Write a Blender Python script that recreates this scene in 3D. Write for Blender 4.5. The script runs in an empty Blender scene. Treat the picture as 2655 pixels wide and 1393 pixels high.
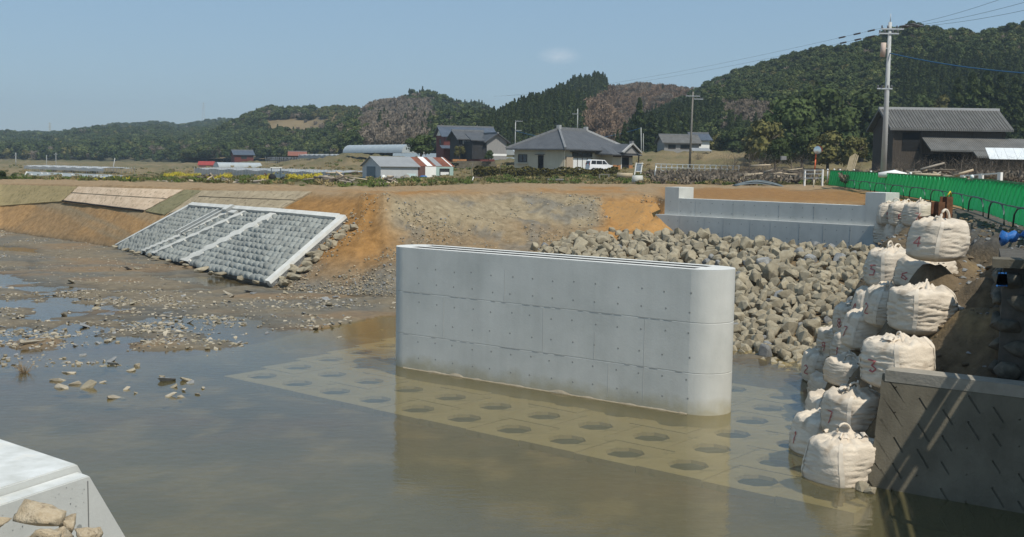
import bpy, bmesh, math, random
import numpy as np
from mathutils import Vector, Matrix, noise as mnoise

random.seed(7)
rng = np.random.RandomState(11)
scene = bpy.context.scene
COL = scene.collection

# ------------------------------------------------------------------ camera
W0, H0, F0 = 2655.0, 1393.0, 2912.0          # the photograph's size and focal length in its pixels
EYE = Vector((0.0, 0.0, 5.5))
PITCH = math.atan((696.5 - 425.0) / F0)
ROLL = 0.014
FWD = Vector((0, math.cos(PITCH), -math.sin(PITCH)))
_r0 = Vector((1, 0, 0)); _u0 = Vector((0, math.sin(PITCH), math.cos(PITCH)))
RGT = math.cos(ROLL) * _r0 + math.sin(ROLL) * _u0
UPV = -math.sin(ROLL) * _r0 + math.cos(ROLL) * _u0
cam_d = bpy.data.cameras.new("camera")
cam = bpy.data.objects.new("camera", cam_d); COL.objects.link(cam)
cam_d.sensor_width = 36.0
cam_d.lens = 36.0 * F0 / W0
cam_d.clip_start = 0.1
cam_d.clip_end = 12000
cam.matrix_world = Matrix(((RGT.x, UPV.x, -FWD.x, EYE.x), (RGT.y, UPV.y, -FWD.y, EYE.y),
                           (RGT.z, UPV.z, -FWD.z, EYE.z), (0, 0, 0, 1)))
scene.camera = cam

# ------------------------------------------------------------------ sky and sun
SUN_EL = math.radians(55)
SUN_AZ = math.atan2(0.59, -0.81)              # from +Y clockwise
sun_dir = Vector((math.sin(SUN_AZ) * math.cos(SUN_EL), math.cos(SUN_AZ) * math.cos(SUN_EL), math.sin(SUN_EL)))
world = bpy.data.worlds.new("World"); scene.world = world
world.use_nodes = True
wn, wl = world.node_tree.nodes, world.node_tree.links
wn.clear()
w_out = wn.new("ShaderNodeOutputWorld"); w_bg = wn.new("ShaderNodeBackground")
w_sky = wn.new("ShaderNodeTexSky"); w_sky.sky_type = 'NISHITA'
w_sky.sun_disc = False
w_sky.sun_elevation = SUN_EL; w_sky.sun_rotation = SUN_AZ
w_sky.air_density = 1.0; w_sky.dust_density = 0.3; w_sky.ozone_density = 1.2; w_sky.altitude = 50
w_bg.inputs[1].default_value = 0.088
# one thin wisp of cloud, at its own direction in the sky
tc = wn.new("ShaderNodeTexCoord")
cd = (FWD + ((1450 - W0 / 2) / F0) * RGT + ((H0 / 2 - 145) / F0) * UPV).normalized()
mp = wn.new("ShaderNodeMapping"); mp.vector_type = 'POINT'
mp.inputs['Location'].default_value = (-cd.x * 62, -cd.y * 62, -cd.z * 150)
mp.inputs['Scale'].default_value = (62, 62, 150)
wl.new(tc.outputs['Generated'], mp.inputs['Vector'])
nz = wn.new("ShaderNodeTexNoise"); nz.inputs['Scale'].default_value = 2.6; nz.inputs['Detail'].default_value = 5
wl.new(mp.outputs[0], nz.inputs['Vector'])
ln = wn.new("ShaderNodeVectorMath"); ln.operation = 'LENGTH'; wl.new(mp.outputs[0], ln.inputs[0])
mr = wn.new("ShaderNodeMapRange"); mr.inputs[1].default_value = 1.25; mr.inputs[2].default_value = 0.1
mr.inputs[3].default_value = 0.0; mr.inputs[4].default_value = 1.0
wl.new(ln.outputs['Value'], mr.inputs[0])
mm = wn.new("ShaderNodeMath"); mm.operation = 'MULTIPLY'; wl.new(mr.outputs[0], mm.inputs[0]); wl.new(nz.outputs[0], mm.inputs[1])
mm2 = wn.new("ShaderNodeMath"); mm2.operation = 'MULTIPLY'; mm2.inputs[1].default_value = 0.5; wl.new(mm.outputs[0], mm2.inputs[0])
wmix = wn.new("ShaderNodeMix"); wmix.data_type = 'RGBA'
wl.new(mm2.outputs[0], wmix.inputs[0])
wmix.inputs[7].default_value = (9.5, 9.3, 9.4, 1)
wm2 = wn.new("ShaderNodeMix"); wm2.data_type = 'RGBA'; wm2.inputs[0].default_value = 0.62   # thin even high haze over the whole sky
wl.new(w_sky.outputs[0], wm2.inputs[6]); wm2.inputs[7].default_value = (2.15, 3.6, 5.2, 1)
wl.new(wm2.outputs[2], wmix.inputs[6])
wl.new(wmix.outputs[2], w_bg.inputs[0]); wl.new(w_bg.outputs[0], w_out.inputs[0])

sl = bpy.data.lights.new("sun", 'SUN'); sl.energy = 3.5; sl.angle = math.radians(0.5); sl.color = (1.0, 0.94, 0.83)
so = bpy.data.objects.new("sun", sl); COL.objects.link(so)
so.rotation_euler = (-sun_dir).to_track_quat('-Z', 'Y').to_euler()
so.location = (20, -30, 60)

scene.view_settings.view_transform = 'Standard'
scene.view_settings.look = 'None'
scene.view_settings.exposure = 0.34
scene.view_settings.gamma = 1.0
scene.view_settings.use_curve_mapping = False
scene.cycles.use_denoising = True
scene.cycles.max_bounces = 6
scene.cycles.transparent_max_bounces = 12
scene.cycles.volume_bounces = 0

# ------------------------------------------------------------------ small tools
def ray(px, py):
    return FWD + RGT * float((px - W0 / 2) / F0) + UPV * float((H0 / 2 - py) / F0)

def at(px, py, z):
    d = ray(px, py)
    return EYE + d * float((z - EYE.z) / d.z)

def atY(px, py, Y):
    d = ray(px, py)
    return EYE + d * float(Y / d.y)

def proj(P):
    """world points (n,3) -> picture coordinates"""
    P = np.asarray(P, float) - np.array(EYE)
    d = P @ np.array(FWD)
    d = np.where(d < 0.01, 0.01, d)
    return W0 / 2 + F0 * (P @ np.array(RGT)) / d, H0 / 2 - F0 * (P @ np.array(UPV)) / d

_lat = rng.rand(64, 64, 64).astype(np.float32)
def vnoise(x, y, z=0.0):
    x = np.asarray(x, float); y = np.asarray(y, float); z = np.zeros_like(x) + z
    xi, yi, zi = np.floor(x).astype(int), np.floor(y).astype(int), np.floor(z).astype(int)
    fx, fy, fz = x - xi, y - yi, z - zi
    fx, fy, fz = [f * f * (3 - 2 * f) for f in (fx, fy, fz)]
    r = 0
    for a in (0, 1):
        for b in (0, 1):
            for c in (0, 1):
                w = (fx if a else 1 - fx) * (fy if b else 1 - fy) * (fz if c else 1 - fz)
                r = r + w * _lat[(xi + a) & 63, (yi + b) & 63, (zi + c) & 63]
    return r * 2 - 1

def fbm(x, y, z=0.0, oct=4, gain=0.5):
    r, a, s = 0, 1.0, 1.0
    for i in range(oct):
        r = r + a * vnoise(np.asarray(x) * s + 13.7 * i, np.asarray(y) * s + 5.1 * i, z * s if np.ndim(z) == 0 else np.asarray(z) * s)
        a *= gain; s *= 2.03
    return r

def sstep(a, b, x):
    t = np.clip((np.asarray(x, float) - a) / (b - a), 0, 1)
    return t * t * (3 - 2 * t)

# ------------------------------------------------------------------ materials
MATS = {}
def _mix(n, l, fac, a, b, mode='MIX'):
    m = n.new("ShaderNodeMix"); m.data_type = 'RGBA'; m.blend_type = mode; m.clamp_factor = True
    if isinstance(fac, (int, float)): m.inputs[0].default_value = fac
    else: l.new(fac, m.inputs[0])
    for sock, v in ((m.inputs[6], a), (m.inputs[7], b)):
        if isinstance(v, tuple): sock.default_value = v + (1,) if len(v) == 3 else v
        else: l.new(v, sock)
    return m.outputs[2]

def _ramp(n, l, fac, lo, hi):
    r = n.new("ShaderNodeMapRange"); r.inputs[1].default_value = lo; r.inputs[2].default_value = hi
    l.new(fac, r.inputs[0]); return r.outputs[0]

def _noise(n, l, vec, scale, detail=4, rough=0.6, stretch=None):
    if stretch:
        m = n.new("ShaderNodeMapping"); m.inputs['Scale'].default_value = stretch
        l.new(vec, m.inputs['Vector']); vec = m.outputs[0]
    t = n.new("ShaderNodeTexNoise"); t.inputs['Scale'].default_value = scale
    t.inputs['Detail'].default_value = detail; t.inputs['Roughness'].default_value = rough
    l.new(vec, t.inputs['Vector']); return t.outputs[0]

def mat(name, c1, c2=None, scale=3.0, rough=0.85, bump=0.0, bscale=None, vary=0.0, c3=None, s3=12.0, streak=0.0,
        coord='Object', metal=0.0, stretch=None, spec=0.3, attr=None, trans=0.0, tide=False):
    """c1..c2 blended by noise, c3 speckled on top; vary = brightness change from object to object"""
    if name in MATS: return MATS[name]
    m = bpy.data.materials.new(name); m.use_nodes = True
    n, l = m.node_tree.nodes, m.node_tree.links
    b = n["Principled BSDF"]
    b.inputs['Roughness'].default_value = rough; b.inputs['Metallic'].default_value = metal
    b.inputs['Specular IOR Level'].default_value = spec
    tcn = n.new("ShaderNodeTexCoord"); vec = tcn.outputs[coord]
    if attr:
        a = n.new("ShaderNodeAttribute"); a.attribute_name = attr
        col = a.outputs['Color']
        if c2:
            col = _mix(n, l, _ramp(n, l, _noise(n, l, vec, scale, 6, 0.65, stretch), 0.3, 0.7), col,
                       _mix(n, l, 1.0, col, c2, 'MULTIPLY'))
    elif c2 is None:
        col = None; b.inputs['Base Color'].default_value = c1 + (1,)
    else:
        col = _mix(n, l, _ramp(n, l, _noise(n, l, vec, scale, 6, 0.62, stretch), 0.33, 0.67), c1, c2)
    if c3:
        col = _mix(n, l, _ramp(n, l, _noise(n, l, vec, s3, 3, 0.5), 0.56, 0.66), col, c3)
    if streak:
        sn = _noise(n, l, vec, 2.2, 5, 0.6, (1, 1, 0.09))
        col = _mix(n, l, _ramp(n, l, sn, 0.35, 0.75), col if col is not None else c1,
                   _mix(n, l, 1.0, col if col is not None else c1, (1 - streak,) * 3, 'MULTIPLY'))
    if tide:
        sx_ = n.new("ShaderNodeSeparateXYZ"); l.new(vec, sx_.inputs[0])
        ad = n.new("ShaderNodeMath"); ad.operation = 'MULTIPLY_ADD'; ad.inputs[1].default_value = -0.55; l.new(_noise(n, l, vec, 2.5, 4, 0.6), ad.inputs[0]); l.new(sx_.outputs[2], ad.inputs[2])
        col = _mix(n, l, _ramp(n, l, ad.outputs[0], 0.12, -0.22), col, _mix(n, l, 1.0, col, (0.74, 0.69, 0.56), 'MULTIPLY'))
        col = _mix(n, l, _ramp(n, l, _noise(n, l, vec, 0.45, 5, 0.65), 0.50, 0.72), col, _mix(n, l, 1.0, col, (0.86, 0.87, 0.87), 'MULTIPLY'))
    if vary:
        oi = n.new("ShaderNodeObjectInfo")
        mrn = n.new("ShaderNodeMapRange"); mrn.inputs[3].default_value = 1 - vary; mrn.inputs[4].default_value = 1 + vary
        l.new(oi.outputs['Random'], mrn.inputs[0])
        cb = n.new("ShaderNodeCombineColor")
        for i in range(3): l.new(mrn.outputs[0], cb.inputs[i])
        col = _mix(n, l, 1.0, col if col is not None else c1, cb.outputs[0], 'MULTIPLY')
    if col is not None: l.new(col, b.inputs['Base Color'])
    if bump:
        bn = n.new("ShaderNodeBump"); bn.inputs['Strength'].default_value = bump; bn.inputs['Distance'].default_value = 0.05
        l.new(_noise(n, l, vec, bscale or scale * 6, 5, 0.65), bn.inputs['Height'])
        l.new(bn.outputs[0], b.inputs['Normal'])
    if trans:
        b.inputs['Transmission Weight'].default_value = trans
    MATS[name] = m
    return m

# ------------------------------------------------------------------ mesh builder
class MB:
    def __init__(self): self.v, self.f, self.mi, self.sm = [], [], [], []
    def add(self, vs, fs, mi=0, smooth=False):
        o = len(self.v); self.v += [tuple(p) for p in vs]
        for f in fs: self.f.append(tuple(i + o for i in f)); self.mi.append(mi); self.sm.append(smooth)
        return self
    def hexa(self, b, t, mi=0):
        """b, t: four bottom and four top points, counter-clockwise from above"""
        return self.add(list(b) + list(t), [(3, 2, 1, 0), (4, 5, 6, 7), (0, 1, 5, 4), (1, 2, 6, 5), (2, 3, 7, 6), (3, 0, 4, 7)], mi)
    def box(self, x0, x1, y0, y1, z0, z1, mi=0):
        return self.hexa([(x0, y0, z0), (x1, y0, z0), (x1, y1, z0), (x0, y1, z0)],
                         [(x0, y0, z1), (x1, y0, z1), (x1, y1, z1), (x0, y1, z1)], mi)
    def bar(self, a, b, w, h, mi=0):
        """a straight bar of section w x h between two points"""
        a, b = Vector(a), Vector(b); d = (b - a).normalized()
        up = Vector((0, 0, 1)) if abs(d.z) < 0.95 else Vector((0, 1, 0))
        s = d.cross(up).normalized(); u = s.cross(d)
        q = [s * (-w / 2) + u * (-h / 2), s * (w / 2) + u * (-h / 2), s * (w / 2) + u * (h / 2), s * (-w / 2) + u * (h / 2)]
        return self.add([a + k for k in q] + [b + k for k in q],
                        [(0, 1, 2, 3), (7, 6, 5, 4), (0, 4, 5, 1), (1, 5, 6, 2), (2, 6, 7, 3), (3, 7, 4, 0)], mi)
    def tube(self, pts, r, n=6, mi=0, smooth=True, cap=True):
        pts = [Vector(p) for p in pts]
        rs = r if isinstance(r, (list, tuple)) else [r] * len(pts)
        vs, fs = [], []
        for i, p in enumerate(pts):
            d = (pts[min(i + 1, len(pts) - 1)] - pts[max(i - 1, 0)]).normalized()
            up = Vector((0, 0, 1)) if abs(d.z) < 0.9 else Vector((1, 0, 0))
            s = d.cross(up).normalized(); u = s.cross(d)
            for k in range(n):
                a = 2 * math.pi * k / n
                vs.append(p + (s * math.cos(a) + u * math.sin(a)) * rs[i])
        for i in range(len(pts) - 1):
            for k in range(n):
                fs.append((i * n + k, i * n + (k + 1) % n, (i + 1) * n + (k + 1) % n, (i + 1) * n + k))
        if cap:
            fs.append(tuple(range(n))[::-1]); fs.append(tuple((len(pts) - 1) * n + k for k in range(n)))
        return self.add(vs, fs, mi, smooth)
    def grid(self, P, mi=0, smooth=True, flip=False):
        """P: rows of points"""
        R, C = len(P), len(P[0])
        fs = []
        for i in range(R - 1):
            for j in range(C - 1):
                q = (i * C + j, i * C + j + 1, (i + 1) * C + j + 1, (i + 1) * C + j)
                fs.append(q[::-1] if flip else q)
        return self.add([p for row in P for p in row], fs, mi, smooth)
    def mesh(self, name, mats):
        me = bpy.data.meshes.new(name)
        me.from_pydata(self.v, [], self.f)
        for m in (mats if isinstance(mats, (list, tuple)) else [mats]): me.materials.append(m)
        me.polygons.foreach_set('material_index', self.mi)
        me.polygons.foreach_set('use_smooth', self.sm)
        me.update()
        return me
    def build(self, name, mats, parent=None, loc=None, rot=None):
        return link(name, self.mesh(name, mats), parent, loc, rot)

def link(name, me, parent=None, loc=None, rot=None, scale=None):
    o = bpy.data.objects.new(name, me); COL.objects.link(o)
    if parent: o.parent = parent
    if loc is not None: o.location = loc
    if rot is not None: o.rotation_euler = rot if hasattr(rot, '__len__') else (0, 0, rot)
    if scale is not None: o.scale = scale if hasattr(scale, '__len__') else (scale,) * 3
    return o

def tag(o, label, cat, group=None, kind=None):
    o['label'] = label
    o['category'] = cat
    if group: o['group'] = group
    if kind: o['kind'] = kind
    return o

def thing(name, label, cat, loc=(0, 0, 0), rot=0.0, group=None, scale=None):
    o = bpy.data.objects.new(name, None); COL.objects.link(o)
    o.location = loc; o.rotation_euler = (0, 0, rot) if not hasattr(rot, '__len__') else rot
    o.empty_display_size = 0.2
    if scale: o.scale = (scale,) * 3
    return tag(o, label, cat, group)

def copy_tree(o, parent=None):
    c = o.copy(); COL.objects.link(c)
    if parent: c.parent = parent
    for ch in o.children: copy_tree(ch, c)
    return c

def struct(o):
    o['kind'] = 'structure'; return o

def np_grid_mesh(name, X, Y, Z, material, attrs=None, smooth=True):
    R, C = X.shape
    v = np.stack([X, Y, Z], -1).reshape(-1, 3).astype(np.float32)
    i = np.arange(R * C).reshape(R, C)
    f = np.stack([i[:-1, :-1], i[:-1, 1:], i[1:, 1:], i[1:, :-1]], -1).reshape(-1, 4)
    return np_mesh(name, v, f, material, attrs, smooth)

def np_mesh(name, v, f, material, attrs=None, smooth=True):
    me = bpy.data.meshes.new(name)
    k = f.shape[1]
    me.vertices.add(len(v)); me.vertices.foreach_set('co', np.ascontiguousarray(v, np.float32).ravel())
    me.loops.add(f.size); me.loops.foreach_set('vertex_index', f.ravel().astype(np.int32))
    me.polygons.add(len(f))
    me.polygons.foreach_set('loop_start', np.arange(0, f.size, k, dtype=np.int32))
    me.polygons.foreach_set('loop_total', np.full(len(f), k, np.int32))
    me.polygons.foreach_set('use_smooth', np.full(len(f), smooth, bool))
    me.materials.append(material)
    for an, arr in (attrs or {}).items():
        if arr.ndim == 1:
            a = me.attributes.new(an, 'FLOAT', 'POINT'); a.data.foreach_set('value', arr.astype(np.float32))
        else:
            a = me.attributes.new(an, 'FLOAT_COLOR', 'POINT')
            c = np.ones((len(arr), 4), np.float32); c[:, :3] = arr; a.data.foreach_set('color', c.ravel())
    me.update(); me.validate()
    return me

def inst_stuff(name, pts, protos, label, cat):
    """ONE object of kind stuff: prototypes set on points. pts rows: x y z scale rotz pick"""
    pts = np.asarray(pts, float)
    me = bpy.data.meshes.new(name)
    me.vertices.add(len(pts)); me.vertices.foreach_set('co', pts[:, :3].astype(np.float32).ravel())
    for an, c in (('sc', 3), ('rz', 4)):
        a = me.attributes.new(an, 'FLOAT', 'POINT'); a.data.foreach_set('value', pts[:, c].astype(np.float32))
    a = me.attributes.new('pick', 'INT', 'POINT'); a.data.foreach_set('value', pts[:, 5].astype(np.int32))
    o = link(name, me)
    ng = bpy.data.node_groups.new(name + "_nodes", 'GeometryNodeTree')
    ng.interface.new_socket('Geometry', in_out='INPUT', socket_type='NodeSocketGeometry')
    ng.interface.new_socket('Geometry', in_out='OUTPUT', socket_type='NodeSocketGeometry')
    n, l = ng.nodes, ng.links
    gi, go = n.new('NodeGroupInput'), n.new('NodeGroupOutput')
    def named(nm, ty):
        q = n.new('GeometryNodeInputNamedAttribute'); q.data_type = ty; q.inputs[0].default_value = nm
        return [s for s in q.outputs if s.enabled and s.name == 'Attribute'][0]
    sc, rz, pk = named('sc', 'FLOAT'), named('rz', 'FLOAT'), named('pick', 'INT')
    cv = n.new('ShaderNodeCombineXYZ'); l.new(rz, cv.inputs[2])
    jn = n.new('GeometryNodeJoinGeometry')
    for i, p in enumerate(protos):
        ob = n.new('GeometryNodeObjectInfo'); ob.inputs['Object'].default_value = p
        ob.inputs['As Instance'].default_value = True
        cp = n.new('FunctionNodeCompare'); cp.data_type = 'INT'; cp.operation = 'EQUAL'
        ins = [s for s in cp.inputs if s.enabled]
        l.new(pk, ins[0]); ins[1].default_value = i
        ip = n.new('GeometryNodeInstanceOnPoints')
        l.new(gi.outputs[0], ip.inputs['Points']); l.new(cp.outputs[0], ip.inputs['Selection'])
        l.new(ob.outputs['Geometry'], ip.inputs['Instance'])
        l.new(cv.outputs[0], ip.inputs['Rotation']); l.new(sc, ip.inputs['Scale'])
        l.new(ip.outputs[0], jn.inputs[0])
    l.new(jn.outputs[0], go.inputs[0])
    md = o.modifiers.new("scatter", 'NODES'); md.node_group = ng
    o['kind'] = 'stuff'; o['label'] = label; o['category'] = cat
    return o

def proto(name, me):
    return bpy.data.objects.new(name, me)           # a source shape for inst_stuff, never linked to the scene

# ------------------------------------------------------------------ palette
M_conc = mat("new_concrete", (0.485, 0.49, 0.46), (0.575, 0.575, 0.54), 0.7, 0.85, 0.10, 25, streak=0.10, vary=0.03, tide=True)
M_conc_top = mat("trowelled_concrete", (0.56, 0.56, 0.53), (0.66, 0.655, 0.62), 1.6, 0.8, 0.06, 30)
M_conc_old = mat("weathered_concrete", (0.115, 0.10, 0.072), (0.17, 0.15, 0.11), 1.4, 0.9, 0.25, 20, streak=.25)  # weathered tone, lowered further to deepen the shade on the slotted wall
M_plug = mat("mortar_plug", (0.26, 0.265, 0.25), None, rough=0.9)
M_joint = mat("formwork_seam", (0.40, 0.40, 0.38), None, rough=0.9)
M_fin = mat("mortar_fin", (0.25, 0.21, 0.15), (0.33, 0.29, 0.22), 8, 0.95, 0.3)
M_mat_conc = mat("submerged_concrete", (0.33, 0.30, 0.235), (0.43, 0.395, 0.31), 0.9, 0.9, c3=(0.26, 0.24, 0.17), s3=3)
M_block = mat("rock_faced_block", (0.215, 0.228, 0.212), (0.30, 0.312, 0.292), 4, 0.9, 0.35, 30, vary=0.16)
M_mortar = mat("white_mortar", (0.50, 0.49, 0.445), (0.60, 0.59, 0.54), 3, 0.85, 0.1)
M_rock = mat("quarry_rock", (0.235, 0.20, 0.14), (0.34, 0.30, 0.215), 3.2, 0.9, 0.35, 16, vary=0.22, c3=(0.22, 0.19, 0.14), s3=5)
M_rock_grey = mat("grey_rock", (0.17, 0.175, 0.175), (0.27, 0.27, 0.26), 4, 0.9, 0.35, 18, vary=0.25)
M_rock_pale = mat("pale_rock", (0.30, 0.26, 0.195), (0.41, 0.365, 0.285), 5, 0.9, 0.3, 18, vary=0.2)
M_rock_tan = mat("sandy_boulder", (0.36, 0.28, 0.18), (0.50, 0.42, 0.30), 5, 0.95, 0.5, 14, vary=0.1, c3=(0.28, 0.22, 0.15), s3=9)

# ------------------------------------------------------------------ the far bank, one loft from the river to the fields
# each row: list of (px, py, height or ('Y', distance))
def interp_row(row, cols):
    xs = [r[0] for r in row]
    out = []
    for x in cols:
        k = max(0, min(len(xs) - 2, int(np.searchsorted(xs, x)) - 1))
        f = (x - xs[k]) / (xs[k + 1] - xs[k])
        P = []
        for r in (row[k], row[k + 1]):
            P.append(atY(r[0], r[1], r[2][1]) if isinstance(r[2], tuple) else at(r[0], r[1], r[2]))
        # interpolate in the column's own vertical plane, so that a column stays a column
        py = row[k][1] + f * (row[k + 1][1] - row[k][1])
        z = P[0].z + f * (P[1].z - P[0].z)
        Yv = 1.0 / ((1 - f) / P[0].y + f / P[1].y)
        out.append(atY(x, py, Yv))
    return np.array(out)

R_base = [(-700, 580, 0.05), (0, 600, 0.05), (308, 645, 0.05), (520, 695, 0.05), (708, 750, 0.05), (900, 766, 0.05), (1000, 772, 0.05),
          (1250, 775, 0.05), (1500, 740, 0.3), (1700, 690, 0.9), (1740, 640, 1.5), (2000, 648, 1.7), (2283, 655, 1.8), (2500, 668, 2.0), (2900, 690, 2.0)]
R_crest = [(-700, 474, 3.2), (0, 477, 3.3), (300, 481, 3.7), (500, 491, 3.7), (800, 499, 3.9), (1000, 503, 4.0), (1300, 497, 4.0),
           (1600, 503, 3.95), (1700, 505, 3.9), (1725, 517, 3.75), (2000, 522, 3.85), (2240, 528, 3.9), (2293, 532, 3.9), (2500, 534, 3.95), (2900, 540, 3.95)]
R_edge = [(-700, 470, ('Y', 112)), (0, 472, ('Y', 100)), (300, 476, ('Y', 86)), (560, 484, ('Y', 76)), (800, 491, ('Y', 68)), (1000, 496, ('Y', 64)),
          (1300, 483, ('Y', 84)), (1700, 486, ('Y', 84)), (2000, 490, ('Y', 84)), (2293, 497, ('Y', 74)), (2500, 500, ('Y', 70)), (2900, 505, ('Y', 70))]
R_track = [(-700, 462, ('Y', 150)), (0, 465, ('Y', 130)), (300, 469, ('Y', 108)), (560, 477, ('Y', 92)), (800, 482, ('Y', 88)), (1000, 489, ('Y', 76)),
           (1150, 479, ('Y', 96)), (1300, 476, ('Y', 110)), (1700, 479, ('Y', 108)), (2000, 481, ('Y', 105)), (2293, 484, ('Y', 98)), (2500, 486, ('Y', 98)), (2900, 490, ('Y', 98))]
R_field = [(-700, 466, ('Y', 218)), (0, 467, ('Y', 216)), (330, 465, ('Y', 212)), (450, 460, ('Y', 205)), (900, 465, ('Y', 165)), (1180, 465, ('Y', 160)), (1300, 460, ('Y', 140)),
           (1700, 456, ('Y', 132)), (2139, 465, ('Y', 118)), (2500, 468, ('Y', 118)), (2900, 472, ('Y', 118))]
R_rise = [(-700, 442, ('Y', 300)), (0, 443, ('Y', 290)), (330, 451, ('Y', 270)), (450, 445, ('Y', 300)), (530, 439, ('Y', 312)), (690, 438, ('Y', 315)), (760, 434, ('Y', 290)), (900, 429, ('Y', 225)), (1200, 434, ('Y', 205)),
          (1400, 432, ('Y', 190)), (1700, 430, ('Y', 165)), (1900, 430, ('Y', 160)), (2139, 440, ('Y', 150)), (2500, 445, ('Y', 140)), (2900, 450, ('Y', 140))]
R_up = [(-700, 405, ('Y', 600)), (0, 413, ('Y', 560)), (450, 421, ('Y', 480)), (560, 423, ('Y', 390)), (700, 416, ('Y', 360)), (800, 409, ('Y', 330)), (900, 397, ('Y', 285)), (1100, 410, ('Y', 275)), (1300, 415, ('Y', 260)),
        (1680, 392, ('Y', 215)), (1850, 390, ('Y', 215)), (2139, 410, ('Y', 200)), (2500, 415, ('Y', 190)), (2900, 420, ('Y', 190))]
cols = np.concatenate([np.arange(-700, 0, 50), np.arange(0, 2660, 9), np.arange(2660, 2901, 40)]).astype(float)
CR = [interp_row(r, cols) for r in (R_base, R_crest, R_edge, R_track, R_field, R_rise, R_up)]
below = CR[0].copy(); d0 = CR[0] - CR[1]; d0[:, 2] = 0
d0 /= np.linalg.norm(d0, axis=1)[:, None]
below[:, :2] = CR[0][:, :2] + d0[:, :2] * 1.8; below[:, 2] = -0.75
far1 = CR[6] * 1.0; far1[:, :2] *= 1.6; far1[:, 2] = CR[6][:, 2] - 1.0
far2 = CR[6] * 1.0; far2[:, :2] *= 14.0; far2[:, 2] = 3.0
rows_ctl = [below] + CR + [far1, far2]
n_between = [4, 34, 5, 12, 16, 10, 10, 6, 4]

def surf(px, py, lift=0.0, bulge=True):
    """the point of the bank slope (between the river and its crest) that the photograph shows at px, py"""
    A = interp_row(R_base, [px])[0]; B = interp_row(R_crest, [px])[0]
    d = np.array(ray(px, py)); e = np.array(EYE)
    # both lie in the column's plane through the eye: A + t (B - A) = e + k d
    n = np.cross(np.array(ray(px, py)), np.array(RGT))
    t = np.dot(e - A, n) / np.dot(B - A, n)
    P = A + (B - A) * t
    nn = bank_normal(px)
    return Vector(P) + nn * lift

def bank_normal(px):
    A = interp_row(R_base, [px, px + 20]); B = interp_row(R_crest, [px, px + 20])
    n = np.cross(A[1] - A[0] + B[1] - B[0], B[0] - A[0])
    return Vector(n / np.linalg.norm(n))

PT = []; RW = []
for k in range(len(rows_ctl) - 1):
    for j in range(n_between[k]):
        t = j / n_between[k]
        PT.append(rows_ctl[k] * (1 - t) + rows_ctl[k + 1] * t); RW.append(k + t)
PT.append(rows_ctl[-1]); RW.append(len(rows_ctl) - 1)
PT = np.array(PT); RW = np.array(RW)[:, None] + np.zeros(PT.shape[1])[None]
fx, fy, fz = PT[..., 0], PT[..., 1], PT[..., 2]
on_slope = sstep(1.0, 1.15, RW) * (1 - sstep(1.85, 2.05, RW))
amp = 0.05 + 0.16 * on_slope + 0.06 * sstep(2.0, 2.4, RW) * (1 - sstep(4, 5, RW)) + 0.35 * sstep(4.4, 6.2, RW)
colpx = cols[None, :] + 0 * RW
quiet = np.where((colpx < 930) & (RW < 2.0), 0.22, 1.0)      # under the revetment and the mats the slope is trimmed flat
quiet = np.where((colpx > 1690) & (RW < 2.2), 0.1, quiet)
fz = fz + fbm(fx * 0.55, fy * 0.55, 2.0, 5, 0.55) * amp * quiet
fz = fz + 0.085 * quiet * on_slope * fbm(fx * 2.1, fy * 2.1, 4.0, 3)
fz = fz + 0.05 * quiet * on_slope * fbm(colpx * 0.11, RW * 1.2, 11.0, 3)
fz = fz + 0.35 * quiet * on_slope * fbm(fx * 0.13, fy * 0.13, 7.0, 2)
px_, py_ = proj(np.stack([fx, fy, fz], -1).reshape(-1, 3))
px_ = px_.reshape(fx.shape); py_ = py_.reshape(fx.shape)
# kinds of soil: each has its own colour (clay, grey spoil, brown silt, grass)
clay = np.array((0.40, 0.215, 0.072)); spoil = np.array((0.33, 0.27, 0.175)); silt = np.array((0.27, 0.185, 0.10))
dust = np.array((0.36, 0.26, 0.15)); grass = np.array((0.115, 0.115, 0.038)); dry = np.array((0.27, 0.205, 0.105)); wet = np.array((0.12, 0.095, 0.062))
greyg = np.array((0.19, 0.18, 0.155))
def lay(c, new, w): return c * (1 - w[..., None]) + new * w[..., None]
wob = 26 * fbm(fx * 0.25, fy * 0.25, 3.0, 4)
wob2 = fbm(fx * 0.9, fy * 0.9, 9.0, 4)
c = np.zeros(fx.shape + (3,)) + silt
c = lay(c, clay * 0.88, on_slope * sstep(690, 760, px_ + wob) * (1 - sstep(1010, 1080, px_ + wob)) * (1 - sstep(640, 720, py_)))
c = lay(c, clay * 0.55 + silt * 0.72, on_slope * (1 - sstep(420, 700, px_)) * (0.45 + 0.55 * sstep(-0.4, 0.5, fbm(fx * 0.22, fy * 0.5, 1.0, 4))))  # left slope mix brightened to make up for the weak light on it
c = lay(c, spoil * .85, on_slope * (1 - sstep(330, 480, px_)) * sstep(0.05, 0.5, fbm(fx * 0.16 + fz * 1.2, fy * 0.10 - fz * .6, 6.0, 3)) * 0.75)
c = lay(c, spoil, on_slope * sstep(960, 1040, px_ + wob) * (1 - sstep(1540, 1600, px_ + wob)) * (1 - sstep(565, 640, py_ + wob)))
c = lay(c, greyg, on_slope * sstep(0.1, 0.5, wob2) * sstep(1000, 1060, px_) * (1 - sstep(1500, 1600, px_)) * 0.8)
c = lay(c, dust * 0.75, on_slope * sstep(960, 1040, px_) * (1 - sstep(1500, 1570, px_)) * sstep(590, 650, py_ + wob) * 0.8)
c = lay(c, clay * 1.02, on_slope * sstep(1535, 1590, px_ + wob * 0.6))
c = lay(c, greyg, sstep(0.95, 1.0, RW) * (1 - sstep(1.05, 1.32, RW + 0.1 * wob2)) * sstep(700, 800, px_))
c = lay(c, wet, 1 - sstep(0.06, 0.2, fz + 0.05 * wob2))
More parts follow.
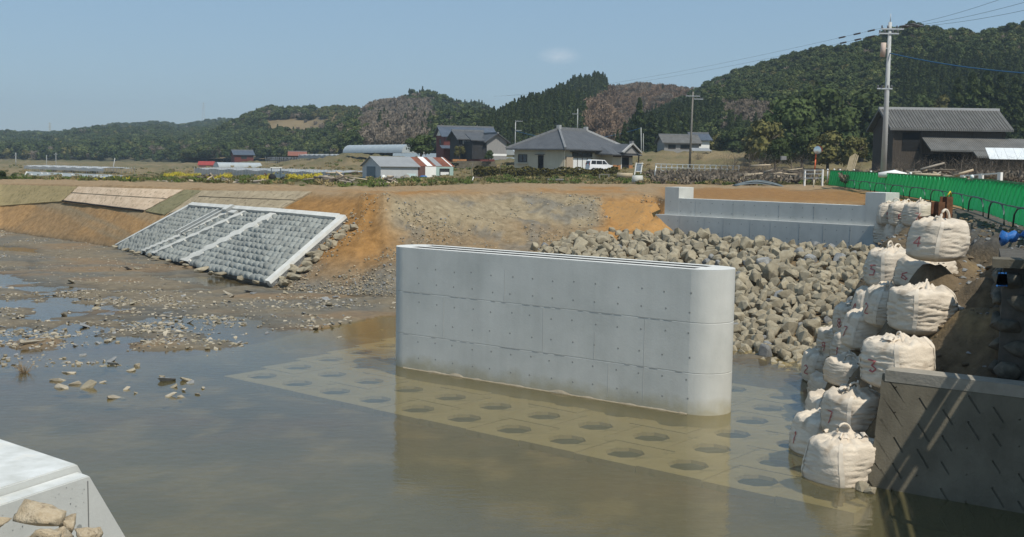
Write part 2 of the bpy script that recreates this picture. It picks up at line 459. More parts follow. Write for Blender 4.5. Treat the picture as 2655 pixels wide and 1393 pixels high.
c = lay(c, dust * 0.9 + 0.1 * clay, sstep(1.93, 2.03, RW + 0.03 * wob2) * (1 - sstep(3.8, 4.1, RW + 0.2 * wob2)))
c = lay(c, clay * 0.95, sstep(1.97, 2.05, RW) * (1 - sstep(2.7, 3.3, RW)) * sstep(0.0, 0.5, fbm(fx * 0.3, fy * 0.12, 4.0, 3)) * sstep(600, 1000, px_))
c = lay(c, clay * 0.8, sstep(1.97, 2.05, RW) * (1 - sstep(2.9, 3.1, RW)) * sstep(1690, 1740, px_))
gr = sstep(3.85, 4.2, RW + 0.15 * wob2)
c = lay(c, grass, gr * (0.55 + 0.45 * sstep(-0.5, 0.4, wob2)))
c = lay(c, dry, sstep(4.6, 5.4, RW) * (0.35 + 0.65 * sstep(-0.4, 0.5, fbm(fx * 0.06, fy * 0.06, 5.0, 4))))
c = lay(c, grass * 0.9, sstep(6.7, 7.2, RW))
M_bank = mat("bank_soil", (1, 1, 1), (0.52, 0.50, 0.46), 2.6, 0.95, 0.9, 6, attr='tint', c3=None)
bank = struct(link("river_bank", np_grid_mesh("river_bank", fx, fy, fz, M_bank, {'tint': c.reshape(-1, 3)})))

# ------------------------------------------------------------------ river bed and water
gx = np.arange(-62, 24.01, 0.24); gy = np.concatenate([np.arange(-6, 14, 0.6), np.arange(14, 100, 0.24)])
GX, GY = np.meshgrid(gx, gy)
def seg_sd(poly):
    """signed distance (positive inside) of the grid to a polygon of world points"""
    P = np.array([(p.x, p.y) for p in poly]); d2 = np.full(GX.shape, 1e9); inside = np.zeros(GX.shape, bool)
    for i in range(len(P)):
        a, b = P[i], P[(i + 1) % len(P)]; e = b - a
        t = np.clip(((GX - a[0]) * e[0] + (GY - a[1]) * e[1]) / (e @ e), 0, 1)
        d2 = np.minimum(d2, (GX - a[0] - t * e[0]) ** 2 + (GY - a[1] - t * e[1]) ** 2)
        if abs(e[1]) > 1e-9:
            cross = ((a[1] > GY) != (b[1] > GY)) & (GX < (b[0] - a[0]) * (GY - a[1]) / e[1] + a[0])
            inside ^= cross
    return np.where(inside, 1, -1) * np.sqrt(d2)
polyP = lambda pts: [at(x, y, 0) for x, y in pts]
bars = [  # mud flats and gravel bars: (outline, height, slope of the edge)
    ([(-60, 640), (60, 655), (200, 668), (330, 655), (420, 720), (500, 742), (430, 752), (330, 752), (270, 757), (190, 740), (90, 730), (15, 702), (-60, 690)], 0.07, 0.10),
    ([(300, 765), (420, 750), (480, 758), (640, 738), (760, 750), (900, 760), (1060, 768), (1060, 870), (880, 858), (760, 852), (640, 815), (540, 805), (430, 800), (330, 785)], 0.06, 0.09),
    ([(150, 745), (240, 770), (275, 775), (260, 785), (190, 775), (130, 755)], 0.10, 0.12),
    ([(175, 745), (275, 757), (270, 785), (235, 780), (180, 770)], 0.10, 0.12),
    ([(-60, 805), (60, 800), (88, 818), (60, 850), (10, 862), (-60, 860)], 0.11, 0.14),
    ([(130, 815), (180, 802), (205, 812), (160, 825)], 0.07, 0.12),
    ([(100, 840), (150, 838), (160, 855), (70, 862), (60, 850)], 0.09, 0.14),
    ([(250, 835), (300, 830), (360, 815), (420, 820), (370, 838), (300, 850), (240, 850)], 0.09, 0.14),
    ([(240, 862), (330, 845), (420, 855), (510, 868), (500, 885), (410, 885), (330, 875), (270, 880)], 0.09, 0.14),
    ([(330, 890), (420, 880), (520, 888), (615, 878), (600, 895), (480, 905), (400, 912), (350, 908)], 0.08, 0.14),
    ([(40, 890), (110, 875), (170, 885), (120, 900), (60, 905)], 0.09, 0.14),
    ([(0, 740), (35, 750), (50, 770), (10, 778), (-40, 765)], 0.09, 0.14),
    ([(-60, 560), (30, 567), (60, 585), (10, 592), (-60, 590)], 0.08, 0.1),
    ([(90, 618), (200, 612), (220, 625), (150, 632), (80, 628)], 0.06, 0.1),
    ([(10, 612), (60, 610), (75, 618), (20, 622)], 0.06, 0.1),
    ([(-80, 588), (60, 592), (200, 612), (310, 636), (380, 660), (330, 675), (215, 672), (130, 660), (60, 640), (-80, 634)], 0.08, 0.14),
    ([(330, 652), (400, 672), (470, 700), (500, 720), (430, 720), (350, 690)], 0.05, 0.08),
    ([(1890, 930), (1960, 918), (1990, 930), (1940, 942), (1890, 945)], 0.06, 0.1)]
puddles = [([(60, 675), (100, 672), (105, 690), (85, 704), (60, 700)], 0.16), ([(385, 700), (440, 702), (470, 720), (420, 712)], 0.1),
           ([(590, 802), (630, 798), (640, 815), (600, 820)], 0.14), ([(420, 832), (500, 828), (590, 838), (640, 832), (600, 845), (500, 842)], 0.14),
           ([(-60, 640), (40, 642), (60, 650), (-60, 655)], 0.12)]
ZB = -0.34 - 0.10 * fbm(GX * 0.15, GY * 0.15, 1.0, 3)
ZB = ZB - 0.18 * sstep(24, 18, GY)
wobn = 0.55 * fbm(GX * 0.7, GY * 0.7, 4.0, 4)
for poly, h, sl_ in bars:
    sd = seg_sd(polyP(poly)) + 0.85 * wobn + 0.10
    ZB = np.maximum(ZB, np.clip(sd * sl_, -2, h) + 0.0)
for poly, dp in puddles:
    sd = seg_sd(polyP(poly)) + 0.5 * wobn
    ZB = ZB - np.clip(sd * 0.25, 0, dp)
# low silt shelf towards the far bank
pxg, pyg = proj(np.stack([GX, GY, 0 * GX], -1).reshape(-1, 3)); pxg = pxg.reshape(GX.shape); pyg = pyg.reshape(GX.shape)
shelf = sstep(905, 800, pyg) * sstep(1150, 900, pxg)
ZB = np.maximum(ZB, ZB * (1 - 0.85 * shelf) + shelf * (-0.03 + 0.03 * sstep(150, 450, pxg) + 0.075 * fbm(GX * .42, GY * .75, 14.0, 4)))
ZB = ZB + 0.028 * fbm(GX * 1.6, GY * 1.6, 6.0, 4) * sstep(-0.2, 0.0, ZB) + 0.02 * fbm(GX * 2.2, GY * 2.2, 2.0, 3)
_h0 = at(680, 975, -0.28); _mu = np.array((0.767, -0.641)); _mv = np.array((0.641, 0.767))
_a = (GX - _h0.x) * _mu[0] + (GY - _h0.y) * _mu[1]; _b = (GX - _h0.x) * _mv[0] + (GY - _h0.y) * _mv[1]
ZB = np.where((_b > -0.9) & (_b < 9.2) & (_a > -2.6 - 0.25 * np.maximum(_b, 0)) & (_a < 17.6), np.minimum(ZB, -0.42), ZB)
tb = fbm(GX * 0.35, GY * 0.35, 8.0, 4)
cb = np.zeros(GX.shape + (3,)) + np.array((0.215, 0.172, 0.108))
cb = lay(cb, np.array((0.165, 0.148, 0.112)), sstep(-0.3, 0.5, tb))
cb = lay(cb, np.array((0.27, 0.17, 0.078)), sstep(0.1, 0.7, fbm(GX * 0.22, GY * 0.4, 3.0, 3)) * 0.6)
cb = lay(cb, np.array((0.13, 0.115, 0.065)), sstep(0.05, 0.55, fbm(GX * .8, GY * .8, 15.0, 4)) * sstep(-0.1, -0.25, ZB) * 0.8)
cb = lay(cb, np.array((0.44, 0.36, 0.22)), sstep(0.15, 0.6, fbm(GX * 1.1, GY * 1.1, 21.0, 4)) * sstep(-0.1, -0.25, ZB) * 0.7)
wetk = 1 - sstep(-0.01, 0.07, ZB)
cb = cb * (1 - 0.38 * wetk[..., None])
M_bed = mat("river_silt", (1, 1, 1), (0.6, 0.58, 0.55), 3.0, 0.7, 0.5, 9, attr='tint', c3=None, spec=0.4)
bed = struct(link("river_bed", np_grid_mesh("river_bed", GX, GY, ZB, M_bed, {'tint': cb.reshape(-1, 3)})))
bed_z = lambda x, y: float(ZB[max(0, min(len(gy) - 1, int(np.searchsorted(gy, y)))), max(0, min(len(gx) - 1, int(np.searchsorted(gx, x))))])

mw = bpy.data.materials.new("river_water"); mw.use_nodes = True
n, l = mw.node_tree.nodes, mw.node_tree.links; n.clear()
o_ = n.new("ShaderNodeOutputMaterial"); tr = n.new("ShaderNodeBsdfTransparent"); df = n.new("ShaderNodeBsdfDiffuse"); gl = n.new("ShaderNodeBsdfGlossy")
tr.inputs[0].default_value = (0.90, 0.84, 0.62, 1); df.inputs[0].default_value = (0.175, 0.155, 0.075, 1)
gl.inputs['Roughness'].default_value = 0.075; gl.inputs[0].default_value = (0.95, 0.97, 1, 1)
da = n.new("ShaderNodeAttribute"); da.attribute_name = 'depth'
m1 = n.new("ShaderNodeMixShader"); m2 = n.new("ShaderNodeMixShader"); fr = n.new("ShaderNodeFresnel"); fr.inputs[0].default_value = 1.33
mr_ = n.new("ShaderNodeMapRange"); mr_.inputs[1].default_value = 0; mr_.inputs[2].default_value = 0.7; mr_.inputs[3].default_value = 0.0; mr_.inputs[4].default_value = 0.60
l.new(da.outputs['Fac'], mr_.inputs[0]); l.new(mr_.outputs[0], m1.inputs[0]); l.new(tr.outputs[0], m1.inputs[1]); l.new(df.outputs[0], m1.inputs[2])
l.new(fr.outputs[0], m2.inputs[0]); l.new(m1.outputs[0], m2.inputs[1]); l.new(gl.outputs[0], m2.inputs[2]); l.new(m2.outputs[0], o_.inputs[0])
tcw = n.new("ShaderNodeTexCoord"); bw = n.new("ShaderNodeBump"); bw.inputs['Strength'].default_value = 0.13; bw.inputs['Distance'].default_value = 0.05
l.new(_noise(n, l, tcw.outputs['Object'], 3.2, 4, 0.55, (1, 1.6, 1)), bw.inputs['Height'])
l.new(bw.outputs[0], gl.inputs['Normal']); l.new(bw.outputs[0], fr.inputs['Normal'])
depth = np.maximum(0, -ZB)
struct(link("river_water", np_grid_mesh("river_water", GX, GY, 0 * GX, mw, {'depth': depth.ravel()})))

# ------------------------------------------------------------------ bridge pier
PR = 0.66
Pl = at(1026, 945, 0); Pr = at(1895, 1066, 0)
CL = Vector((Pl.x + 0.99 * PR, Pl.y + 0.1 * PR, 0)); CRr = Vector((Pr.x - 0.98 * PR, Pr.y + 0.2 * PR, 0))
U = (CRr - CL).normalized(); V = Vector((-U.y, U.x, 0))      # along the river to the right, across to the far bank
if V.y < 0: V = -V
PL = (CRr - CL).length
PZ = 0.5 * (atY(1911, 694, Pr.y).z + atY(1031, 640, Pl.y).z)
ANG_U = math.atan2(U.y, U.x)
print("pier", CL, CRr, PL, PZ, U, V)
def stadium(half, r, n=14):
    pts = []
    for i in range(n + 1):
        a = -math.pi / 2 + math.pi * i / n; pts.append((half + r * math.cos(a), r * math.sin(a)))
    for i in range(n + 1):
        a = math.pi / 2 + math.pi * i / n; pts.append((-half + r * math.cos(a), r * math.sin(a)))
    return pts
pier = thing("bridge_pier", "long pale concrete bridge pier with rounded ends standing in the shallow river", "bridge pier", (CL + CRr) / 2, ANG_U)
half = PL / 2
lifts = [(-0.8, 0.93), (0.93, 2.06), (2.06, PZ - 0.002)]
for z0, z1 in lifts:
    b = MB(); g = 0.012
    rings = [(z0, PR - g), (z0 + g, PR), (z1 - g, PR), (z1, PR - g)]
    st = [[(x, y, z) for x, y in stadium(half, r)] for z, r in rings]
    N = len(st[0])
    for q in st: q.append(q[0])
    for q0, q1 in zip(st[:-1], st[1:]): b.grid([q0, q1], smooth=True)
    if z1 < PZ - 0.1: b.add([(x, y, z1) for x, y in stadium(half, PR - g)], [tuple(range(N))])      # the topmost lift is closed by the cap
    lo = b.build("pier_lift", M_conc, pier)
b = MB()                                        # cap with two long slots beside a plinth
zt = PZ
out = stadium(half, PR); inn = [(half - 0.05, -0.36), (half - 0.05, 0.36), (-half + 0.05, 0.36), (-half + 0.05, -0.36)]
b2 = MB()
o3 = [(x, y, zt) for x, y in out]; n_ = len(o3)
# top ring with the slots left open, then the slots' floors and the plinth strip
L_ = half - 0.05
bm = bmesh.new()
def rect(x0, x1, y0, y1, z): return [bm.verts.new(p) for p in ((x0, y0, z), (x1, y0, z), (x1, y1, z), (x0, y1, z))]
sl0, sl1 = 0.13, 0.42
ov = [bm.verts.new((x, y, zt)) for x, y in out]
bm.faces.new(ov); bmesh.ops.triangulate(bm, faces=bm.faces[:])
for yy in (-sl1, -sl0, sl0, sl1):
    bmesh.ops.bisect_plane(bm, geom=bm.verts[:] + bm.edges[:] + bm.faces[:], plane_co=(0, yy, 0), plane_no=(0, 1, 0))
for xx in (-L_, L_):
    bmesh.ops.bisect_plane(bm, geom=bm.verts[:] + bm.edges[:] + bm.faces[:], plane_co=(xx, 0, 0), plane_no=(1, 0, 0))
sf = [f for f in bm.faces if sl0 < abs(f.calc_center_median().y) < sl1 and abs(f.calc_center_median().x) < L_]
ex = bmesh.ops.extrude_face_region(bm, geom=sf)
bmesh.ops.translate(bm, vec=(0, 0, -0.20), verts=[v for v in ex['geom'] if isinstance(v, bmesh.types.BMVert)])
bmesh.ops.delete(bm, geom=sf, context='FACES_ONLY')
bmesh.ops.recalc_face_normals(bm, faces=bm.faces[:])
me = bpy.data.meshes.new("pier_cap"); bm.to_mesh(me); bm.free(); me.materials.append(M_conc_top); me.materials.append(mat("slot_dark_concrete", (0.10, 0.10, 0.09), (0.16, 0.155, 0.14), 6, 0.95))
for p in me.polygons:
    if p.center.z < zt - 0.02: p.material_index = 1  # slot walls and floors are a darker concrete than the cap
link("pier_cap", me, pier)
b = MB(); tw = random.Random(3)
xs_h = [-half - 0.1 + 0.62 * i for i in range(16)]
for zz in (2.72, 2.30, 1.80, 1.28, 0.78, 0.34):
    for x in xs_h:
        if abs(x) > half: continue
        x_, z_ = x + tw.uniform(-0.05, 0.05), zz + tw.uniform(-0.025, 0.025)
        for s in (-1, 1):
            ring = [(x_ + 0.021 * math.cos(a), s * (PR + 0.003), z_ + 0.021 * math.sin(a)) for a in [k * math.pi / 4 for k in range(8)]]
            rim = [(x_ + 0.028 * math.cos(a), s * (PR - 0.002), z_ + 0.028 * math.sin(a)) for a in [k * math.pi / 4 for k in range(8)]]
            fs = [tuple(range(8)) if s < 0 else tuple(range(7, -1, -1))]
            fs += [(k, 8 + k, 8 + (k + 1) % 8, (k + 1) % 8) for k in range(8)]
            b.add(ring + rim, fs)
o = b.build("tie_hole", M_plug, pier); o['kind'] = 'stuff'
b = MB()                                        # thin panel joints of the formwork, proud fins of mortar
for x0, za, zb in ((-2.9, 0.95, 2.04), (0.3, 0.95, 2.04), (3.15, 0.15, 2.04), (-0.9, 2.08, 2.9), (1.8, 0.95, 1.6), (2.2, 0.1, 0.9)):
    b.box(x0, x0 + 0.008, -PR - 0.004, -PR + 0.002, za, zb)
for zz in (0.93, 2.06):
    for s in range(26):
        if tw.random() < 0.6:
            xx = -half + s * PL / 26; b.box(xx, xx + PL / 26 * tw.uniform(0.4, 1), -PR - 0.005, -PR + 0.002, zz - 0.004, zz + tw.uniform(0.002, 0.006))
o = b.build("formwork_joint", M_joint, pier); o['kind'] = 'stuff'
b = MB(); pts = []
K = 150
for i in range(K + 1):
    x = -half + PL * i / K
    h = 0.015 + 0.05 * max(0, float(fbm(x * 2.5, 0.3, 1.0, 3)) + 0.25)
    pts.append([(x, -PR - 0.002, -0.04), (x, -PR - 0.025 - 0.3 * h, -0.01), (x, -PR - 0.018 - 0.3 * h, 0.3 * h), (x, -PR - 0.002, h)])
b.grid(pts, smooth=False)
b.build("mortar_skirt", M_fin, pier)

# ------------------------------------------------------------------ bed protection of slabs with octagonal holes
prot = thing("bed_protection_mat", "submerged concrete mat of slabs with octagonal holes under the water around the pier", "concrete mat", (0, 0, 0))
MU = Vector((0.767, -0.641, 0)).normalized(); MV = Vector((0.641, 0.767, 0))
h0 = at(680, 975, -0.28)
MS = 1.47
def slab_mesh():
    s = MS / 2 - 0.012; r = 0.41
    sq = []
    for k in range(8):                         # octagon and the slab's rim, 16 points each
        a = math.pi / 8 + k * math.pi / 4
        sq.append((r * math.cos(a), r * math.sin(a)))
    rim = [(s, s * 0.41), (s * 0.41, s), (-s * 0.41, s), (-s, s * 0.41), (-s, -s * 0.41), (-s * 0.41, -s), (s * 0.41, -s), (s, -s * 0.41)]
    cor = [(s, s), (-s, s), (-s, -s), (s, -s)]
    b = MB()
    top = [(x, y, 0) for x, y in sq] + [(x, y, 0) for x, y in rim] + [(x, y, 0) for x, y in cor]
    fs = []
    for k in range(8):
        fs.append((k, 8 + k, 8 + (k + 1) % 8, (k + 1) % 8))
    fs += [(8, 16, 9), (10, 17, 11), (12, 18, 13), (14, 19, 15)]
    b.add(top, fs)
    lo = [(x * .97, y * .97, -0.07) for x, y in sq]
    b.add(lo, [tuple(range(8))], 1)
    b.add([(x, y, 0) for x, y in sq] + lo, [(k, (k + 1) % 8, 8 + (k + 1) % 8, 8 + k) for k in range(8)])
    loop = [(s, -s), (s, s), (-s, s), (-s, -s)]
    b.add([(x, y, 0) for x, y in loop] + [(x, y, -0.3) for x, y in loop], [(k, 4 + k, 4 + (k + 1) % 4, (k + 1) % 4) for k in range(4)])
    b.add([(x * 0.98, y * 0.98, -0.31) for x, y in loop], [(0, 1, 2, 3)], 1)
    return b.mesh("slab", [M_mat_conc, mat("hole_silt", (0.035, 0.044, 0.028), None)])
sm = slab_mesh()
for j in range(-0, 6):
    for i in range(-1 + (j > 0), 15):
        if j == 0 and i < 0: continue
        off = 0.0 if j == 0 else -0.25 * j
        p = h0 + MU * (MS * (i + off * 0.9)) + MV * (MS * j)
        if (MU.dot(p - h0)) > 1.47 * 11.3 - .35 * j: continue
        link("slab", sm, prot, (p.x, p.y, -0.28 + 0.01 * math.sin(i * 3 + j)), math.atan2(MU.y, MU.x))

# ------------------------------------------------------------------ abutment on the far bank
M_bag = mat("woven_bag", (0.55, 0.47, 0.375), (0.67, 0.585, 0.47), 3.0, 0.75, 0.3, 30, vary=0.10, stretch=(1, 1, 4), c3=(0.38, 0.31, 0.23), s3=1.6)
M_strap = mat("bag_strap", (0.60, 0.52, 0.42), (0.70, 0.62, 0.51), 8, 0.7)
M_red = mat("red_marker", (0.38, 0.10, 0.10), (0.46, 0.17, 0.15), 20, 0.8)
M_earth = mat("bank_earth", (0.135, 0.095, 0.052), (0.235, 0.17, 0.095), 1.6, 0.95, 0.9, 7, c3=(0.10, 0.075, 0.045), s3=7)
M_gravel_dark = mat("dark_gravel", (0.10, 0.095, 0.085), (0.19, 0.18, 0.165), 6, 0.95, 0.9, 14)
AL = at(1723, 557, 3.1); AR = at(2293, 588, 3.1)
AU = Vector((AR.x - AL.x, AR.y - AL.y, 0)); ALEN = AU.length; AU.normalize(); AV = Vector((-AU.y, AU.x, 0))
abut = thing("bridge_abutment", "new pale concrete abutment wall with a raised block at each end on the far bank", "abutment", (AL.x, AL.y, 0), math.atan2(AU.y, AU.x))
zt = 3.93
b = MB(); b.box(-0.45, ALEN + 0.02, -0.17, 1.2, 0.9, 3.1); b.build("footing_wall", M_conc, abut)
b = MB(); b.box(0.86, ALEN - 0.92, 0, 0.42, 3.103, zt); b.build("parapet_wall", M_conc, abut)
for x0, x1, zp in ((0, 0.86, 4.46), (ALEN - 0.92, ALEN, 4.50)):
    b = MB(); b.box(x0, x1, -0.003, 1.15, 3.103, zp); b.build("end_block", M_conc, abut)
for x0, x1, y0, y1, z in ((-0.45, ALEN + 0.02, -0.17, -0.003, 3.1), (0.86, ALEN - 0.92, 0, 0.42, zt), (0, 0.86, 0, 1.15, 4.46), (ALEN - 0.92, ALEN, 0, 1.15, 4.50)):
    b = MB(); b.box(x0 + 0.01, x1 - 0.01, y0 + 0.01, y1 - 0.005, z, z + 0.012); b.build("top_face", M_conc_top, abut)
b = MB(); tw = random.Random(5)
for yy, zs in ((-0.003, (3.75, 3.3)), (-0.173, (2.85, 2.35))):
    for zz in zs:
        for i in range(int(ALEN / 0.62)):
            x = 0.35 + 0.62 * i + tw.uniform(-.05, .05); q = tw.uniform(-.02, .02)
            b.add([(x + 0.026 * math.cos(k * math.pi / 3), yy, zz + q + 0.026 * math.sin(k * math.pi / 3)) for k in range(6)], [(0, 1, 2, 3, 4, 5)])
o = b.build("tie_hole", M_plug, abut); o['kind'] = 'stuff'
b = MB()
for yy, z0, z1, xs in ((-0.175, 1.6, 3.08, (1.1, 2.6, 3.7, 5.2, 6.3, 7.8, 9.0, 10.3)), (-0.004, 3.11, zt - .02, (1.9, 4.1, 6.6, 8.4))):
    for x in xs: b.box(x, x + 0.012, yy - 0.003, yy + 0.002, z0, z1)
o = b.build("formwork_joint", M_joint, abut); o['kind'] = 'stuff'

b = MB(); P = []                               # earth heaped against the left end of the lower wall
abM = Matrix.Translation((AL.x, AL.y, 0)) @ Matrix.Rotation(math.atan2(AU.y, AU.x), 4, 'Z')
for i in range(22):
    row = []
    for j in range(16):
        x = -4.5 + 6.6 * i / 21; f = j / 15
        ztop = 3.35 - max(0, (x + .9)) * .62 if x > -.9 else 3.6
        y = (0.05 if x > -.45 else .6) - f * 3.0; z = ztop - f * 1.9 + .10 * mnoise.noise(Vector((x * 1.6, f * 4, 1)))
        row.append(abM @ Vector((x, y - .22 * (x > -.45), z)))
    P.append(row)
b.grid(P, flip=False); struct(b.build("earth_fill", mat("orange_clay", (0.35, 0.19, 0.066), (0.42, 0.235, 0.085), 1.5, .95, .8, 8, c3=(.27, .17, .08), s3=5)))

# ------------------------------------------------------------------ abutment on the near bank, lower left
NA = at(232, 1236, 3.0)
NB = at(0, 1128, 3.1); nu = Vector((NB.x - NA.x, NB.y - NA.y, 0)).normalized()
ne = at(56, 1294, 3.0); nv = Vector((ne.x - NA.x, ne.y - NA.y, 0)).normalized()
def nl(a, c, z): return NA + nu * a + nv * c + Vector((0, 0, z - 3.0))
near = thing("near_abutment", "pale concrete bridge seat with a stepped end at the lower left corner", "abutment", (0, 0, 0))
_n = nv.cross(Vector((0, 0, 1))); _d = ray(325, 1393); _q = EYE + _d * ((NA - EYE).dot(_n) / _d.dot(_n))
ns = -((_q - NA).dot(nv)) / (3.0 - _q.z)
AE = (at(184, 1213, 3.05) - NA).dot(nu); print("near", ns, AE)      # the front face leans out towards the river as it goes down
b = MB(); b.hexa([nl(0, -ns * 3.6, -0.6), nl(0, 3.0, -0.6), nl(AE, 3.0, -0.6), nl(AE, -ns * 3.6, -0.6)][::-1],
                 [nl(0, 0, 3.0), nl(0, 3.0, 3.0), nl(AE, 3.0, 3.0), nl(AE, 0, 3.0)][::-1])
b.build("end_step", M_conc, near)
b = MB(); b.hexa([nl(AE, -ns * 3.6, -0.6), nl(AE, 3.0, -0.6), nl(12, 3.0, -0.6), nl(12, -ns * 3.6, -0.6)][::-1],
                 [nl(AE, 0.0, 3.06), nl(AE, 3.0, 3.06), nl(12, 3.0, 3.06), nl(12, 0, 3.06)][::-1])
b.build("bridge_seat", M_conc, near)
b = MB(); b.hexa([nl(0.0, 1.02, 2.9), nl(0.0, 3.0, 2.9), nl(AE - .005, 3.0, 2.9), nl(AE - .005, 1.02, 2.9)][::-1],
                 [nl(0.0, 1.02, 3.12), nl(0.0, 3.0, 3.12), nl(AE - .005, 3.0, 3.12), nl(AE - .005, 1.02, 3.12)][::-1])
b.build("raised_step", M_conc, near)
b = MB()
for a0, a1, c0, c1, z in ((0.01, AE - .01, 0.01, 1.0, 3.0), (AE + .015, 12, 0.01, 2.99, 3.06)):
    b.hexa([nl(a0, c0, z - .005), nl(a0, c1, z - .005), nl(a1, c1, z - .005), nl(a1, c0, z - .005)][::-1],
           [nl(a0, c0, z + .008), nl(a0, c1, z + .008), nl(a1, c1, z + .008), nl(a1, c0, z + .008)][::-1])
b.build("top_face", mat("cured_seat_top", (0.47, 0.475, 0.44), (0.66, 0.67, 0.65), 3.2, 0.7, 0.15, 14, c3=(0.66, 0.60, 0.48), s3=1.6), near)
b = MB()
for c_, z_ in ((0.12, 2.62), (0.55, 2.55), (1.25, 2.62), (1.0, 2.0), (0.3, 1.9)):
    q = nl(-0.004, c_, z_)
    b.add([q + nv * (0.03 * math.cos(k * math.pi / 4)) + Vector((0, 0, 0.03 * math.sin(k * math.pi / 4))) for k in range(8)], [tuple(range(8))])
o = b.build("tie_hole", M_plug, near); o['kind'] = 'stuff'
b = MB(); tw = random.Random(8)
for k in range(60):
    q = nl(-0.004, tw.uniform(0.05, 1.6), 3.0 - abs(tw.gauss(0, 0.25)) - 0.02); r = tw.uniform(0.002, 0.006)
    b.add([q + nv * (r * math.cos(k2 * math.pi / 3)) + Vector((0, 0, r * math.sin(k2 * math.pi / 3))) for k2 in range(6)], [tuple(range(6))])
b.hexa([nl(-.003, .015, .5), nl(-.003, .025, .5), nl(.001, .025, .5), nl(.001, .015, .5)], [nl(-.003, .015, 2.97), nl(-.003, .025, 2.97), nl(.001, .025, 2.97), nl(.001, .015, 2.97)])
o = b.build("air_pore", mat("pore_shadow_grey", (0.16, 0.16, 0.155), None), near); o['kind'] = 'stuff'

# ------------------------------------------------------------------ stones
def rock_mesh(name, seed, m, flat=1.0, pts=15, rough=0.0):
    r = random.Random(seed); bm = bmesh.new()
    for _ in range(pts):
        v = Vector((r.gauss(0, 1), r.gauss(0, 1), r.gauss(0, 1))).normalized()
        v = Vector((v.x * r.uniform(.8, 1.05), v.y * r.uniform(.62, .9), v.z * flat * r.uniform(.6, .85)))
        bm.verts.new(v * 0.5)
    bmesh.ops.convex_hull(bm, input=bm.verts[:])
    bmesh.ops.delete(bm, geom=[v for v in bm.verts if not v.link_faces], context='VERTS')
    if rough:
        bmesh.ops.subdivide_edges(bm, edges=bm.edges[:], cuts=3, use_grid_fill=True, smooth=0.12)
        for v in bm.verts: v.co *= 1 + rough * mnoise.noise(v.co * 5 + Vector((seed, 0, 0))) + rough * .6 * mnoise.noise(v.co * 12 + Vector((seed, 3, 0)))
    else:
        bmesh.ops.bevel(bm, geom=bm.edges[:], offset=0.035, segments=1, affect='EDGES', clamp_overlap=True)
    bmesh.ops.recalc_face_normals(bm, faces=bm.faces[:])
    me = bpy.data.meshes.new(name); bm.to_mesh(me); bm.free(); me.materials.append(m)
    if rough:
        for p in me.polygons: p.use_smooth = True
    return me
ROCKS = [rock_mesh("boulder", 100 + i, M_rock if i < 13 else M_rock_grey) for i in range(14)]
PEBBLES = [rock_mesh("pebble", 300 + i, (M_rock_pale, M_rock_grey, M_rock, M_rock_pale)[i % 4], 0.7, 10) for i in range(8)]
def rrot(r): return (r.uniform(0, 6.3), r.uniform(0, 6.3), r.uniform(0, 6.3))

# riprap apron below the far abutment
top_l = [(1385, 650, 1.5), (1430, 634, 1.75), (1500, 610, 2.15), (1600, 604, 2.2), (1720, 607, 2.25), (1900, 622, 2.3), (2100, 637, 2.3), (2300, 652, 2.3)]
bot_l = [(1385, 700, 0.6), (1420, 770, 0.0), (1480, 800, -0.2), (1600, 850, -0.2), (1760, 905, -0.25), (1930, 940, -0.25), (2010, 968, -0.25), (2150, 1003, -0.25)]
TL = [at(*p) for p in top_l]; BL_ = [at(*p) for p in bot_l]
def loft2(k, v):
    k = max(0, min(0.9999, k)) * (len(TL) - 1); i = int(k); f = k - i
    a = TL[i].lerp(TL[i + 1], f); c_ = BL_[i].lerp(BL_[i + 1], f)
    p = a.lerp(c_, v); p.z += 0.25 * math.sin(v * math.pi) * (0.5 + 0.5 * mnoise.noise(Vector((p.x * .4, p.y * .4, 2))))
    return p
rip = MB(); rip.grid([[loft2(k / 30, v / 20 * 1.06 - 0.03) + Vector((0, 0, -0.12)) for k in range(31)] for v in range(21)], flip=True)
riprap = struct(rip.build("riprap_slope", M_earth))
r = random.Random(21); placed = []
cell = {}
tries = 0
while tries < 26000 and len(placed) < 1200:
    tries += 1
    k, v = r.random(), r.random() ** 0.8
    p = loft2(k, v)
    size = r.choice((0.40, 0.48, 0.55, 0.62, 0.70, 0.84)) * (0.80 + 0.30 * (p.y - 30) / 20)
    rad = size * 0.36
    key = (int(p.x), int(p.y)); ok = True
    for i in (-1, 0, 1):
        for j in (-1, 0, 1):
            for q, rq in cell.get((key[0] + i, key[1] + j), ()):
                if (q - p).length < (rad + rq) * 0.86: ok = False; break
    if ok:
        cell.setdefault(key, []).append((p, rad)); placed.append((p, size))
pq = sorted(placed, key=lambda t: -t[1] / t[0].y)
for i, (p, s) in enumerate(pq[:300]):
    z = s * r.uniform(-0.02, 0.2)
    link("boulder", ROCKS[r.randrange(14)], riprap, p + Vector((0, 0, z)), rrot(r), (s * 1.12, s * 1.0, s * r.uniform(.85, 1.05)))
fillpts = [(p.x, p.y, p.z + 0.05 * s, s * 1.05, r.uniform(0, 6.3), r.randrange(14)) for p, s in pq[300:]]
for _ in range(500):
    p = loft2(r.random(), r.random()); fillpts.append((p.x, p.y, p.z - 0.02, r.uniform(.22, .42), r.uniform(0, 6.3), r.randrange(14)))
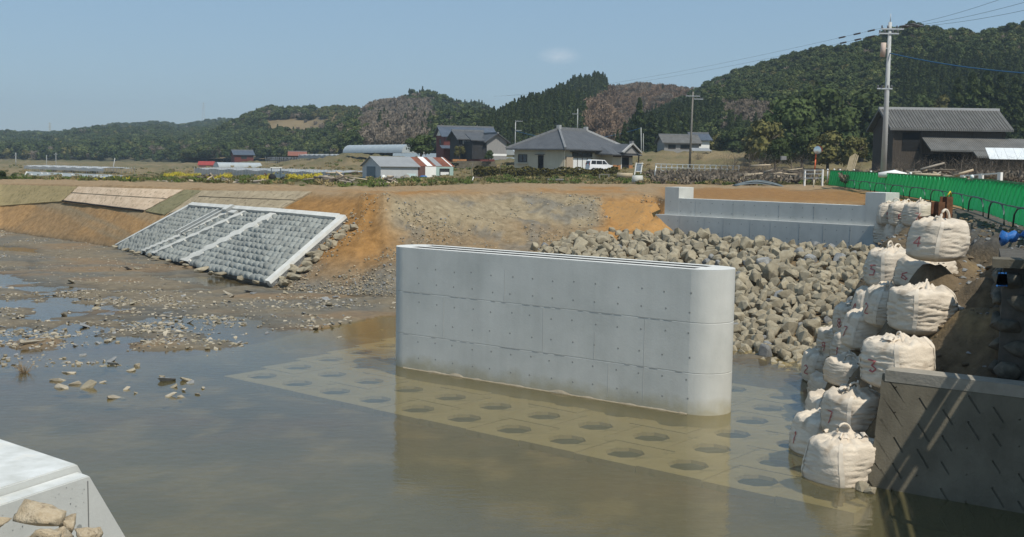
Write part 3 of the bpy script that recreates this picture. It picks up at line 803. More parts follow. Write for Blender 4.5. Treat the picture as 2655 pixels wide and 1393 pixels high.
def joined_rocks(name, pts, protos, m, parent=None, seed=3):
    """rocks as ONE mesh of kind stuff"""
    rr = random.Random(seed); cache = []
    for me in protos:
        v = np.array([q.co[:] for q in me.vertices]); me.calc_loop_triangles()
        f = np.array([t.vertices[:] for t in me.loop_triangles]); cache.append((v, f, [me.materials[0]]))
    groups = {}
    for x, y, z, s, rz, k in pts:
        v, f, mm_ = cache[k % len(cache)]
        R = np.array(Matrix.Rotation(rr.uniform(0, 6.3), 3, 'X') @ Matrix.Rotation(rr.uniform(0, 6.3), 3, 'Y'))
        groups.setdefault(0, []).append((v @ R.T * s + np.array((x, y, z)), f, k % len(cache)))
    vs, fs, mi, o_ = [], [], [], 0
    names = []
    for v, f, k in groups.get(0, []):
        mm_ = protos[k].materials[0]
        if mm_ not in names: names.append(mm_)
        vs.append(v); fs.append(f + o_); mi += [names.index(mm_)] * len(f); o_ += len(v)
    me = np_mesh(name, np.concatenate(vs), np.concatenate(fs), names[0], None, False)
    for q in names[1:]: me.materials.append(q)
    me.polygons.foreach_set('material_index', mi)
    o = link(name, me, parent); o['kind'] = 'stuff'
    return o
joined_rocks("boulder_fill", fillpts, ROCKS, M_rock, riprap)
print("riprap", len(placed))

# ------------------------------------------------------------------ block revetment on the slope
c_tl, c_tr, c_br, c_bl = surf(505, 540, .06), surf(905, 577, .06), surf(708, 748, .02), surf(308, 643, .02)
def _rq(s, t):
    p = (c_tl.lerp(c_tr, s)).lerp(c_bl.lerp(c_br, s), t)
    x, y = proj([p]); return surf(float(x[0]), float(y[0]), 0.22)
_RG = [[_rq(-0.1 + i * 1.2 / 30, j / 24) for i in range(31)] for j in range(25)]
def RQ(s, t, h=0.0):
    a, c_ = (s + 0.1) / 1.2 * 30, t * 24
    i, j = max(0, min(29, int(a))), max(0, min(23, int(c_))); f, g = a - i, c_ - j
    return (_RG[j][i].lerp(_RG[j][i + 1], f)).lerp(_RG[j + 1][i].lerp(_RG[j + 1][i + 1], f), g) + RN * h
RN = ((c_tr - c_tl).cross(c_tl - c_bl) + (c_br - c_bl).cross(c_tr - c_br)).normalized()
if RN.z < 0: RN = -RN
rw = (c_tr - c_tl).length; rwb = (c_br - c_bl).length; rl = ((c_bl - c_tl).length + (c_br - c_tr).length) / 2
print("revetment", rw, rwb, (c_bl - c_tl).length, (c_br - c_tr).length, c_tl, c_tr, c_br, c_bl)
rev = thing("block_revetment", "grey rock-faced block revetment in a pale concrete frame on the far river bank", "revetment", (0, 0, 0))
def strip(s0a, s1a, s0b, s1b, t0, t1, h0, h1, n=10):
    """a slab between two lines of the slope: left line s0a->s0b, right line s1a->s1b"""
    b = MB(); top = []; bot = []
    nc = max(1, int(abs(s1a - s0a) * 24))
    for i in range(n + 1):
        t = t0 + (t1 - t0) * i / n; f = i / n
        sa, sb = s0a + (s0b - s0a) * f, s1a + (s1b - s1a) * f
        top.append([RQ(sa + (sb - sa) * k / nc, t, h1) for k in range(nc + 1)]); bot.append([RQ(sa + (sb - sa) * k / nc, t, h0) for k in range(nc + 1)])
    b.grid(top, smooth=False, flip=True)
    for side in (0, -1): b.grid([[p[side] for p in top], [p[side] for p in bot]], smooth=False, flip=side == -1)
    for e in (0, -1): b.grid([top[e], bot[e]], smooth=False, flip=e == 0)
    return b
bw_ = 0.34
M_frame = mat("frame_concrete", (0.50, 0.495, 0.46), (0.62, 0.615, 0.575), 2, 0.85, 0.1)
strip(0, bw_ / rw, 0, bw_ / rwb, 0, 1, -0.3, 0.10).build("frame_beam", M_frame, rev)
strip(1 - bw_ * 1.3 / rw, 1, 1 - bw_ * 1.3 / rwb, 1, 0, 1, -0.3, 0.14).build("frame_beam", M_frame, rev)
strip(bw_ / rw + .001, 1 - bw_ * 1.3 / rw - .001, bw_ / rw + .001, 1 - bw_ * 1.3 / rw - .001, 0, 0.06, -0.3, 0.20).build("frame_beam", M_frame, rev)
strip(0.0, 1.0, 0.0, 1.0, 0.0, 1.0, -0.25, -0.02).build("base_course", mat("bedding_mortar", (0.10, 0.105, 0.105), (0.15, 0.155, 0.15), 5, 0.95), rev)
# the gutter with its headwall
strip(0.285, 0.318, 0.262, 0.292, 0.10, 0.60, -0.02, 0.05).build("gutter_floor", M_frame, rev)
for q in (0.0, 0.040):
    strip(0.278 + q, 0.287 + q, 0.256 + q, 0.264 + q, 0.10, 0.60, -0.02, 0.26).build("gutter_wall", M_frame, rev)
strip(0.325, 0.352, 0.325, 0.352, 0.02, 0.12, -0.1, 0.32).build("headwall", M_frame, rev)
strip(0.245, 0.322, 0.245, 0.322, 0.088, 0.155, -0.1, 0.05).build("inlet_recess", M_conc_old, rev)
strip(0.37, 0.41, 0.37, 0.41, 0.09, 0.14, -0.1, 0.22).build("landing_step", M_frame, rev)
div = [(0.62, 0.535, 0.07, 1.0, 0.026), (0.445, 0.315, 0.07, 1.0, 0.016), (0.30, 0.238, 0.62, 1.0, 0.016), (0.345, 0.295, 0.12, 0.60, 0.014)]
def block_mesh(seed):
    rr = random.Random(seed); N = 5; P = []
    for i in range(N + 1):
        row = []
        for j in range(N + 1):
            x, y = i / N - .5, j / N - .5
            e = max(abs(x), abs(y)) * 2
            e = min(1, math.hypot(x, y) * 2 / 1.12) if max(abs(x), abs(y)) < .499 else 1
            h = math.sqrt(max(0, 1 - e * e)) * 0.21 + (rr.uniform(-.05, .07) if e < 1 else -0.10)
            row.append((x * (1 if e < 1 else .96), y * (1 if e < 1 else .96), h))
        P.append(row)
    b = MB(); b.grid(P, smooth=True)
    return b.mesh("block", M_block)
BLK = [block_mesh(i) for i in range(6)]
rr = random.Random(9); blocks = []
bs = 0.52; nt = int(rl * 0.91 / (bs * 0.92)); nsn = int((rw + rwb) / 2 / bs)
for i in range(nt):
    t = 0.065 + (i + 0.5) / nt * 0.935
    for j in range(nsn + 1):
        s = (j + 0.5 * (i % 2)) / nsn
        wloc = rw + (rwb - rw) * t
        if s < bw_ / wloc + .010 or s > 1 - bw_ * 1.3 / wloc - .010: continue
        skip = False
        for sa, sb, t0, t1, hw in div:
            if t0 <= t <= t1:
                sm_ = sa + (sb - sa) * (t - t0) / (t1 - t0)
                if abs(s - sm_) < hw * (1.15 if (i // 2) % 2 else 0.8): skip = True
        if 0.10 < t < 0.60:
            f = (t - .1) / .5; sg = 0.302 + (0.278 - 0.302) * f
            if abs(s - sg) < 0.034: skip = True
        if t < 0.17 and 0.24 < s < 0.43: skip = True
        if skip: continue
        blocks.append((s, t))
sx = (RQ(0.6, .5) - RQ(0.5, .5)).normalized(); sy = RN.cross(sx)
base_rot = Matrix((sx, sy, RN)).transposed()
def blk_mat(s, t):
    sxl = (RQ(s + .01, t) - RQ(s - .01, t)); wd = sxl.length / .02 / nsn
    ln_ = (RQ(s, t + .01) - RQ(s, t - .01)).length / .02 * 0.935 / nt
    M = base_rot.to_4x4() @ Matrix.Rotation(rr.uniform(-.06, .06), 4, 'Z') @ Matrix.Rotation(rr.choice((0, math.pi / 2, math.pi)), 4, 'Z')
    k = 1.02
    return Matrix.Translation(RQ(s, t, 0.015 + rr.uniform(-.02, .02))) @ base_rot.to_4x4() @ Matrix.Rotation(rr.uniform(-.06, .06), 4, 'Z') @ Matrix.Diagonal((wd * k, ln_ * k, 0.5 * rr.uniform(.8, 1.25), 1))
blocks.sort(key=lambda q: RQ(*q).y)
vs, fs, oo = [], [], 0
for i, (s, t) in enumerate(blocks):
    M = blk_mat(s, t); me = BLK[rr.randrange(6)]
    if i < 300:
        o = link("block", me, rev); o.matrix_world = M
    else:
        v = np.array([q.co[:] for q in me.vertices]); f = np.array([p.vertices[:] for p in me.polygons])
        A = np.array(M); vs.append(v @ A[:3, :3].T + A[:3, 3]); fs.append(f + oo); oo += len(v)
if vs:
    o = link("block_field", np_mesh("block_field", np.concatenate(vs), np.concatenate(fs), M_block, None, True), rev); o['kind'] = 'stuff'
print("blocks", len(blocks))
for sa, sb, t0, t1, hw in div:                   # the white mortar between the fields, ragged where the blocks step
    b = MB(); P = []
    for i in range(41):
        f = i / 40; t = t0 + (t1 - t0) * f; sm_ = sa + (sb - sa) * f
        w_ = hw * (0.75 + 0.45 * (1 if (i // 3) % 2 else -0.2) + 0.1 * rr.random())
        P.append([RQ(sm_ - w_, t, -0.02), RQ(sm_ - w_ * .85, t, 0.15), RQ(sm_ + w_ * .85, t, 0.15), RQ(sm_ + w_, t, -0.02)])
    b.grid(P, smooth=False, flip=True); b.build("mortar_strip", M_mortar, rev)
# stones along the foot and down the right side of the revetment
ORD = ['first', 'second', 'third', 'fourth', 'fifth', 'sixth', 'seventh', 'eighth', 'ninth', 'tenth', 'eleventh', 'twelfth', 'thirteenth', 'fourteenth', 'fifteenth', 'sixteenth', 'seventeenth', 'eighteenth', 'nineteenth', 'twentieth'] + ['twenty-' + q for q in ('first', 'second', 'third', 'fourth', 'fifth', 'sixth', 'seventh', 'eighth', 'ninth')] + ['thirtieth'] + ['thirty-' + q for q in ('first', 'second', 'third', 'fourth', 'fifth', 'sixth', 'seventh', 'eighth', 'ninth')]
for k in range(14):
    s = rr.random(); p = RQ(0.02 + 0.98 * (k + rr.random() * .5) / 14, 1.0) + Vector((rr.uniform(-.3, .3), rr.uniform(-1.0, -.3), 0.02))
    o = link("toe_stone", ROCKS[rr.randrange(11)], None, p, (rr.uniform(-.3, .3), rr.uniform(-.3, .3), rr.uniform(0, 6)), (rr.uniform(.5, .9), rr.uniform(.4, .6), rr.uniform(.25, .35)))
    tag(o, "tan angular stone at the foot of the block revetment, %s from the left" % ORD[k], "stone", "stones along the foot of the block revetment")
for k in range(30):
    t = 0.06 + 0.94 * k / 30; p = surf(905 - 197 * t + rr.uniform(5, 30), 577 + 171 * t + rr.uniform(-4, 8), 0.1)
    o = link("edge_stone", ROCKS[rr.randrange(11)], None, p, (rr.uniform(-.4, .4), rr.uniform(-.4, .4), rr.uniform(0, 6)), (rr.uniform(.5, .95), rr.uniform(.4, .7), rr.uniform(.35, .5)))
    tag(o, "tan flat stone beside the revetment's right edge beam, %s from the top" % ORD[k], "stone", "stones down the right side of the block revetment")

# ------------------------------------------------------------------ erosion mats on the upper slope
def surf_patch(quad, nu_, nv_, lift, edge=0.0):
    (ax, ay), (bx, by), (cx, cy), (dx, dy) = quad      # top-left, top-right, bottom-right, bottom-left
    rows = []
    for j in range(nv_ + 1):
        v = j / nv_; row = []
        for i in range(nu_ + 1):
            u = i / nu_
            x = (ax + (bx - ax) * u) * (1 - v) + (dx + (cx - dx) * u) * v
            y = (ay + (by - ay) * u) * (1 - v) + (dy + (cy - dy) * u) * v
            row.append(surf(x, y, lift + 0.03 * mnoise.noise(Vector((u * 9, v * 7, lift * 90)))))
        rows.append(row)
    return rows
def straw(name, a, b_):
    return mat(name, a, b_, 1.4, 0.95, 0.8, 12, c3=tuple(x * .72 for x in a), s3=4)
mats_ = [("erosion_mat", "dull olive brown erosion mat at the far left of the bank slope", ((-120, 478), (203, 486), (163, 524), (-120, 545)), straw("mat_olive", (0.25, 0.20, 0.095), (0.34, 0.265, 0.135))),
         ("erosion_mat", "pale pinkish straw erosion mat on the upper bank slope", ((205, 486), (478, 495), (376, 550), (165, 524)), straw("mat_pink", (0.50, 0.37, 0.25), (0.64, 0.50, 0.36))),
         ("erosion_mat", "narrow dark olive erosion mat between two straw mats", ((481, 495), (526, 497), (430, 560), (379, 550)), straw("mat_dark", (0.17, 0.155, 0.08), (0.23, 0.205, 0.115))),
         ("erosion_mat", "greyish brown straw erosion mat just above the block revetment", ((530, 497), (808, 501), (713, 555), (503, 534)), straw("mat_brown", (0.30, 0.24, 0.155), (0.41, 0.335, 0.225)))]
for nm, lb, qd, mm_ in mats_:
    b = MB(); P = surf_patch(qd, 24, 14, 0.10); b.grid(P, flip=True, smooth=True)
    rim = P[0] + [r_[-1] for r_ in P[1:]] + P[-1][::-1][1:] + [r_[0] for r_ in P[::-1]][1:-1]
    b.grid([rim + [rim[0]], [p - bank_normal(400) * 0.2 for p in rim] + [rim[0] - bank_normal(400) * 0.2]], smooth=False)
    o = b.build(nm, mm_)
    if "greyish" in lb:
        b = MB(); b.grid(surf_patch(((527, 497), (531, 498), (501, 535), (434, 560)), 8, 14, 0.11), flip=True); b.build("mat_strip", mm_, o)
    tag(o, lb, "erosion mat", "erosion mats on the far bank")
    if "greyish" in lb or "pinkish" in lb:                # lapped seams and a dark lower hem
        b = MB(); hem = [p + bank_normal(500) * 0.03 for p in P[-1]]; b.tube(hem, 0.06, 5)
        b.build("rolled_hem", mat("black_hem", (0.035, 0.03, 0.025), None), o)
        for k in (6,):
            b = MB(); b.tube([p + bank_normal(500) * 0.02 for p in P[k]], 0.014, 4); b.build("lap_seam", mat("seam_dark", (0.17, 0.13, 0.08), None), o)

# ------------------------------------------------------------------ sand bags along the right bank
def bag_shape(seed, h=0.84, rad=0.575, squash=0.0, n=56, m=34):
    """body of a filled one-tonne bag: rounded square section, bulging sides, creases, crumpled top"""
    rr = random.Random(seed); P = []; ph = rr.uniform(0, 6)
    lean = rr.uniform(-.05, .05), rr.uniform(-.04, .04)
    def radius(th, v):
        sq = (abs(math.cos(th)) ** 4.2 + abs(math.sin(th)) ** 4.2) ** (-1 / 4.2)
        prof = (0.93 + 0.07 * math.sin(math.pi * min(1, v * 1.1))) * min(1, (v + 0.03) / 0.16) ** .30
        if v > .90: prof *= 1 - 0.13 * ((v - .90) / .10) ** 2
        return rad * prof * (0.42 + 0.58 * sq)
    for i in range(m + 1):
        v = i / m; row = []
        for j in range(n):
            th = 2 * math.pi * j / n
            r_ = radius(th, v)
            q = Vector((math.cos(th) * 2.2, math.sin(th) * 2.2, seed * 3.7))
            side_ = 0.35 + 0.65 * max(0, min(1, 0.5 + 1.2 * mnoise.noise(Vector((q.x * .35, q.y * .35, seed * 2.1)))))
            crease = (0.5 - 2 * abs(mnoise.noise(Vector((q.x * .8, q.y * .8, v * 17 + seed + .8 * mnoise.noise(Vector((q.x, q.y, v * 3)))))))) * 0.055 * side_ * math.sin(math.pi * min(1, v * 1.05))
            crease += mnoise.noise(Vector((q.x * 1.3, q.y * 1.3, v * 46 + seed))) * 0.016 * side_
            big = mnoise.noise(Vector((q.x * .5, q.y * .5, v * 1.5 + seed))) * 0.055
            r_ += crease + big
            z = h * v
            if v > .86: z += 0.055 * mnoise.noise(Vector((q.x * 2.2, q.y * 2.2, v * 12)))
            if squash: z *= 1 - squash * (0.5 + 0.5 * mnoise.noise(Vector((q.x * .5, q.y * .5, 9))))
            row.append(Vector((r_ * math.cos(th) + lean[0] * v, r_ * math.sin(th) + lean[1] * v, z)))
        P.append(row)
    top = []
    for k in range(1, 6):                            # crumpled closure
        f = 1 - k / 6; row = []
        for j in range(n):
            p = P[m][j]; th = 2 * math.pi * j / n
            zz = p.z + 0.012 * k + 0.16 * mnoise.noise(Vector((math.cos(th) * 4.6 * f + seed, math.sin(th) * 4.6 * f, k * .9))) * (1 - .3 * f)
            row.append(Vector((p.x * f, p.y * f, zz)))
        top.append(row)
    return P, top
def bag_body(seed, squash=0.0):
    P, top = bag_shape(seed, squash=squash); b = MB()
    rows = [r_ + [r_[0]] for r_ in P + top]
    b.grid(rows, smooth=True); n = len(P[0])
    c_ = sum((p for p in top[-1]), Vector()) / n + Vector((0, 0, 0.03))
    o_ = len(b.v); b.v.append(tuple(c_))
    s_ = len(rows) - 1
    for j in range(n):
        b.f.append((s_ * (n + 1) + j, s_ * (n + 1) + j + 1, o_)); b.mi.append(0); b.sm.append(True)
    b.add([P[0][j] for j in range(n)], [tuple(range(n))[::-1]])
    me = b.mesh("bag_body", M_bag)
    return me, P, top
STROKES = {'1': [[(.5, 0), (.5, 1), (.35, .8)]], '2': [[(.1, .8), (.5, 1), (.9, .75), (.1, 0), (.9, 0)]], '3': [[(.1, .95), (.8, .9), (.4, .55), (.85, .3), (.5, 0), (.1, .1)]],
           '5': [[(.9, 1), (.2, 1), (.2, .6), (.8, .55), (.8, .1), (.1, 0)]], '6': [[(.8, 1), (.2, .6), (.15, .1), (.6, 0), (.8, .3), (.2, .5)]],
           '7': [[(.1, 1), (.9, 1), (.4, 0)]], '4': [[(.7, 0), (.7, 1), (.1, .35), (.95, .35)]], '9': [[(.85, .6), (.4, .5), (.15, .8), (.55, 1), (.85, .8), (.6, 0)]],
           '8': [[(.5, .55), (.15, .8), (.5, 1), (.85, .8), (.2, .25), (.5, 0), (.85, .25), (.5, .55)]]}
def ribbon(P, top, path, w, lift):
    """path of (angle, level) laid on the bag; level > 1 runs over the top"""
    n = len(P[0]); rows = P + top
    def pt(th, v):
        jj = (th / (2 * math.pi) * n) % n; j = int(jj); f = jj - j
        vv = v * (len(P) - 1) if v <= 1 else (len(P) - 1) + (v - 1) * len(top)
        i = min(int(vv), len(rows) - 2); g = vv - i
        a = rows[i][j].lerp(rows[i][(j + 1) % n], f); c_ = rows[i + 1][j].lerp(rows[i + 1][(j + 1) % n], f)
        p = a.lerp(c_, g); q = Vector((p.x, p.y, 0.25 * (p.z - .45))).normalized()
        if v > 1: q = Vector((0, 0, 1))
        return p + q * lift
    out = []
    for k, (th, v) in enumerate(path):
        p0 = path[max(0, k - 1)]; p1 = path[min(len(path) - 1, k + 1)]
        dx, dy = (p1[0] - p0[0]) * .55, (p1[1] - p0[1]) * .92
        L = math.hypot(dx, dy) or 1
        nx, ny = -dy / L * w / .55, dx / L * w / .92
        out.append([pt(th - nx / 2, max(0, v - ny / 2)), pt(th + nx / 2, max(0, v + ny / 2))])
    return out
def dense(path, k=6):
    o_ = []
    for a, c_ in zip(path[:-1], path[1:]):
        o_ += [(a[0] + (c_[0] - a[0]) * i / k, a[1] + (c_[1] - a[1]) * i / k) for i in range(k)]
    return o_ + [path[-1]]
BAGS = [bag_body(i) for i in range(7)] + [bag_body(20 + i, 0.55) for i in range(3)]
STRAPS = []
for k, (me, P, top) in enumerate(BAGS):
    one = []
    for q in range(4):
        b = MB(); b.grid(ribbon(P, top, [(math.pi / 4 + q * math.pi / 2 + 0.08 * math.sin(v * 3 + q + k), v * 1.25) for v in [i / 24 for i in range(25)]], 0.07, 0.011), smooth=True)
        one.append(b.mesh("strap", M_strap))
    lo_ = []
    for q in range(2):                                     # loops over the closure
        c_ = top[3][int(len(P[0]) * (.12 + .5 * q))]; rr = random.Random(k * 5 + q)
        b = MB(); hgt = rr.uniform(.05, .16); dirv = Vector((rr.uniform(-1, 1), rr.uniform(-1, 1), 0)).normalized()
        pts = [c_ + dirv * (0.13 * math.cos(a)) + Vector((0, 0, 0.02 + hgt * math.sin(a))) for a in [math.pi * i / 8 for i in range(9)]]
        b.tube(pts, 0.022, 5); lo_.append(b.mesh("lifting_loop", M_strap))
    fl = MB(); rr = random.Random(k + 60)                  # loose flaps of cloth at the closure
    for q in range(4):
        th = rr.uniform(0, 6.28); r0 = rr.uniform(.12, .40); cz = BAGS[k][2][2][0].z + 0.02
        e = Vector((math.cos(th), math.sin(th), 0)); e2 = Vector((-e.y, e.x, 0)); L = rr.uniform(.07, .15)
        rowsf = []
        for i in range(5):
            h_ = 0.03 * math.sin(i / 4 * math.pi * .9) + 0.01
            rowsf.append([e * r0 + e2 * ((i / 4 - .5) * L) + Vector((0, 0, cz - .03)), e * (r0 + .04 * math.sin(i * 2.1 + q)) + e2 * ((i / 4 - .5) * L * 1.1) + Vector((0, 0, cz + h_)),
                          e * (r0 + .09) + e2 * ((i / 4 - .5) * L) + Vector((0, 0, cz - .02))])
        fl.grid(rowsf)
    STRAPS.append((one, lo_, fl.mesh("closure_folds", M_strap)))
bag_spec = [  # px, py of the base, distance, size, shape, number, what sets it apart
    (2178, 1262, 19.6, 1.02, 0, '', "bulging white sand bag standing in the water, lowest and nearest of the bags"),
    (2213, 1135, 20.7, 1.0, 1, '7', "white sand bag marked 7 leaning on the left end of the slotted wall"),
    (2126, 1196, 21.6, 1.0, 2, '1', "dirty sand bag at the water behind the lowest bag, mostly hidden by it"),
    (2152, 1095, 24.0, 0.9, 7, '', "collapsed crumpled sand bag at the water's edge behind the bag marked 7"),
    (2152, 1036, 26.2, 0.85, 8, '', "flattened torn sand bag at the water between two standing bags"),
    (2136, 995, 28.8, 0.98, 3, '2', "sand bag marked 2 at the water where the stone apron ends"),
    (2204, 1000, 24.6, 0.92, 9, '', "half empty crumpled sand bag left of the big bag marked 3"),
    (2183, 938, 28.6, 1.0, 4, '9', "sand bag marked 9 in shade beside the stone apron"),
    (2219, 952, 26.6, 0.95, 5, '1', "small slumped sand bag behind the half empty one"),
    (2322, 1004, 20.4, 1.03, 6, '3', "large white sand bag marked 3 resting above the slotted wall"),
    (2222, 880, 27.6, 0.98, 1, '8', "sand bag marked 8 leaning over the stone apron, second tier"),
    (2246, 905, 25.4, 0.98, 2, '7', "sand bag marked 7 in shade behind the large bag marked 3"),
    (2270, 842, 26.6, 1.0, 0, '4', "sand bag marked 4 at the left of the middle tier"),
    (2308, 848, 24.6, 1.0, 3, '2', "sand bag marked 2 with a white strap between two bags of the middle tier"),
    (2390, 864, 21.9, 1.03, 4, '', "large striped and creased sand bag bright in the sun, middle of the stack"),
    (2312, 748, 26.6, 1.06, 5, '5', "greyish sand bag marked 5 in front of the stone apron, upper tier"),
    (2398, 752, 24.4, 1.02, 8, '6', "sand bag with a loose flap of cloth hanging to its right"),
    (2425, 676, 23.2, 0.96, 2, '4', "topmost large sand bag with a white lifting loop standing up"),
    (2305, 637, 46.6, 1.05, 6, '1', "sand bag marked 1 against the abutment, lower row"),
    (2332, 638, 45.6, 1.05, 3, '2', "sand bag marked 2 in the lower row beside the abutment"),
    (2362, 640, 44.4, 1.05, 1, '', "sand bag of the lower row half hidden by the topmost large bag"),
    (2311, 586, 46.2, 1.05, 0, '5', "sand bag marked 5 against the abutment, upper row"),
    (2344, 588, 45.0, 1.08, 4, '6', "sand bag marked 6 in the middle of the upper row by the abutment"),
    (2386, 591, 43.6, 1.1, 5, '7', "sand bag marked 7 in the upper row left of the rusty piles")]
bag_base = []
for k, (px, py, Yd, sz, shp, num, lab) in enumerate(bag_spec):
    p = atY(px, py, Yd)
    if p.z < -0.15: p.z = -0.15
    bag_base.append(p)
    rr = random.Random(500 + k); rot = rr.uniform(-.35, .35) + (0.3 if k < 18 else 0)
    t = thing("sand_bag", lab, "sand bag", p, rot, "white sand bags stacked along the right bank", sz)
    me, P, top = BAGS[shp]; one, lo_, flp = STRAPS[shp]
    link("bag_body", me, t)
    for s_ in one: link("strap", s_, t)
    for s_ in lo_: link("lifting_loop", s_, t)
    link("closure_folds", flp, t)["kind"] = "stuff"
    if num:
        b = MB(); th0 = math.atan2(-0.30, -0.95) - rot + rr.uniform(-.15, .15)
        if k >= 18: th0 = math.atan2(-0.85, -0.5) - rot
        sc_ = 0.27
        for st in STROKES[num]:
            path = dense([(th0 + (x - .5) * sc_ * 1.5, 0.36 + (y) * sc_ + 0.02 * rr.random()) for x, y in st], 5)
            b.grid(ribbon(P, top, path, 0.030, 0.012))
        b.build("painted_number", M_red, t)
    if k == 17:                                            # the loop that stands up
        b = MB(); b.tube([(0.18 + 0.14 * math.cos(a), -0.05, 0.86 + 0.24 * math.sin(a)) for a in [math.pi * i / 10 for i in range(11)]], 0.028, 6); b.build("lifting_loop", M_strap, t)
    if k == 16:
        b = MB(); b.grid([[(0.30 + 0.55 * i / 8, -.25 + .5 * j / 4, 0.86 - 0.42 * (i / 8) ** 2 + .04 * math.sin(i + j * 2)) for j in range(5)] for i in range(9)]); b.build("cloth_flap", M_bag, t)
    print("bag", k, [round(q, 2) for q in p])

# ------------------------------------------------------------------ right bank
WA = at(2258, 1262, 0); WB = at(2655, 1332, 0)
wd_ = Vector((WB.x - WA.x, WB.y - WA.y, 0)).normalized(); wnrm = Vector((-wd_.y, wd_.x, 0))
if wnrm.y < 0: wnrm = -wnrm
WT = 1.88; BAT = 0.30; WLEN = (WB - WA).length + 4.0
ctl = [(p.x, p.y, p.z - 0.03) for p in bag_base[:18]] + [(p.x, p.y, min(p.z, 2.3) - .03) for p in bag_base[18:21]]
for a in (0.6, 1.2, 2, 3, 4, 5, 6): 
    q = WA + wd_ * a + wnrm * (BAT * WT + 0.5); ctl.append((q.x, q.y, WT + 0.02))
    q = WA + wd_ * a + wnrm * (BAT * WT + 0.15); ctl.append((q.x, q.y, WT - 0.02))
    q = WA + wd_ * a + wnrm * 0.3; ctl.append((q.x, q.y, -0.4))
for x, y, z in ((9.6, 22.6, 3.35), (10.6, 21.4, 3.75), (11.4, 24.5, 3.95), (12.4, 28, 3.95), (13.2, 31, 3.95), (14.5, 36, 3.95), (16.5, 42, 3.95), (18.5, 47, 3.95), (17, 31, 4), (21, 40, 4), (26, 55, 4),
                (30, 30, 4), (35, 60, 4), (10.2, 26.5, 3.55), (11.0, 30.5, 3.4), (12.5, 36, 3.3), (14.5, 41, 3.3), (9.4, 29.5, 2.0), (11, 36, 1.6), (13, 41, 2.1), (19, 25, 4), (14, 22, 3.95), (17, 50, 4), (22, 62, 4), (15.6, 45.5, 3.4),
                (16.6, 45.5, 3.9), (8.6, 22.6, 2.9), (9.3, 24.6, 3.5), (8.9, 21.2, 2.9), (9.6, 20.4, 3.0)): ctl.append((x, y, z))
ctl += [(4.9, 19.6, -.9), (5.2, 22, -.9), (5.6, 24.5, -.9), (6.2, 27, -.8), (6.6, 29.5, -.8), (5, 17, -1), (6.6, 18.0, -1), (8.5, 16.6, -1), (7.0, 31.5, -.6)]
ctl = np.array(ctl)
bx = np.concatenate([np.arange(4.6, 14, 0.11), np.arange(14, 36, 0.3)]); by = np.concatenate([np.arange(16.4, 34, 0.11), np.arange(34, 64, 0.3)])
BX, BY = np.meshgrid(bx, by)
num_ = 0; den = 0
for x, y, z in ctl:
    w_ = 1.0 / ((BX - x) ** 2 + (BY - y) ** 2 + 0.05) ** 1.7; num_ = num_ + w_ * z; den = den + w_
BZ = num_ / den
BZ = BZ + 0.09 * fbm(BX * 1.3, BY * 1.3, 3.0, 4) + 0.05 * fbm(BX * 4, BY * 4, 1.0, 3) - 0.10 * sstep(3.7, 3.9, BZ)
# keep it behind the slotted wall, below the apron and clear of the far abutment
side = (BX - WA.x) * wnrm.x + (BY - WA.y) * wnrm.y; alg = (BX - WA.x) * wd_.x + (BY - WA.y) * wd_.y
BZ = np.where((side < BAT * WT + 0.02) & (alg > -0.3), np.minimum(BZ, -0.7), BZ)
lim = [(5.45, 17), (5.55, 19.6), (6.0, 21.6), (6.85, 24), (7.55, 26.2), (8.2, 28.6), (9.0, 30.0), (11.1, 35), (13.5, 40), (15.5, 44.6), (15.7, 46.0)]
xl = np.interp(BY, [q[1] for q in lim], [q[0] for q in lim])
BZ = BZ - 1.6 * (1 - sstep(-0.55, 0.15, BX - xl + 0.12 * fbm(BX, BY, 2.0, 3))) - 1.5 * (1 - sstep(-1.4, -0.3, BX - xl))
aside = (BX - AL.x) * AU.x + (BY - AL.y) * AU.y
BZ = np.where((aside < ALEN + 0.1) & (BY > 38), np.minimum(BZ, 1.2), BZ)
be = np.array((0.185, 0.135, 0.08)); bg = np.array((0.105, 0.10, 0.09)); bd = np.array((0.25, 0.175, 0.09))
t1_ = fbm(BX * .8, BY * .8, 2.0, 4)
cc = np.zeros(BX.shape + (3,)) + be
cc = lay(cc, bd, sstep(0.0, 0.6, t1_))
cc = lay(cc, bg, sstep(3.35, 3.75, BZ + 0.15 * t1_) * 0.9)
cc = lay(cc, np.array((0.10, 0.08, 0.055)), sstep(0.1, 0.6, fbm(BX * 2.1, BY * 2.1, 5.0, 3)) * 0.6)
struct(link("right_bank", np_grid_mesh("right_bank", BX, BY, BZ, mat("right_bank_soil", (1, 1, 1), (0.5, 0.5, 0.5), 5, 0.95, 0.9, 10, attr='tint'), {'tint': cc.reshape(-1, 3)})))

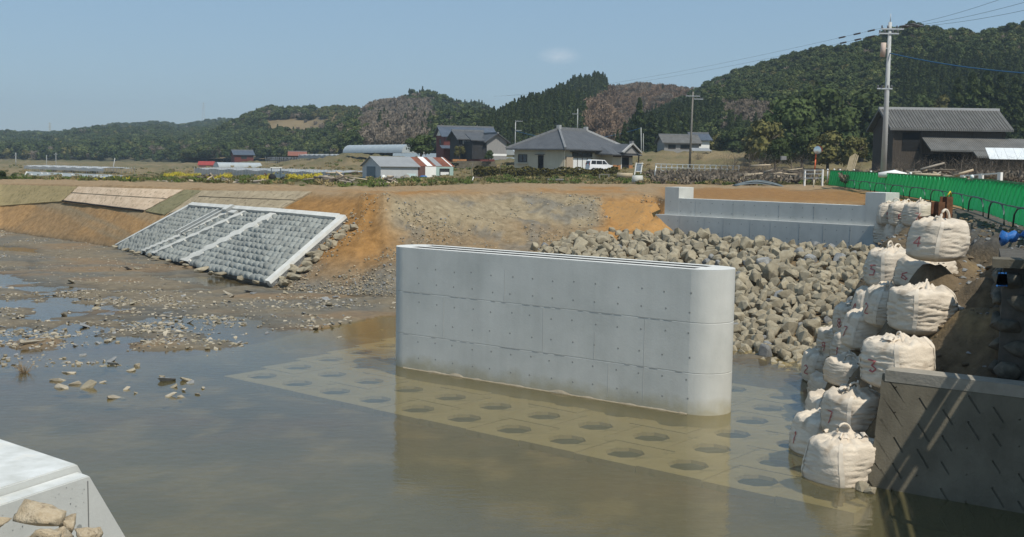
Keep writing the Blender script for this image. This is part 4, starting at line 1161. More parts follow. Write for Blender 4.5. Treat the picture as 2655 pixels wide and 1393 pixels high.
# slotted wall
wall = thing("slotted_retaining_wall", "weathered concrete retaining wall with slanting slots at the right water's edge", "retaining wall", WA, math.atan2(wd_.y, wd_.x))
bm = bmesh.new()
LQ, PQ, DQ = 0.24, 0.74, 0.03
ca = math.cos(math.radians(52)); sa_ = math.sin(math.radians(52)); WS = math.hypot(WT, WT * BAT) + 0.75
def wadd(pts): bm.faces.new([bm.verts.new(p) for p in pts])
def w2(p, q, d): return (p * ca + q * sa_, d, -p * sa_ + q * ca)       # slot direction runs down to the right
for qi in range(-30, 60):
    q0 = qi * LQ; off = PQ * 0.5 * (qi % 2)
    for pi_ in range(-14, 14):
        p0 = pi_ * PQ + off; p1 = p0 + (0.02, 0.30, 0.24, 0.36)[(qi * 7 + pi_ * 3) % 4]; p2 = p0 + PQ; q1 = q0 + 0.032; q2 = q0 + LQ
        ctr = w2((p0 + p2) / 2, (q0 + q2) / 2, 0)
        if not (-1 < ctr[0] < WLEN + 1 and -1 < ctr[2] < WS + 1): continue
        wadd([w2(p0, q1, 0), w2(p2, q1, 0), w2(p2, q2, 0), w2(p0, q2, 0)])
        wadd([w2(p1, q0, 0), w2(p2, q0, 0), w2(p2, q1, 0), w2(p1, q1, 0)])
        wadd([w2(p0, q0, DQ), w2(p1, q0, DQ), w2(p1, q1, DQ), w2(p0, q1, DQ)])
        for a, c_ in (((p0, q0), (p1, q0)), ((p1, q0), (p1, q1)), ((p1, q1), (p0, q1)), ((p0, q1), (p0, q0))):
            wadd([w2(*a, 0), w2(*c_, 0), w2(*c_, DQ), w2(*a, DQ)])
for co, no in (((0, 0, 0), (-1, 0, 0)), ((WLEN, 0, 0), (1, 0, 0)), ((0, 0, 0), (0, 0, -1)), ((0, 0, WS), (0, 0, 1))):
    bmesh.ops.bisect_plane(bm, geom=bm.verts[:] + bm.edges[:] + bm.faces[:], plane_co=co, plane_no=no, clear_outer=True)
ta = math.atan(BAT)
for v in bm.verts:
    x, d, s_ = v.co; s_ -= 0.72
    jag = 0.10 * mnoise.noise(Vector((0, 0, s_ * 3))) if x < 0.02 else 0
    v.co = Vector((x + jag - 0.06 * (x < .02), s_ * math.sin(ta) + d * math.cos(ta), s_ * math.cos(ta) - d * math.sin(ta)))
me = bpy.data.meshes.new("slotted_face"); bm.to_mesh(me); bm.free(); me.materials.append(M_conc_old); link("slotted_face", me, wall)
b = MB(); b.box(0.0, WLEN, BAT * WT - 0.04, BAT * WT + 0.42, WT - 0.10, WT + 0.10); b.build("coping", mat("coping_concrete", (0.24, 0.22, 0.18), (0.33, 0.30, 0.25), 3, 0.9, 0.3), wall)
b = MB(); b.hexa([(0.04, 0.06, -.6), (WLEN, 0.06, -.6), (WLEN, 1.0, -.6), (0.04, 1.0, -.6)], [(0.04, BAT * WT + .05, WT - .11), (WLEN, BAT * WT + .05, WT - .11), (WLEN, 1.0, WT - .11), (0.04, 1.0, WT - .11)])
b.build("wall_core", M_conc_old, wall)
rr = random.Random(77)
for k, (px, py, s_) in enumerate(((2236, 1268, .34), (2255, 1275, .28), (2225, 1255, .22))):
    tag(link("stone", ROCKS[11 + k % 3], None, at(px, py, 0.02), rrot(rr), s_), ("larger", "middle", "smallest")[k] + " grey stone in the water at the foot of the slotted wall", "stone", "stones at the foot of the slotted wall")

# old stone wall of the bridge approach
SW = atY(2567, 985, 19.5); sd_ = Vector((0.924, -0.383, 0)); si = Vector((0.383, 0.924, 0))
sw = thing("old_stone_wall", "dark old wall of rounded stones in the shade at the right edge", "stone wall", (0, 0, 0))
b = MB()
def swp(a, c_, z): return Vector((SW.x, SW.y, 0)) + sd_ * a + si * c_ + Vector((0, 0, z))
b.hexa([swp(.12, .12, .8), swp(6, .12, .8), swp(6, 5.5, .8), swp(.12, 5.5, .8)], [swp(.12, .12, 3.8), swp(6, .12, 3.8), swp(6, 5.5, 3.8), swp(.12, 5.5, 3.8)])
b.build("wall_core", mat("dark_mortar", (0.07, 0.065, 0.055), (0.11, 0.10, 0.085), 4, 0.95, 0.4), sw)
WST = [rock_mesh("wall_stone", 700 + i, mat("shade_darkened_stone", (0.07, 0.065, 0.052), (0.13, 0.12, 0.095), 4, 0.9, 0.3, vary=.25), .7, 22, 0.06) for i in range(5)]  # stone colour lowered to stand in for the bridge's shade
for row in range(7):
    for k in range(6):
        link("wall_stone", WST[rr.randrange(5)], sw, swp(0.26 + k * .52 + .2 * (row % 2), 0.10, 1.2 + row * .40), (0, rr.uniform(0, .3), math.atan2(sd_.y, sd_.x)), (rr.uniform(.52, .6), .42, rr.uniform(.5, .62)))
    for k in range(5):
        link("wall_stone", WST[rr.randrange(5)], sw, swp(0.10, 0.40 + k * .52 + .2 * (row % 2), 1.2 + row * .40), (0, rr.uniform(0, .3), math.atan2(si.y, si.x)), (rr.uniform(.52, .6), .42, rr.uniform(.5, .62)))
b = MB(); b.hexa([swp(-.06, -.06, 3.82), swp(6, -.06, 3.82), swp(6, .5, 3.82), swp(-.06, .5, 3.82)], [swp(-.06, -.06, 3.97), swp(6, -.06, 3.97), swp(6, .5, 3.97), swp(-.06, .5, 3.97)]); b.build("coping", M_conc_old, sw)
M_blue = mat("blue_sheet", (0.015, 0.09, 0.30), (0.03, 0.15, 0.42), 6, 0.45, 0.5, 14)
b = MB(); P = []
q0, q1 = atY(2592, 620, 20.6), atY(2700, 600, 20.8)
for i in range(15):
    f = i / 14; c_ = q0.lerp(q1, f); r_ = 0.10 + .04 * math.sin(f * 9) + .04 * math.sin(f * 23) + (-.06 if i == 0 else 0)
    P.append([c_ + Vector((0, math.cos(a) * r_, math.sin(a) * r_ * (0.85 + .2 * mnoise.noise(Vector((f * 6, a, 0)))))) for a in [2 * math.pi * k / 14 for k in range(15)]])
b.grid(P); tag(b.build("blue_sheet_bundle", M_blue), "crumpled blue plastic sheet bundled on top of the old stone wall", "plastic sheet")
b = MB(); q = atY(2598, 708, 19.3); b.grid([[q + Vector((0.075 * math.cos(a) * (1 + .2 * k), -0.02, -.11 * k + 0.02 * math.sin(a * 3))) for a in [2 * math.pi * j / 10 for j in range(11)]] for k in range(3)])
tag(b.build("blue_bucket", M_blue), "small blue bucket hanging on the old stone wall", "bucket")

# the old bridge that the picture is taken from: only its shadow reaches the view
BD = Vector((math.sin(math.radians(15)), math.cos(math.radians(15)), 0)); BR = Vector((BD.y, -BD.x, 0)); sh_ = sun_dir / sun_dir.z; B0 = Vector((6.38, 19.15, 0)) + Vector((sh_.x, sh_.y, 0)) * 4.98
def bp(t, w, z): return B0 + BD * t + BR * w + Vector((0, 0, z))
br = thing("road_bridge", "narrow concrete road bridge with steel railing beside the camera", "bridge", (0, 0, 0))
def slab(t0, t1, w0, w1, z0, z1):
    return MB().hexa([bp(t0, w0, z0), bp(t0, w1, z0), bp(t1, w1, z0), bp(t1, w0, z0)], [bp(t0, w0, z1), bp(t0, w1, z1), bp(t1, w1, z1), bp(t1, w0, z1)])
slab(-22, 4.6, 0.05, 5.0, 3.2, 3.95).build("deck", M_conc_old, br)
slab(-22, 4.6, 0.0, 0.25, 3.96, 4.16).build("kerb", M_conc_old, br)
M_steel = mat("galvanised_steel", (0.42, 0.44, 0.45), (0.5, 0.52, 0.53), 5, 0.5, metal=0.4)
for z_ in (4.62, 4.98):
    MB().bar(bp(-22, 0.1, z_), bp(4.5, 0.1, z_), 0.11, 0.11).build("rail", M_steel, br)
for k in range(14):
    MB().bar(bp(-22 + k * 2.03, 0.1, 4.16), bp(-22 + k * 2.03, 0.1, 4.98), 0.1, 0.1).build("post", M_steel, br)

# ground and boulders in front of the near abutment
b = MB(); P = []
for i in range(25):
    row = []
    for j in range(25):
        a, c_ = -2.6 + 2.55 * i / 24, -0.2 + 4.2 * j / 24
        z_ = 1.75 - 0.9 * max(0, (-a) * .6) - 0.35 * max(0, 1.2 - c_) ** 1.4 + 0.25 * max(0, c_ - 1.5)
        q = nl(a, c_, z_); row.append(q + Vector((0, 0, .08 * mnoise.noise(q * 2))))
    P.append(row)
b.grid(P); struct(b.build("near_bank", M_earth))
RT = [rock_mesh("boulder", 900 + i, M_rock_tan, .95, 12, 0.16) for i in range(4)]
for k, (px, py, Yd, s_, lab) in enumerate(((98, 1345, 7.6, .37, "largest sandy boulder against the near abutment"), (4, 1335, 7.0, .27, "sandy boulder cut by the left edge beside the near abutment"),
        (182, 1362, 7.7, .22, "sandy stone right of the largest boulder by the near abutment"), (160, 1388, 7.2, .24, "flat sandy stone at the bottom edge below the largest boulder"),
        (228, 1385, 7.6, .20, "small sandy stone nearest to the slanting edge of the near abutment"), (50, 1392, 6.8, .26, "sandy stone at the bottom edge below and left of the largest boulder"), (115, 1400, 6.6, .22, "sandy stone in the bottom edge among larger boulders"))):
    tag(link("boulder", RT[k % 4], None, atY(px, py, Yd), (rr.uniform(-.3, .3), rr.uniform(-.3, .3), rr.uniform(0, 6)), (s_ * 1.15, s_, s_ * 1.05)), lab, "boulder", "sandy boulders by the near abutment")

CLODS = [rock_mesh("clod", 820 + i, mat("earth_clod", (0.11, 0.08, 0.05), (0.20, 0.15, 0.09), 8, .95, .5, vary=.3) if i % 3 else M_rock_grey, .8, 12) for i in range(6)]
rr = random.Random(33); pts = []
for _ in range(6000):
    x, y = rr.uniform(6, 16), rr.uniform(18.5, 40)
    i, j = int(np.searchsorted(bx, x)) - 1, int(np.searchsorted(by, y)) - 1; z = BZ[j, i]
    if z < .3 or z > 4.2: continue
    if ((x - WA.x) * wnrm.x + (y - WA.y) * wnrm.y) < BAT * WT + .5: continue
    s_ = rr.choice((.04, .06, .08, .11, .16)) * rr.uniform(.7, 1.4); pts.append((x, y, z + s_ * .12, s_, rr.uniform(0, 6.3), rr.randrange(6)))
inst_stuff("earth_clods", pts, [proto("clod_source", m_) for m_ in CLODS], "clods of earth and stones strewn over the right bank", "clods")

# ------------------------------------------------------------------ foliage
def leaf_mat(name, a, b_, vary=0.25):
    return mat(name, a, b_, 0.35, 0.9, 0.0, vary=vary, c3=tuple(x * .55 for x in a), s3=1.1, spec=0.12)
L_dark = leaf_mat("leaf_dark", (0.039, 0.057, 0.020), (0.071, 0.094, 0.032))
L_mid = leaf_mat("leaf_mid", (0.063, 0.082, 0.027), (0.113, 0.130, 0.044))
L_olive = leaf_mat("leaf_olive", (0.097, 0.094, 0.032), (0.155, 0.143, 0.052))
L_con = leaf_mat("leaf_conifer", (0.032, 0.052, 0.018), (0.069, 0.086, 0.029))
L_bare = leaf_mat("twig_grey", (0.15, 0.122, 0.092), (0.22, 0.185, 0.145))
L_brown = leaf_mat("twig_brown", (0.165, 0.115, 0.078), (0.235, 0.165, 0.115))
M_bark = mat("bark", (0.10, 0.08, 0.06), (0.17, 0.14, 0.11), 6, 0.95, 0.5)
def clump_quads(rr, pts, size, up=0.3):
    V, Fc = [], []
    for p, nrm in pts:
        d = (nrm + Vector((rr.gauss(0, .55), rr.gauss(0, .55), rr.gauss(0, .55) + up))).normalized()
        a = d.orthogonal().normalized(); a = Matrix.Rotation(rr.uniform(0, 6.3), 3, d) @ a; c_ = d.cross(a)
        s = size * rr.uniform(.6, 1.35); o_ = len(V)
        k = [a * s * .5, c_ * s * .38, -a * s * .5, -c_ * s * .38]
        k[1] += d * s * .12; k[3] += d * s * .12
        V += [p + q for q in k]; Fc.append((o_, o_ + 1, o_ + 2, o_ + 3))
    return V, Fc
def broad_crown(seed, R, Hc, z0, nl_, n_leaf, size, m, name="crown", core=True):
    rr = random.Random(seed); lobes = []
    for i in range(nl_):
        a = rr.uniform(0, 6.3); q = rr.random() ** .6
        z = z0 + Hc * rr.uniform(.18, .86); w = R * (1 - .55 * abs((z - z0) / Hc - .42) * 1.6)
        lobes.append((Vector((math.cos(a) * w * .62 * q, math.sin(a) * w * .62 * q, z)), R * rr.uniform(.34, .52)))
    b = MB(); pts = []
    for i in range(n_leaf):
        c_, r_ = lobes[i % nl_]
        d = Vector((rr.gauss(0, 1), rr.gauss(0, 1), rr.gauss(0, .85) + .25)).normalized()
        pts.append((c_ + Vector((d.x, d.y, d.z * .8)) * r_ * rr.uniform(.72, 1.08), d))
    V, Fc = clump_quads(rr, pts, size); b.add(V, Fc)
    if core:
        for c_, r_ in lobes:
            P = []
            for i in range(5):
                t = math.pi * i / 4
                P.append([c_ + Vector((math.sin(t) * math.cos(a), math.sin(t) * math.sin(a), .8 * math.cos(t))) * r_ * .74 for a in [2 * math.pi * k / 7 for k in range(8)]])
            b.grid(P, smooth=False)
    return b.mesh(name, m)
def conifer_crown(seed, Hc, R, z0, n, size, m, name="crown"):
    rr = random.Random(seed); pts = []
    for i in range(n):
        f = rr.random() ** 1.25; a = rr.uniform(0, 6.3)
        w = R * (1 - f) ** .85 * (0.75 + .35 * math.sin(f * 34 + a * 2 + seed)) + .12
        d = Vector((math.cos(a), math.sin(a), .15))
        pts.append((Vector((math.cos(a) * w, math.sin(a) * w, z0 + f * Hc)), d))
    b = MB(); V, Fc = clump_quads(rr, pts, size, -.1); b.add(V, Fc)
    P = [[Vector((math.cos(a) * R * .62 * (1 - f) ** .9, math.sin(a) * R * .62 * (1 - f) ** .9, z0 + f * Hc * .95)) for a in [2 * math.pi * k / 8 for k in range(9)]] for f in (0, .25, .5, .75, 1)]
    b.grid(P, smooth=False)
    return b.mesh(name, m)
def bare_crown(seed, R, H, n, m, name="branches", tw_=0.02):
    rr = random.Random(seed); b = MB()
    for i in range(n):
        a = rr.uniform(0, 6.3); e = rr.uniform(.35, 1.2)
        p = Vector((rr.gauss(0, .12 * R), rr.gauss(0, .12 * R), 0)); d = Vector((math.cos(a) * math.cos(e), math.sin(a) * math.cos(e), math.sin(e)))
        L = H * rr.uniform(.5, 1.0); pts = [p]
        for k in range(4):
            d = (d + Vector((rr.gauss(0, .22), rr.gauss(0, .22), rr.gauss(.08, .15)))).normalized()
            p = p + d * L / 4; pts.append(p)
        b.tube(pts, [tw_ * (1 - k / 5.5) for k in range(5)], 3, cap=False)
        for k in range(5):
            q = pts[rr.randrange(1, 5)]; d2 = Vector((rr.gauss(0, 1), rr.gauss(0, 1), rr.uniform(0, 1))).normalized()
            b.tube([q, q + d2 * L * .16, q + (d2 + Vector((0, 0, .4))) * L * .27], [tw_ * .5, tw_ * .4, tw_ * .22], 3, cap=False)
    return b.mesh(name, m)
def haze_crown(seed, R, H, n, size, m):
    """leafless crown: thin upright twig fans through the volume"""
    rr = random.Random(seed); b = MB(); V, Fc = [], []
    for i in range(n):
        a = rr.uniform(0, 6.3); q = R * rr.random() ** .5; f = rr.random()
        p = Vector((math.cos(a) * q * (0.5 + .5 * f), math.sin(a) * q * (.5 + .5 * f), H * (.2 + .8 * f * (1 - .35 * (q / R) ** 2))))
        d = Vector((math.cos(a) * .5, math.sin(a) * .5, .8)).normalized() + Vector((rr.gauss(0, .5), rr.gauss(0, .5), rr.gauss(0, .25))); d.normalize()
        s = d.cross(Vector((math.cos(a + 1.3), math.sin(a + 1.3), 0))).normalized(); L = size * rr.uniform(.6, 1.3); w = size * .10
        o_ = len(V); V += [p - s * w, p + s * w, p + d * L + s * w * 2.4, p + d * L - s * w * 2.4]; Fc.append((o_, o_ + 1, o_ + 2, o_ + 3))
    b.add(V, Fc); return b.mesh("crown", m)
FOREST = [proto("tree_source", me) for me in (
    broad_crown(1, 3.6, 6.5, 1.0, 11, 420, .85, L_dark), broad_crown(2, 3.3, 6.0, 1.2, 10, 400, .8, L_mid), broad_crown(3, 3.0, 5.2, .8, 10, 380, .8, L_olive),
    conifer_crown(4, 11, 2.3, .5, 380, .8, L_con), conifer_crown(5, 9.5, 2.0, .5, 360, .78, L_dark), haze_crown(6, 3.4, 6.2, 420, 1.0, L_bare), haze_crown(7, 3.2, 5.2, 420, .95, L_brown),
    broad_crown(8, 3.8, 5.6, .6, 12, 430, .8, L_dark))]
M_hill = mat("forest_floor", (0.075, 0.075, 0.038), (0.12, 0.105, 0.06), 0.05, 0.95)
M_hillopen = mat("hill_clearing", (0.15, 0.115, 0.065), (0.22, 0.165, 0.09), 0.08, 0.95, 0.5, 0.9)
def hill(name, sky, Yr, Yf, zf, treeh, ntree, picker, label, seed, tscale=1.0, bulge=0.75, zback=0.6, mfloor=None):
    rr = random.Random(seed); xs = [q[0] for q in sky]
    px0 = np.linspace(xs[0], xs[-1], 90); pys = np.interp(px0, xs, [q[1] for q in sky])
    nt = 26; G = np.zeros((nt + 8, 90, 3))
    yr = np.interp(px0, [xs[0], xs[-1]], Yr); yf = np.interp(px0, [xs[0], xs[-1]], Yf)
    for i, (x, y) in enumerate(zip(px0, pys)):
        R_ = atY(x, y, yr[i]); zr = R_.z - treeh * tscale; base = atY(x, 440, yf[i])
        for k in range(nt):
            t = k / (nt - 1); Yk = yf[i] + (yr[i] - yf[i]) * t; p = atY(x, 440, Yk)
            z = zf + (zr - zf) * (t ** bulge)
            G[k, i] = (p.x, Yk, z)
        for k in range(8):
            Yk = yr[i] * (1 + .05 * (k + 1)); p = atY(x, 440, Yk); G[nt + k, i] = (p.x, Yk, zr - (zr - zf) * zback * ((k + 1) / 8) ** 1.4)
    n1 = fbm(G[..., 0] / 55 + seed, G[..., 1] / 75, 1.0, 4)
    mask = np.ones(nt + 8); mask[:3] = (0, .3, .7)
    amp = 8.0 * np.concatenate([np.linspace(.2, 1, nt - 7), np.linspace(.9, .1, 7), np.full(8, .15)])
    G[..., 2] += n1 * (amp * mask)[:, None]
    o = struct(link(name, np_grid_mesh(name, G[..., 0], G[..., 1], G[..., 2], mfloor or M_hill)))
    pts = []; tries = 0
    Wd = np.linalg.norm(G[:, 1:, :2] - G[:, :-1, :2], axis=2)
    while len(pts) < ntree and tries < ntree * 6:
        tries += 1
        k = rr.random() * (nt + 1.5); i = rr.random() * 88
        k0, i0 = int(k), int(i); fk, fi = k - k0, i - i0
        if rr.random() > Wd[k0, i0] / Wd.max(): continue
        p = (G[k0, i0] * (1 - fi) + G[k0, i0 + 1] * fi) * (1 - fk) + (G[k0 + 1, i0] * (1 - fi) + G[k0 + 1, i0 + 1] * fi) * fk
        x, y = proj([p]); q = picker(float(x[0]), float(y[0]), rr, p)
        if q is None: continue
        pick, s = q
        pts.append((p[0], p[1], p[2] - .4, s * tscale * rr.uniform(.75, 1.25), rr.uniform(0, 6.3), pick))
    inst_stuff(name + "_forest", pts, FOREST, label, "forest")
    return G
def wch(rr, *opts):
    t = rr.random() * sum(w for _, w in opts)
    for v, w in opts:
        t -= w
        if t <= 0: return v
    return opts[-1][0]
S6 = 1.0307
def pk_far(x, y, rr, p): return wch(rr, ((0, 1.0), 3), ((1, 1.0), 2.4), ((2, 1.0), 1.5), ((7, 1.0), 3), ((5, .9), .5), ((3, .6), .3))
def pk_left(x, y, rr, p):
    if 692 < x < 842 and 312 < y < 362: return wch(rr, ((5, .4), 1), (None, 9))
    if 815 < x < 985 and 283 < y < 345: return (2, .62) if rr.random() < .6 else (1, .55)
    return wch(rr, ((3, .7), .7), ((0, 1), 2), ((1, 1), 2.4), ((7, 1), 1.5), ((5, .9), .7), ((2, .9), 1.2))
def pk_mid(x, y, rr, p):
    if 935 < x < 1120 and y > 272: return wch(rr, ((5, 1), 5), ((1, .8), .6), ((3, .7), .3))
    return wch(rr, ((3, .75), .8), ((0, 1), 2), ((7, 1), 2), ((1, 1), 1.8), ((5, .9), .8))
def pk_cone(x, y, rr, p):
    if x > np.interp(y, [232, 305, 345], [1592, 1516, 1522]): return (6, 1.2)
    return wch(rr, ((3, .85), 5), ((4, .9), 3), ((0, .9), 1.2), ((1, .8), .7))
def pk_brown(x, y, rr, p): return wch(rr, ((6, .85), 9), ((5, .85), 2), ((3, .6), .15))
def pk_right(x, y, rr, p):
    if x < np.interp(y, [262, 345], [1704, 1578]): return (6, 1.15)
    if 1880 < x < 1995 and 285 < y < 350: return wch(rr, ((5, .9), 4), ((1, .8), .6))
    if x < 2000 and y > 300: return wch(rr, ((3, .9), 3), ((0, 1), 2), ((1, 1), 1.6))
    if x > 2330 and y > 185: return wch(rr, ((3, .95), 4), ((4, 1), 2), ((0, 1), .6), ((2, .8), .4))
    return wch(rr, ((0, 1), 3), ((1, 1), 3.0), ((7, 1), 2), ((2, .95), 2.2), ((5, .85), .5))
hill("far_ridge", [(-160, 352), (0, 343), (40, 341), (100, 342), (160, 341), (235, 333), (290, 327), (350, 328), (390, 321), (420, 319), (460, 327), (520, 312), (590, 305), (622, 311), (700, 330)], (1350, 1150), (560, 480), 4, 7, 11000, pk_far, "hazy wooded ridge in the far left distance", 31, 0.85)
hill("left_hill", [(480, 420), (560, 372), (635, 317), (692, 289), (785, 283), (818, 276), (846, 262), (887, 256), (930, 256), (948, 275), (962, 300), (1010, 345)], (640, 560), (440, 395), 6, 8, 4200, pk_left, "wooded hill with a clearing left of the houses", 32, 0.68, mfloor=M_hillopen)
hill("middle_hill", [(890, 300), (948, 282), (985, 266), (1030, 274), (1082, 266), (1133, 270), (1180, 279), (1230, 270), (1262, 272), (1290, 290)], (760, 720), (320, 290), 8, 7.5, 3600, pk_mid, "low hill with leafless grey trees behind the far houses", 33, 0.7, mfloor=M_hillopen)
hill("brown_hill", [(1480, 245), (1600, 240), (1650, 238), (1710, 239), (1760, 244), (1800, 246)], (620, 600), (330, 300), 8, 6, 2200, pk_brown, "leafless reddish brown wood on the slope between two green hills", 35, 0.62, mfloor=M_hillopen)
hill("conifer_hill", [(1235, 345), (1262, 288), (1300, 272), (1340, 258), (1400, 234), (1443, 220), (1500, 204), (1540, 196), (1562, 202), (1580, 232), (1596, 262), (1612, 320)], (500, 470), (275, 265), 7, 9.5, 2600, pk_cone, "dark conifer plantation on the pointed hill behind the tiled house", 34, 0.58, 0.7)
hill("right_hill", [(1560, 385), (1640, 320), (1720, 262), (1793, 229), (1825, 206), (1907, 170), (2010, 144), (2113, 114), (2216, 93), (2309, 77), (2350, 70), (2402, 86), (2474, 84), (2577, 77), (2655, 66), (2950, 50)], (440, 330), (262, 188), 6, 8, 9000, pk_right, "mixed evergreen wood covering the large hill on the right", 36, 0.52, 0.78)

# ------------------------------------------------------------------ single trees
def tree_kind(name, crown_me, H, tr, limbs, seed):
    rr = random.Random(seed); t = bpy.data.objects.new(name, None); COL.objects.link(t)
    b = MB(); b.tube([(0, 0, -.3), (.04 * H, 0, H * .3), (.02 * H, .02 * H, H * .72)], [tr, tr * .75, tr * .25], 7)
    for k in range(limbs):
        a = rr.uniform(0, 6.3); z = H * rr.uniform(.25, .6)
        b.tube([(0.03 * H, 0, z), (math.cos(a) * H * .14, math.sin(a) * H * .14, z + H * .12), (math.cos(a) * H * .24, math.sin(a) * H * .24, z + H * .2)], [tr * .4, tr * .28, tr * .1], 5)
    b.build("trunk", M_bark, t)
    link("crown", crown_me, t)
    return t
TREES = {}
def plant(kind, px, Yd, top_py, base_py, label, group, maker):
    """a tree of the given kind with its foot and top where the photograph has them, at its distance"""
    p = atY(px, base_py, Yd); h = atY(px, top_py, Yd).z - p.z
    if kind not in TREES:
        t, H = maker(); TREES[kind] = (t, H)
    else:
        t0, H = TREES[kind]; t = copy_tree(t0)
    H = TREES[kind][1]
    t.location = p; t.scale = (h / H * random.uniform(.9, 1.1),) * 2 + (h / H,); t.rotation_euler = (0, 0, random.uniform(0, 6.3))
    tag(t, label, "tree", group)
    return t
mk_b1 = lambda: (tree_kind("broadleaf_tree", broad_crown(41, 3.6, 6.8, 1.3, 13, 1500, .52, L_dark), 8.2, .28, 5, 1), 8.2)
mk_b2 = lambda: (tree_kind("broadleaf_tree", broad_crown(42, 3.2, 5.8, 1.2, 11, 1400, .48, L_mid), 7.2, .24, 5, 2), 7.2)
mk_b3 = lambda: (tree_kind("broadleaf_tree", broad_crown(43, 2.8, 4.6, .6, 10, 1200, .45, L_olive), 5.4, .2, 5, 3), 5.4)
mk_c = lambda: (tree_kind("cedar_tree", conifer_crown(44, 11, 2.3, .8, 1700, .60, L_con), 11.8, .2, 0, 4), 11.8)
mk_bare = lambda: (tree_kind("bare_tree", bare_crown(45, 2.4, 4.6, 60, L_bare, "crown", .018), 4.6, .12, 3, 5), 4.6)
plant('b2', 1090, 192, 340, 415, "round dark green tree between the long tunnel and the black wooden houses", "trees near the houses", mk_b1)
TREES['b2'][0].scale = (TREES['b2'][0].scale.x * 1.5, TREES['b2'][0].scale.y * 1.5, TREES['b2'][0].scale.z)
for k, (px, top, lab) in enumerate(((6, 438, 'dark bush cut by the left edge of the picture'), (34, 446, 'dark bush just right of the one at the left edge'))):
    plant('b1', px, 128, top, 476, lab, 'bushes at the far left', mk_b1)
plant('b3', 1192, 196, 375, 412, "small dark bush between the two black houses", "trees near the houses", mk_b3)
plant('b2', 1268, 190, 385, 420, "pale green shrub at the right end of the black wooden house", "trees near the houses", mk_b2)
plant('b3', 1400, 255, 340, 385, "olive tree behind the left part of the tiled house", "trees near the houses", mk_b3)
plant('b2', 1305, 250, 362, 392, "small tree behind the pole left of the tiled house", "trees near the houses", mk_b2)
for k, (px, top, base, Yd, lab) in enumerate(((1655, 255, 402, 232, "tallest pointed cedar right of the brown slope"), (1618, 318, 402, 226, "short cedar just right of the tiled house roof"), (1640, 298, 402, 236, "cedar left of the tallest pointed cedar"),
        (1686, 290, 402, 228, "cedar just right of the tallest pointed cedar"), (1716, 305, 402, 236, "cedar behind the grey roofed far houses, left one"), (1745, 312, 400, 238, "cedar behind the grey roofed far houses, middle one"),
        (1775, 300, 398, 240, "cedar behind the thin concrete pole"), (1600, 338, 402, 222, "lowest cedar at the left end of the cedar group"))):
    plant('c', px, Yd, top, base, lab, "cedars behind the tiled house", mk_c)
for k, (kd, px, top, base, Yd, lab) in enumerate((('b1', 2030, 222, 440, 172, "big dark tree at the left of the grove by the mirror"), ('b1', 2105, 195, 440, 182, "tallest dark tree in the grove behind the mirror"), ('b2', 2170, 250, 440, 170, "mid green tree behind the mirror pole"),
        ('b1', 2235, 205, 440, 186, "dark tree just left of the large concrete pole"), ('b3', 1985, 300, 440, 160, "olive tree at the lower left of the grove"), ('b2', 2080, 310, 445, 150, "leafy tree low in the middle of the grove"),
        ('b3', 2145, 330, 445, 146, "olive bushy tree right behind the curved mirror"), ('b3', 2215, 345, 445, 142, "olive bush left of the barn"), ('b2', 2275, 330, 440, 160, "tree filling the gap between pole and barn"), ('b1', 2010, 345, 446, 140, "small dark tree above the brush heap"),
        ('b2', 1900, 315, 420, 225, "leafy tree right of the far grey houses"), ('b3', 1862, 340, 415, 228, "olive tree beside the far blue roofed house"), ('b2', 2390, 232, 330, 205, "pale bushy tree above the left part of the barn roof"), ('b3', 2440, 240, 320, 205, "olive tree above the middle of the barn roof"))):
    plant(kd, px, Yd, top, base, lab, "broadleaf trees of the grove", mk_b1 if kd == 'b1' else mk_b2 if kd == 'b2' else mk_b3)
for k, (px, top, lab) in enumerate(((2475, 205, "cedar above the barn, leftmost of its row"), (2512, 190, "cedar above the barn, second of its row"), (2548, 182, "cedar above the barn, third and tallest of its row"), (2585, 192, "cedar above the right end of the barn roof"), (2622, 200, "cedar right of the barn roof"), (2652, 205, "cedar cut by the right edge of the picture"), (2632, 250, "low cedar at the right end of the barn"))):
    plant('c', px, 182 + 3 * (k % 3), top, 400, lab, "cedars behind the barn", mk_c)
brush = [(1790, 418, 470, 128), (1830, 425, 474, 124), (1868, 410, 474, 126), (1905, 385, 470, 130), (1940, 372, 470, 128), (1975, 395, 472, 122), (2010, 400, 474, 118), (2048, 392, 474, 120), (2080, 405, 474, 118), (1850, 440, 478, 112), (1900, 442, 478, 110), (1950, 430, 478, 110), (1990, 436, 478, 108), (1760, 438, 476, 116),
         (2290, 415, 462, 98), (2330, 405, 464, 96), (2370, 400, 466, 94), (2410, 398, 466, 92), (2450, 402, 468, 90), (2490, 395, 468, 92), (2530, 400, 470, 88), (2570, 398, 470, 88), (2610, 402, 472, 86), (2645, 405, 474, 84), (2215, 412, 460, 105), (1810, 388, 420, 180), (2550, 425, 478, 80), (2480, 430, 476, 82), (2600, 428, 480, 78)]
for k, (px, top, base, Yd) in enumerate(brush):
    left = px < 2150
    plant('bare', px, Yd, top, base, ("leafless grey brown brush by the road left of the mirror, %s from the left" if left else "leafless thorny brush near the dark barn, %s from the left") % ORD[sorted(q[0] for q in brush if (q[0] < 2150) == left).index(px)], "bare brush by the road" if left else "bare brush in front of the barn", mk_bare)
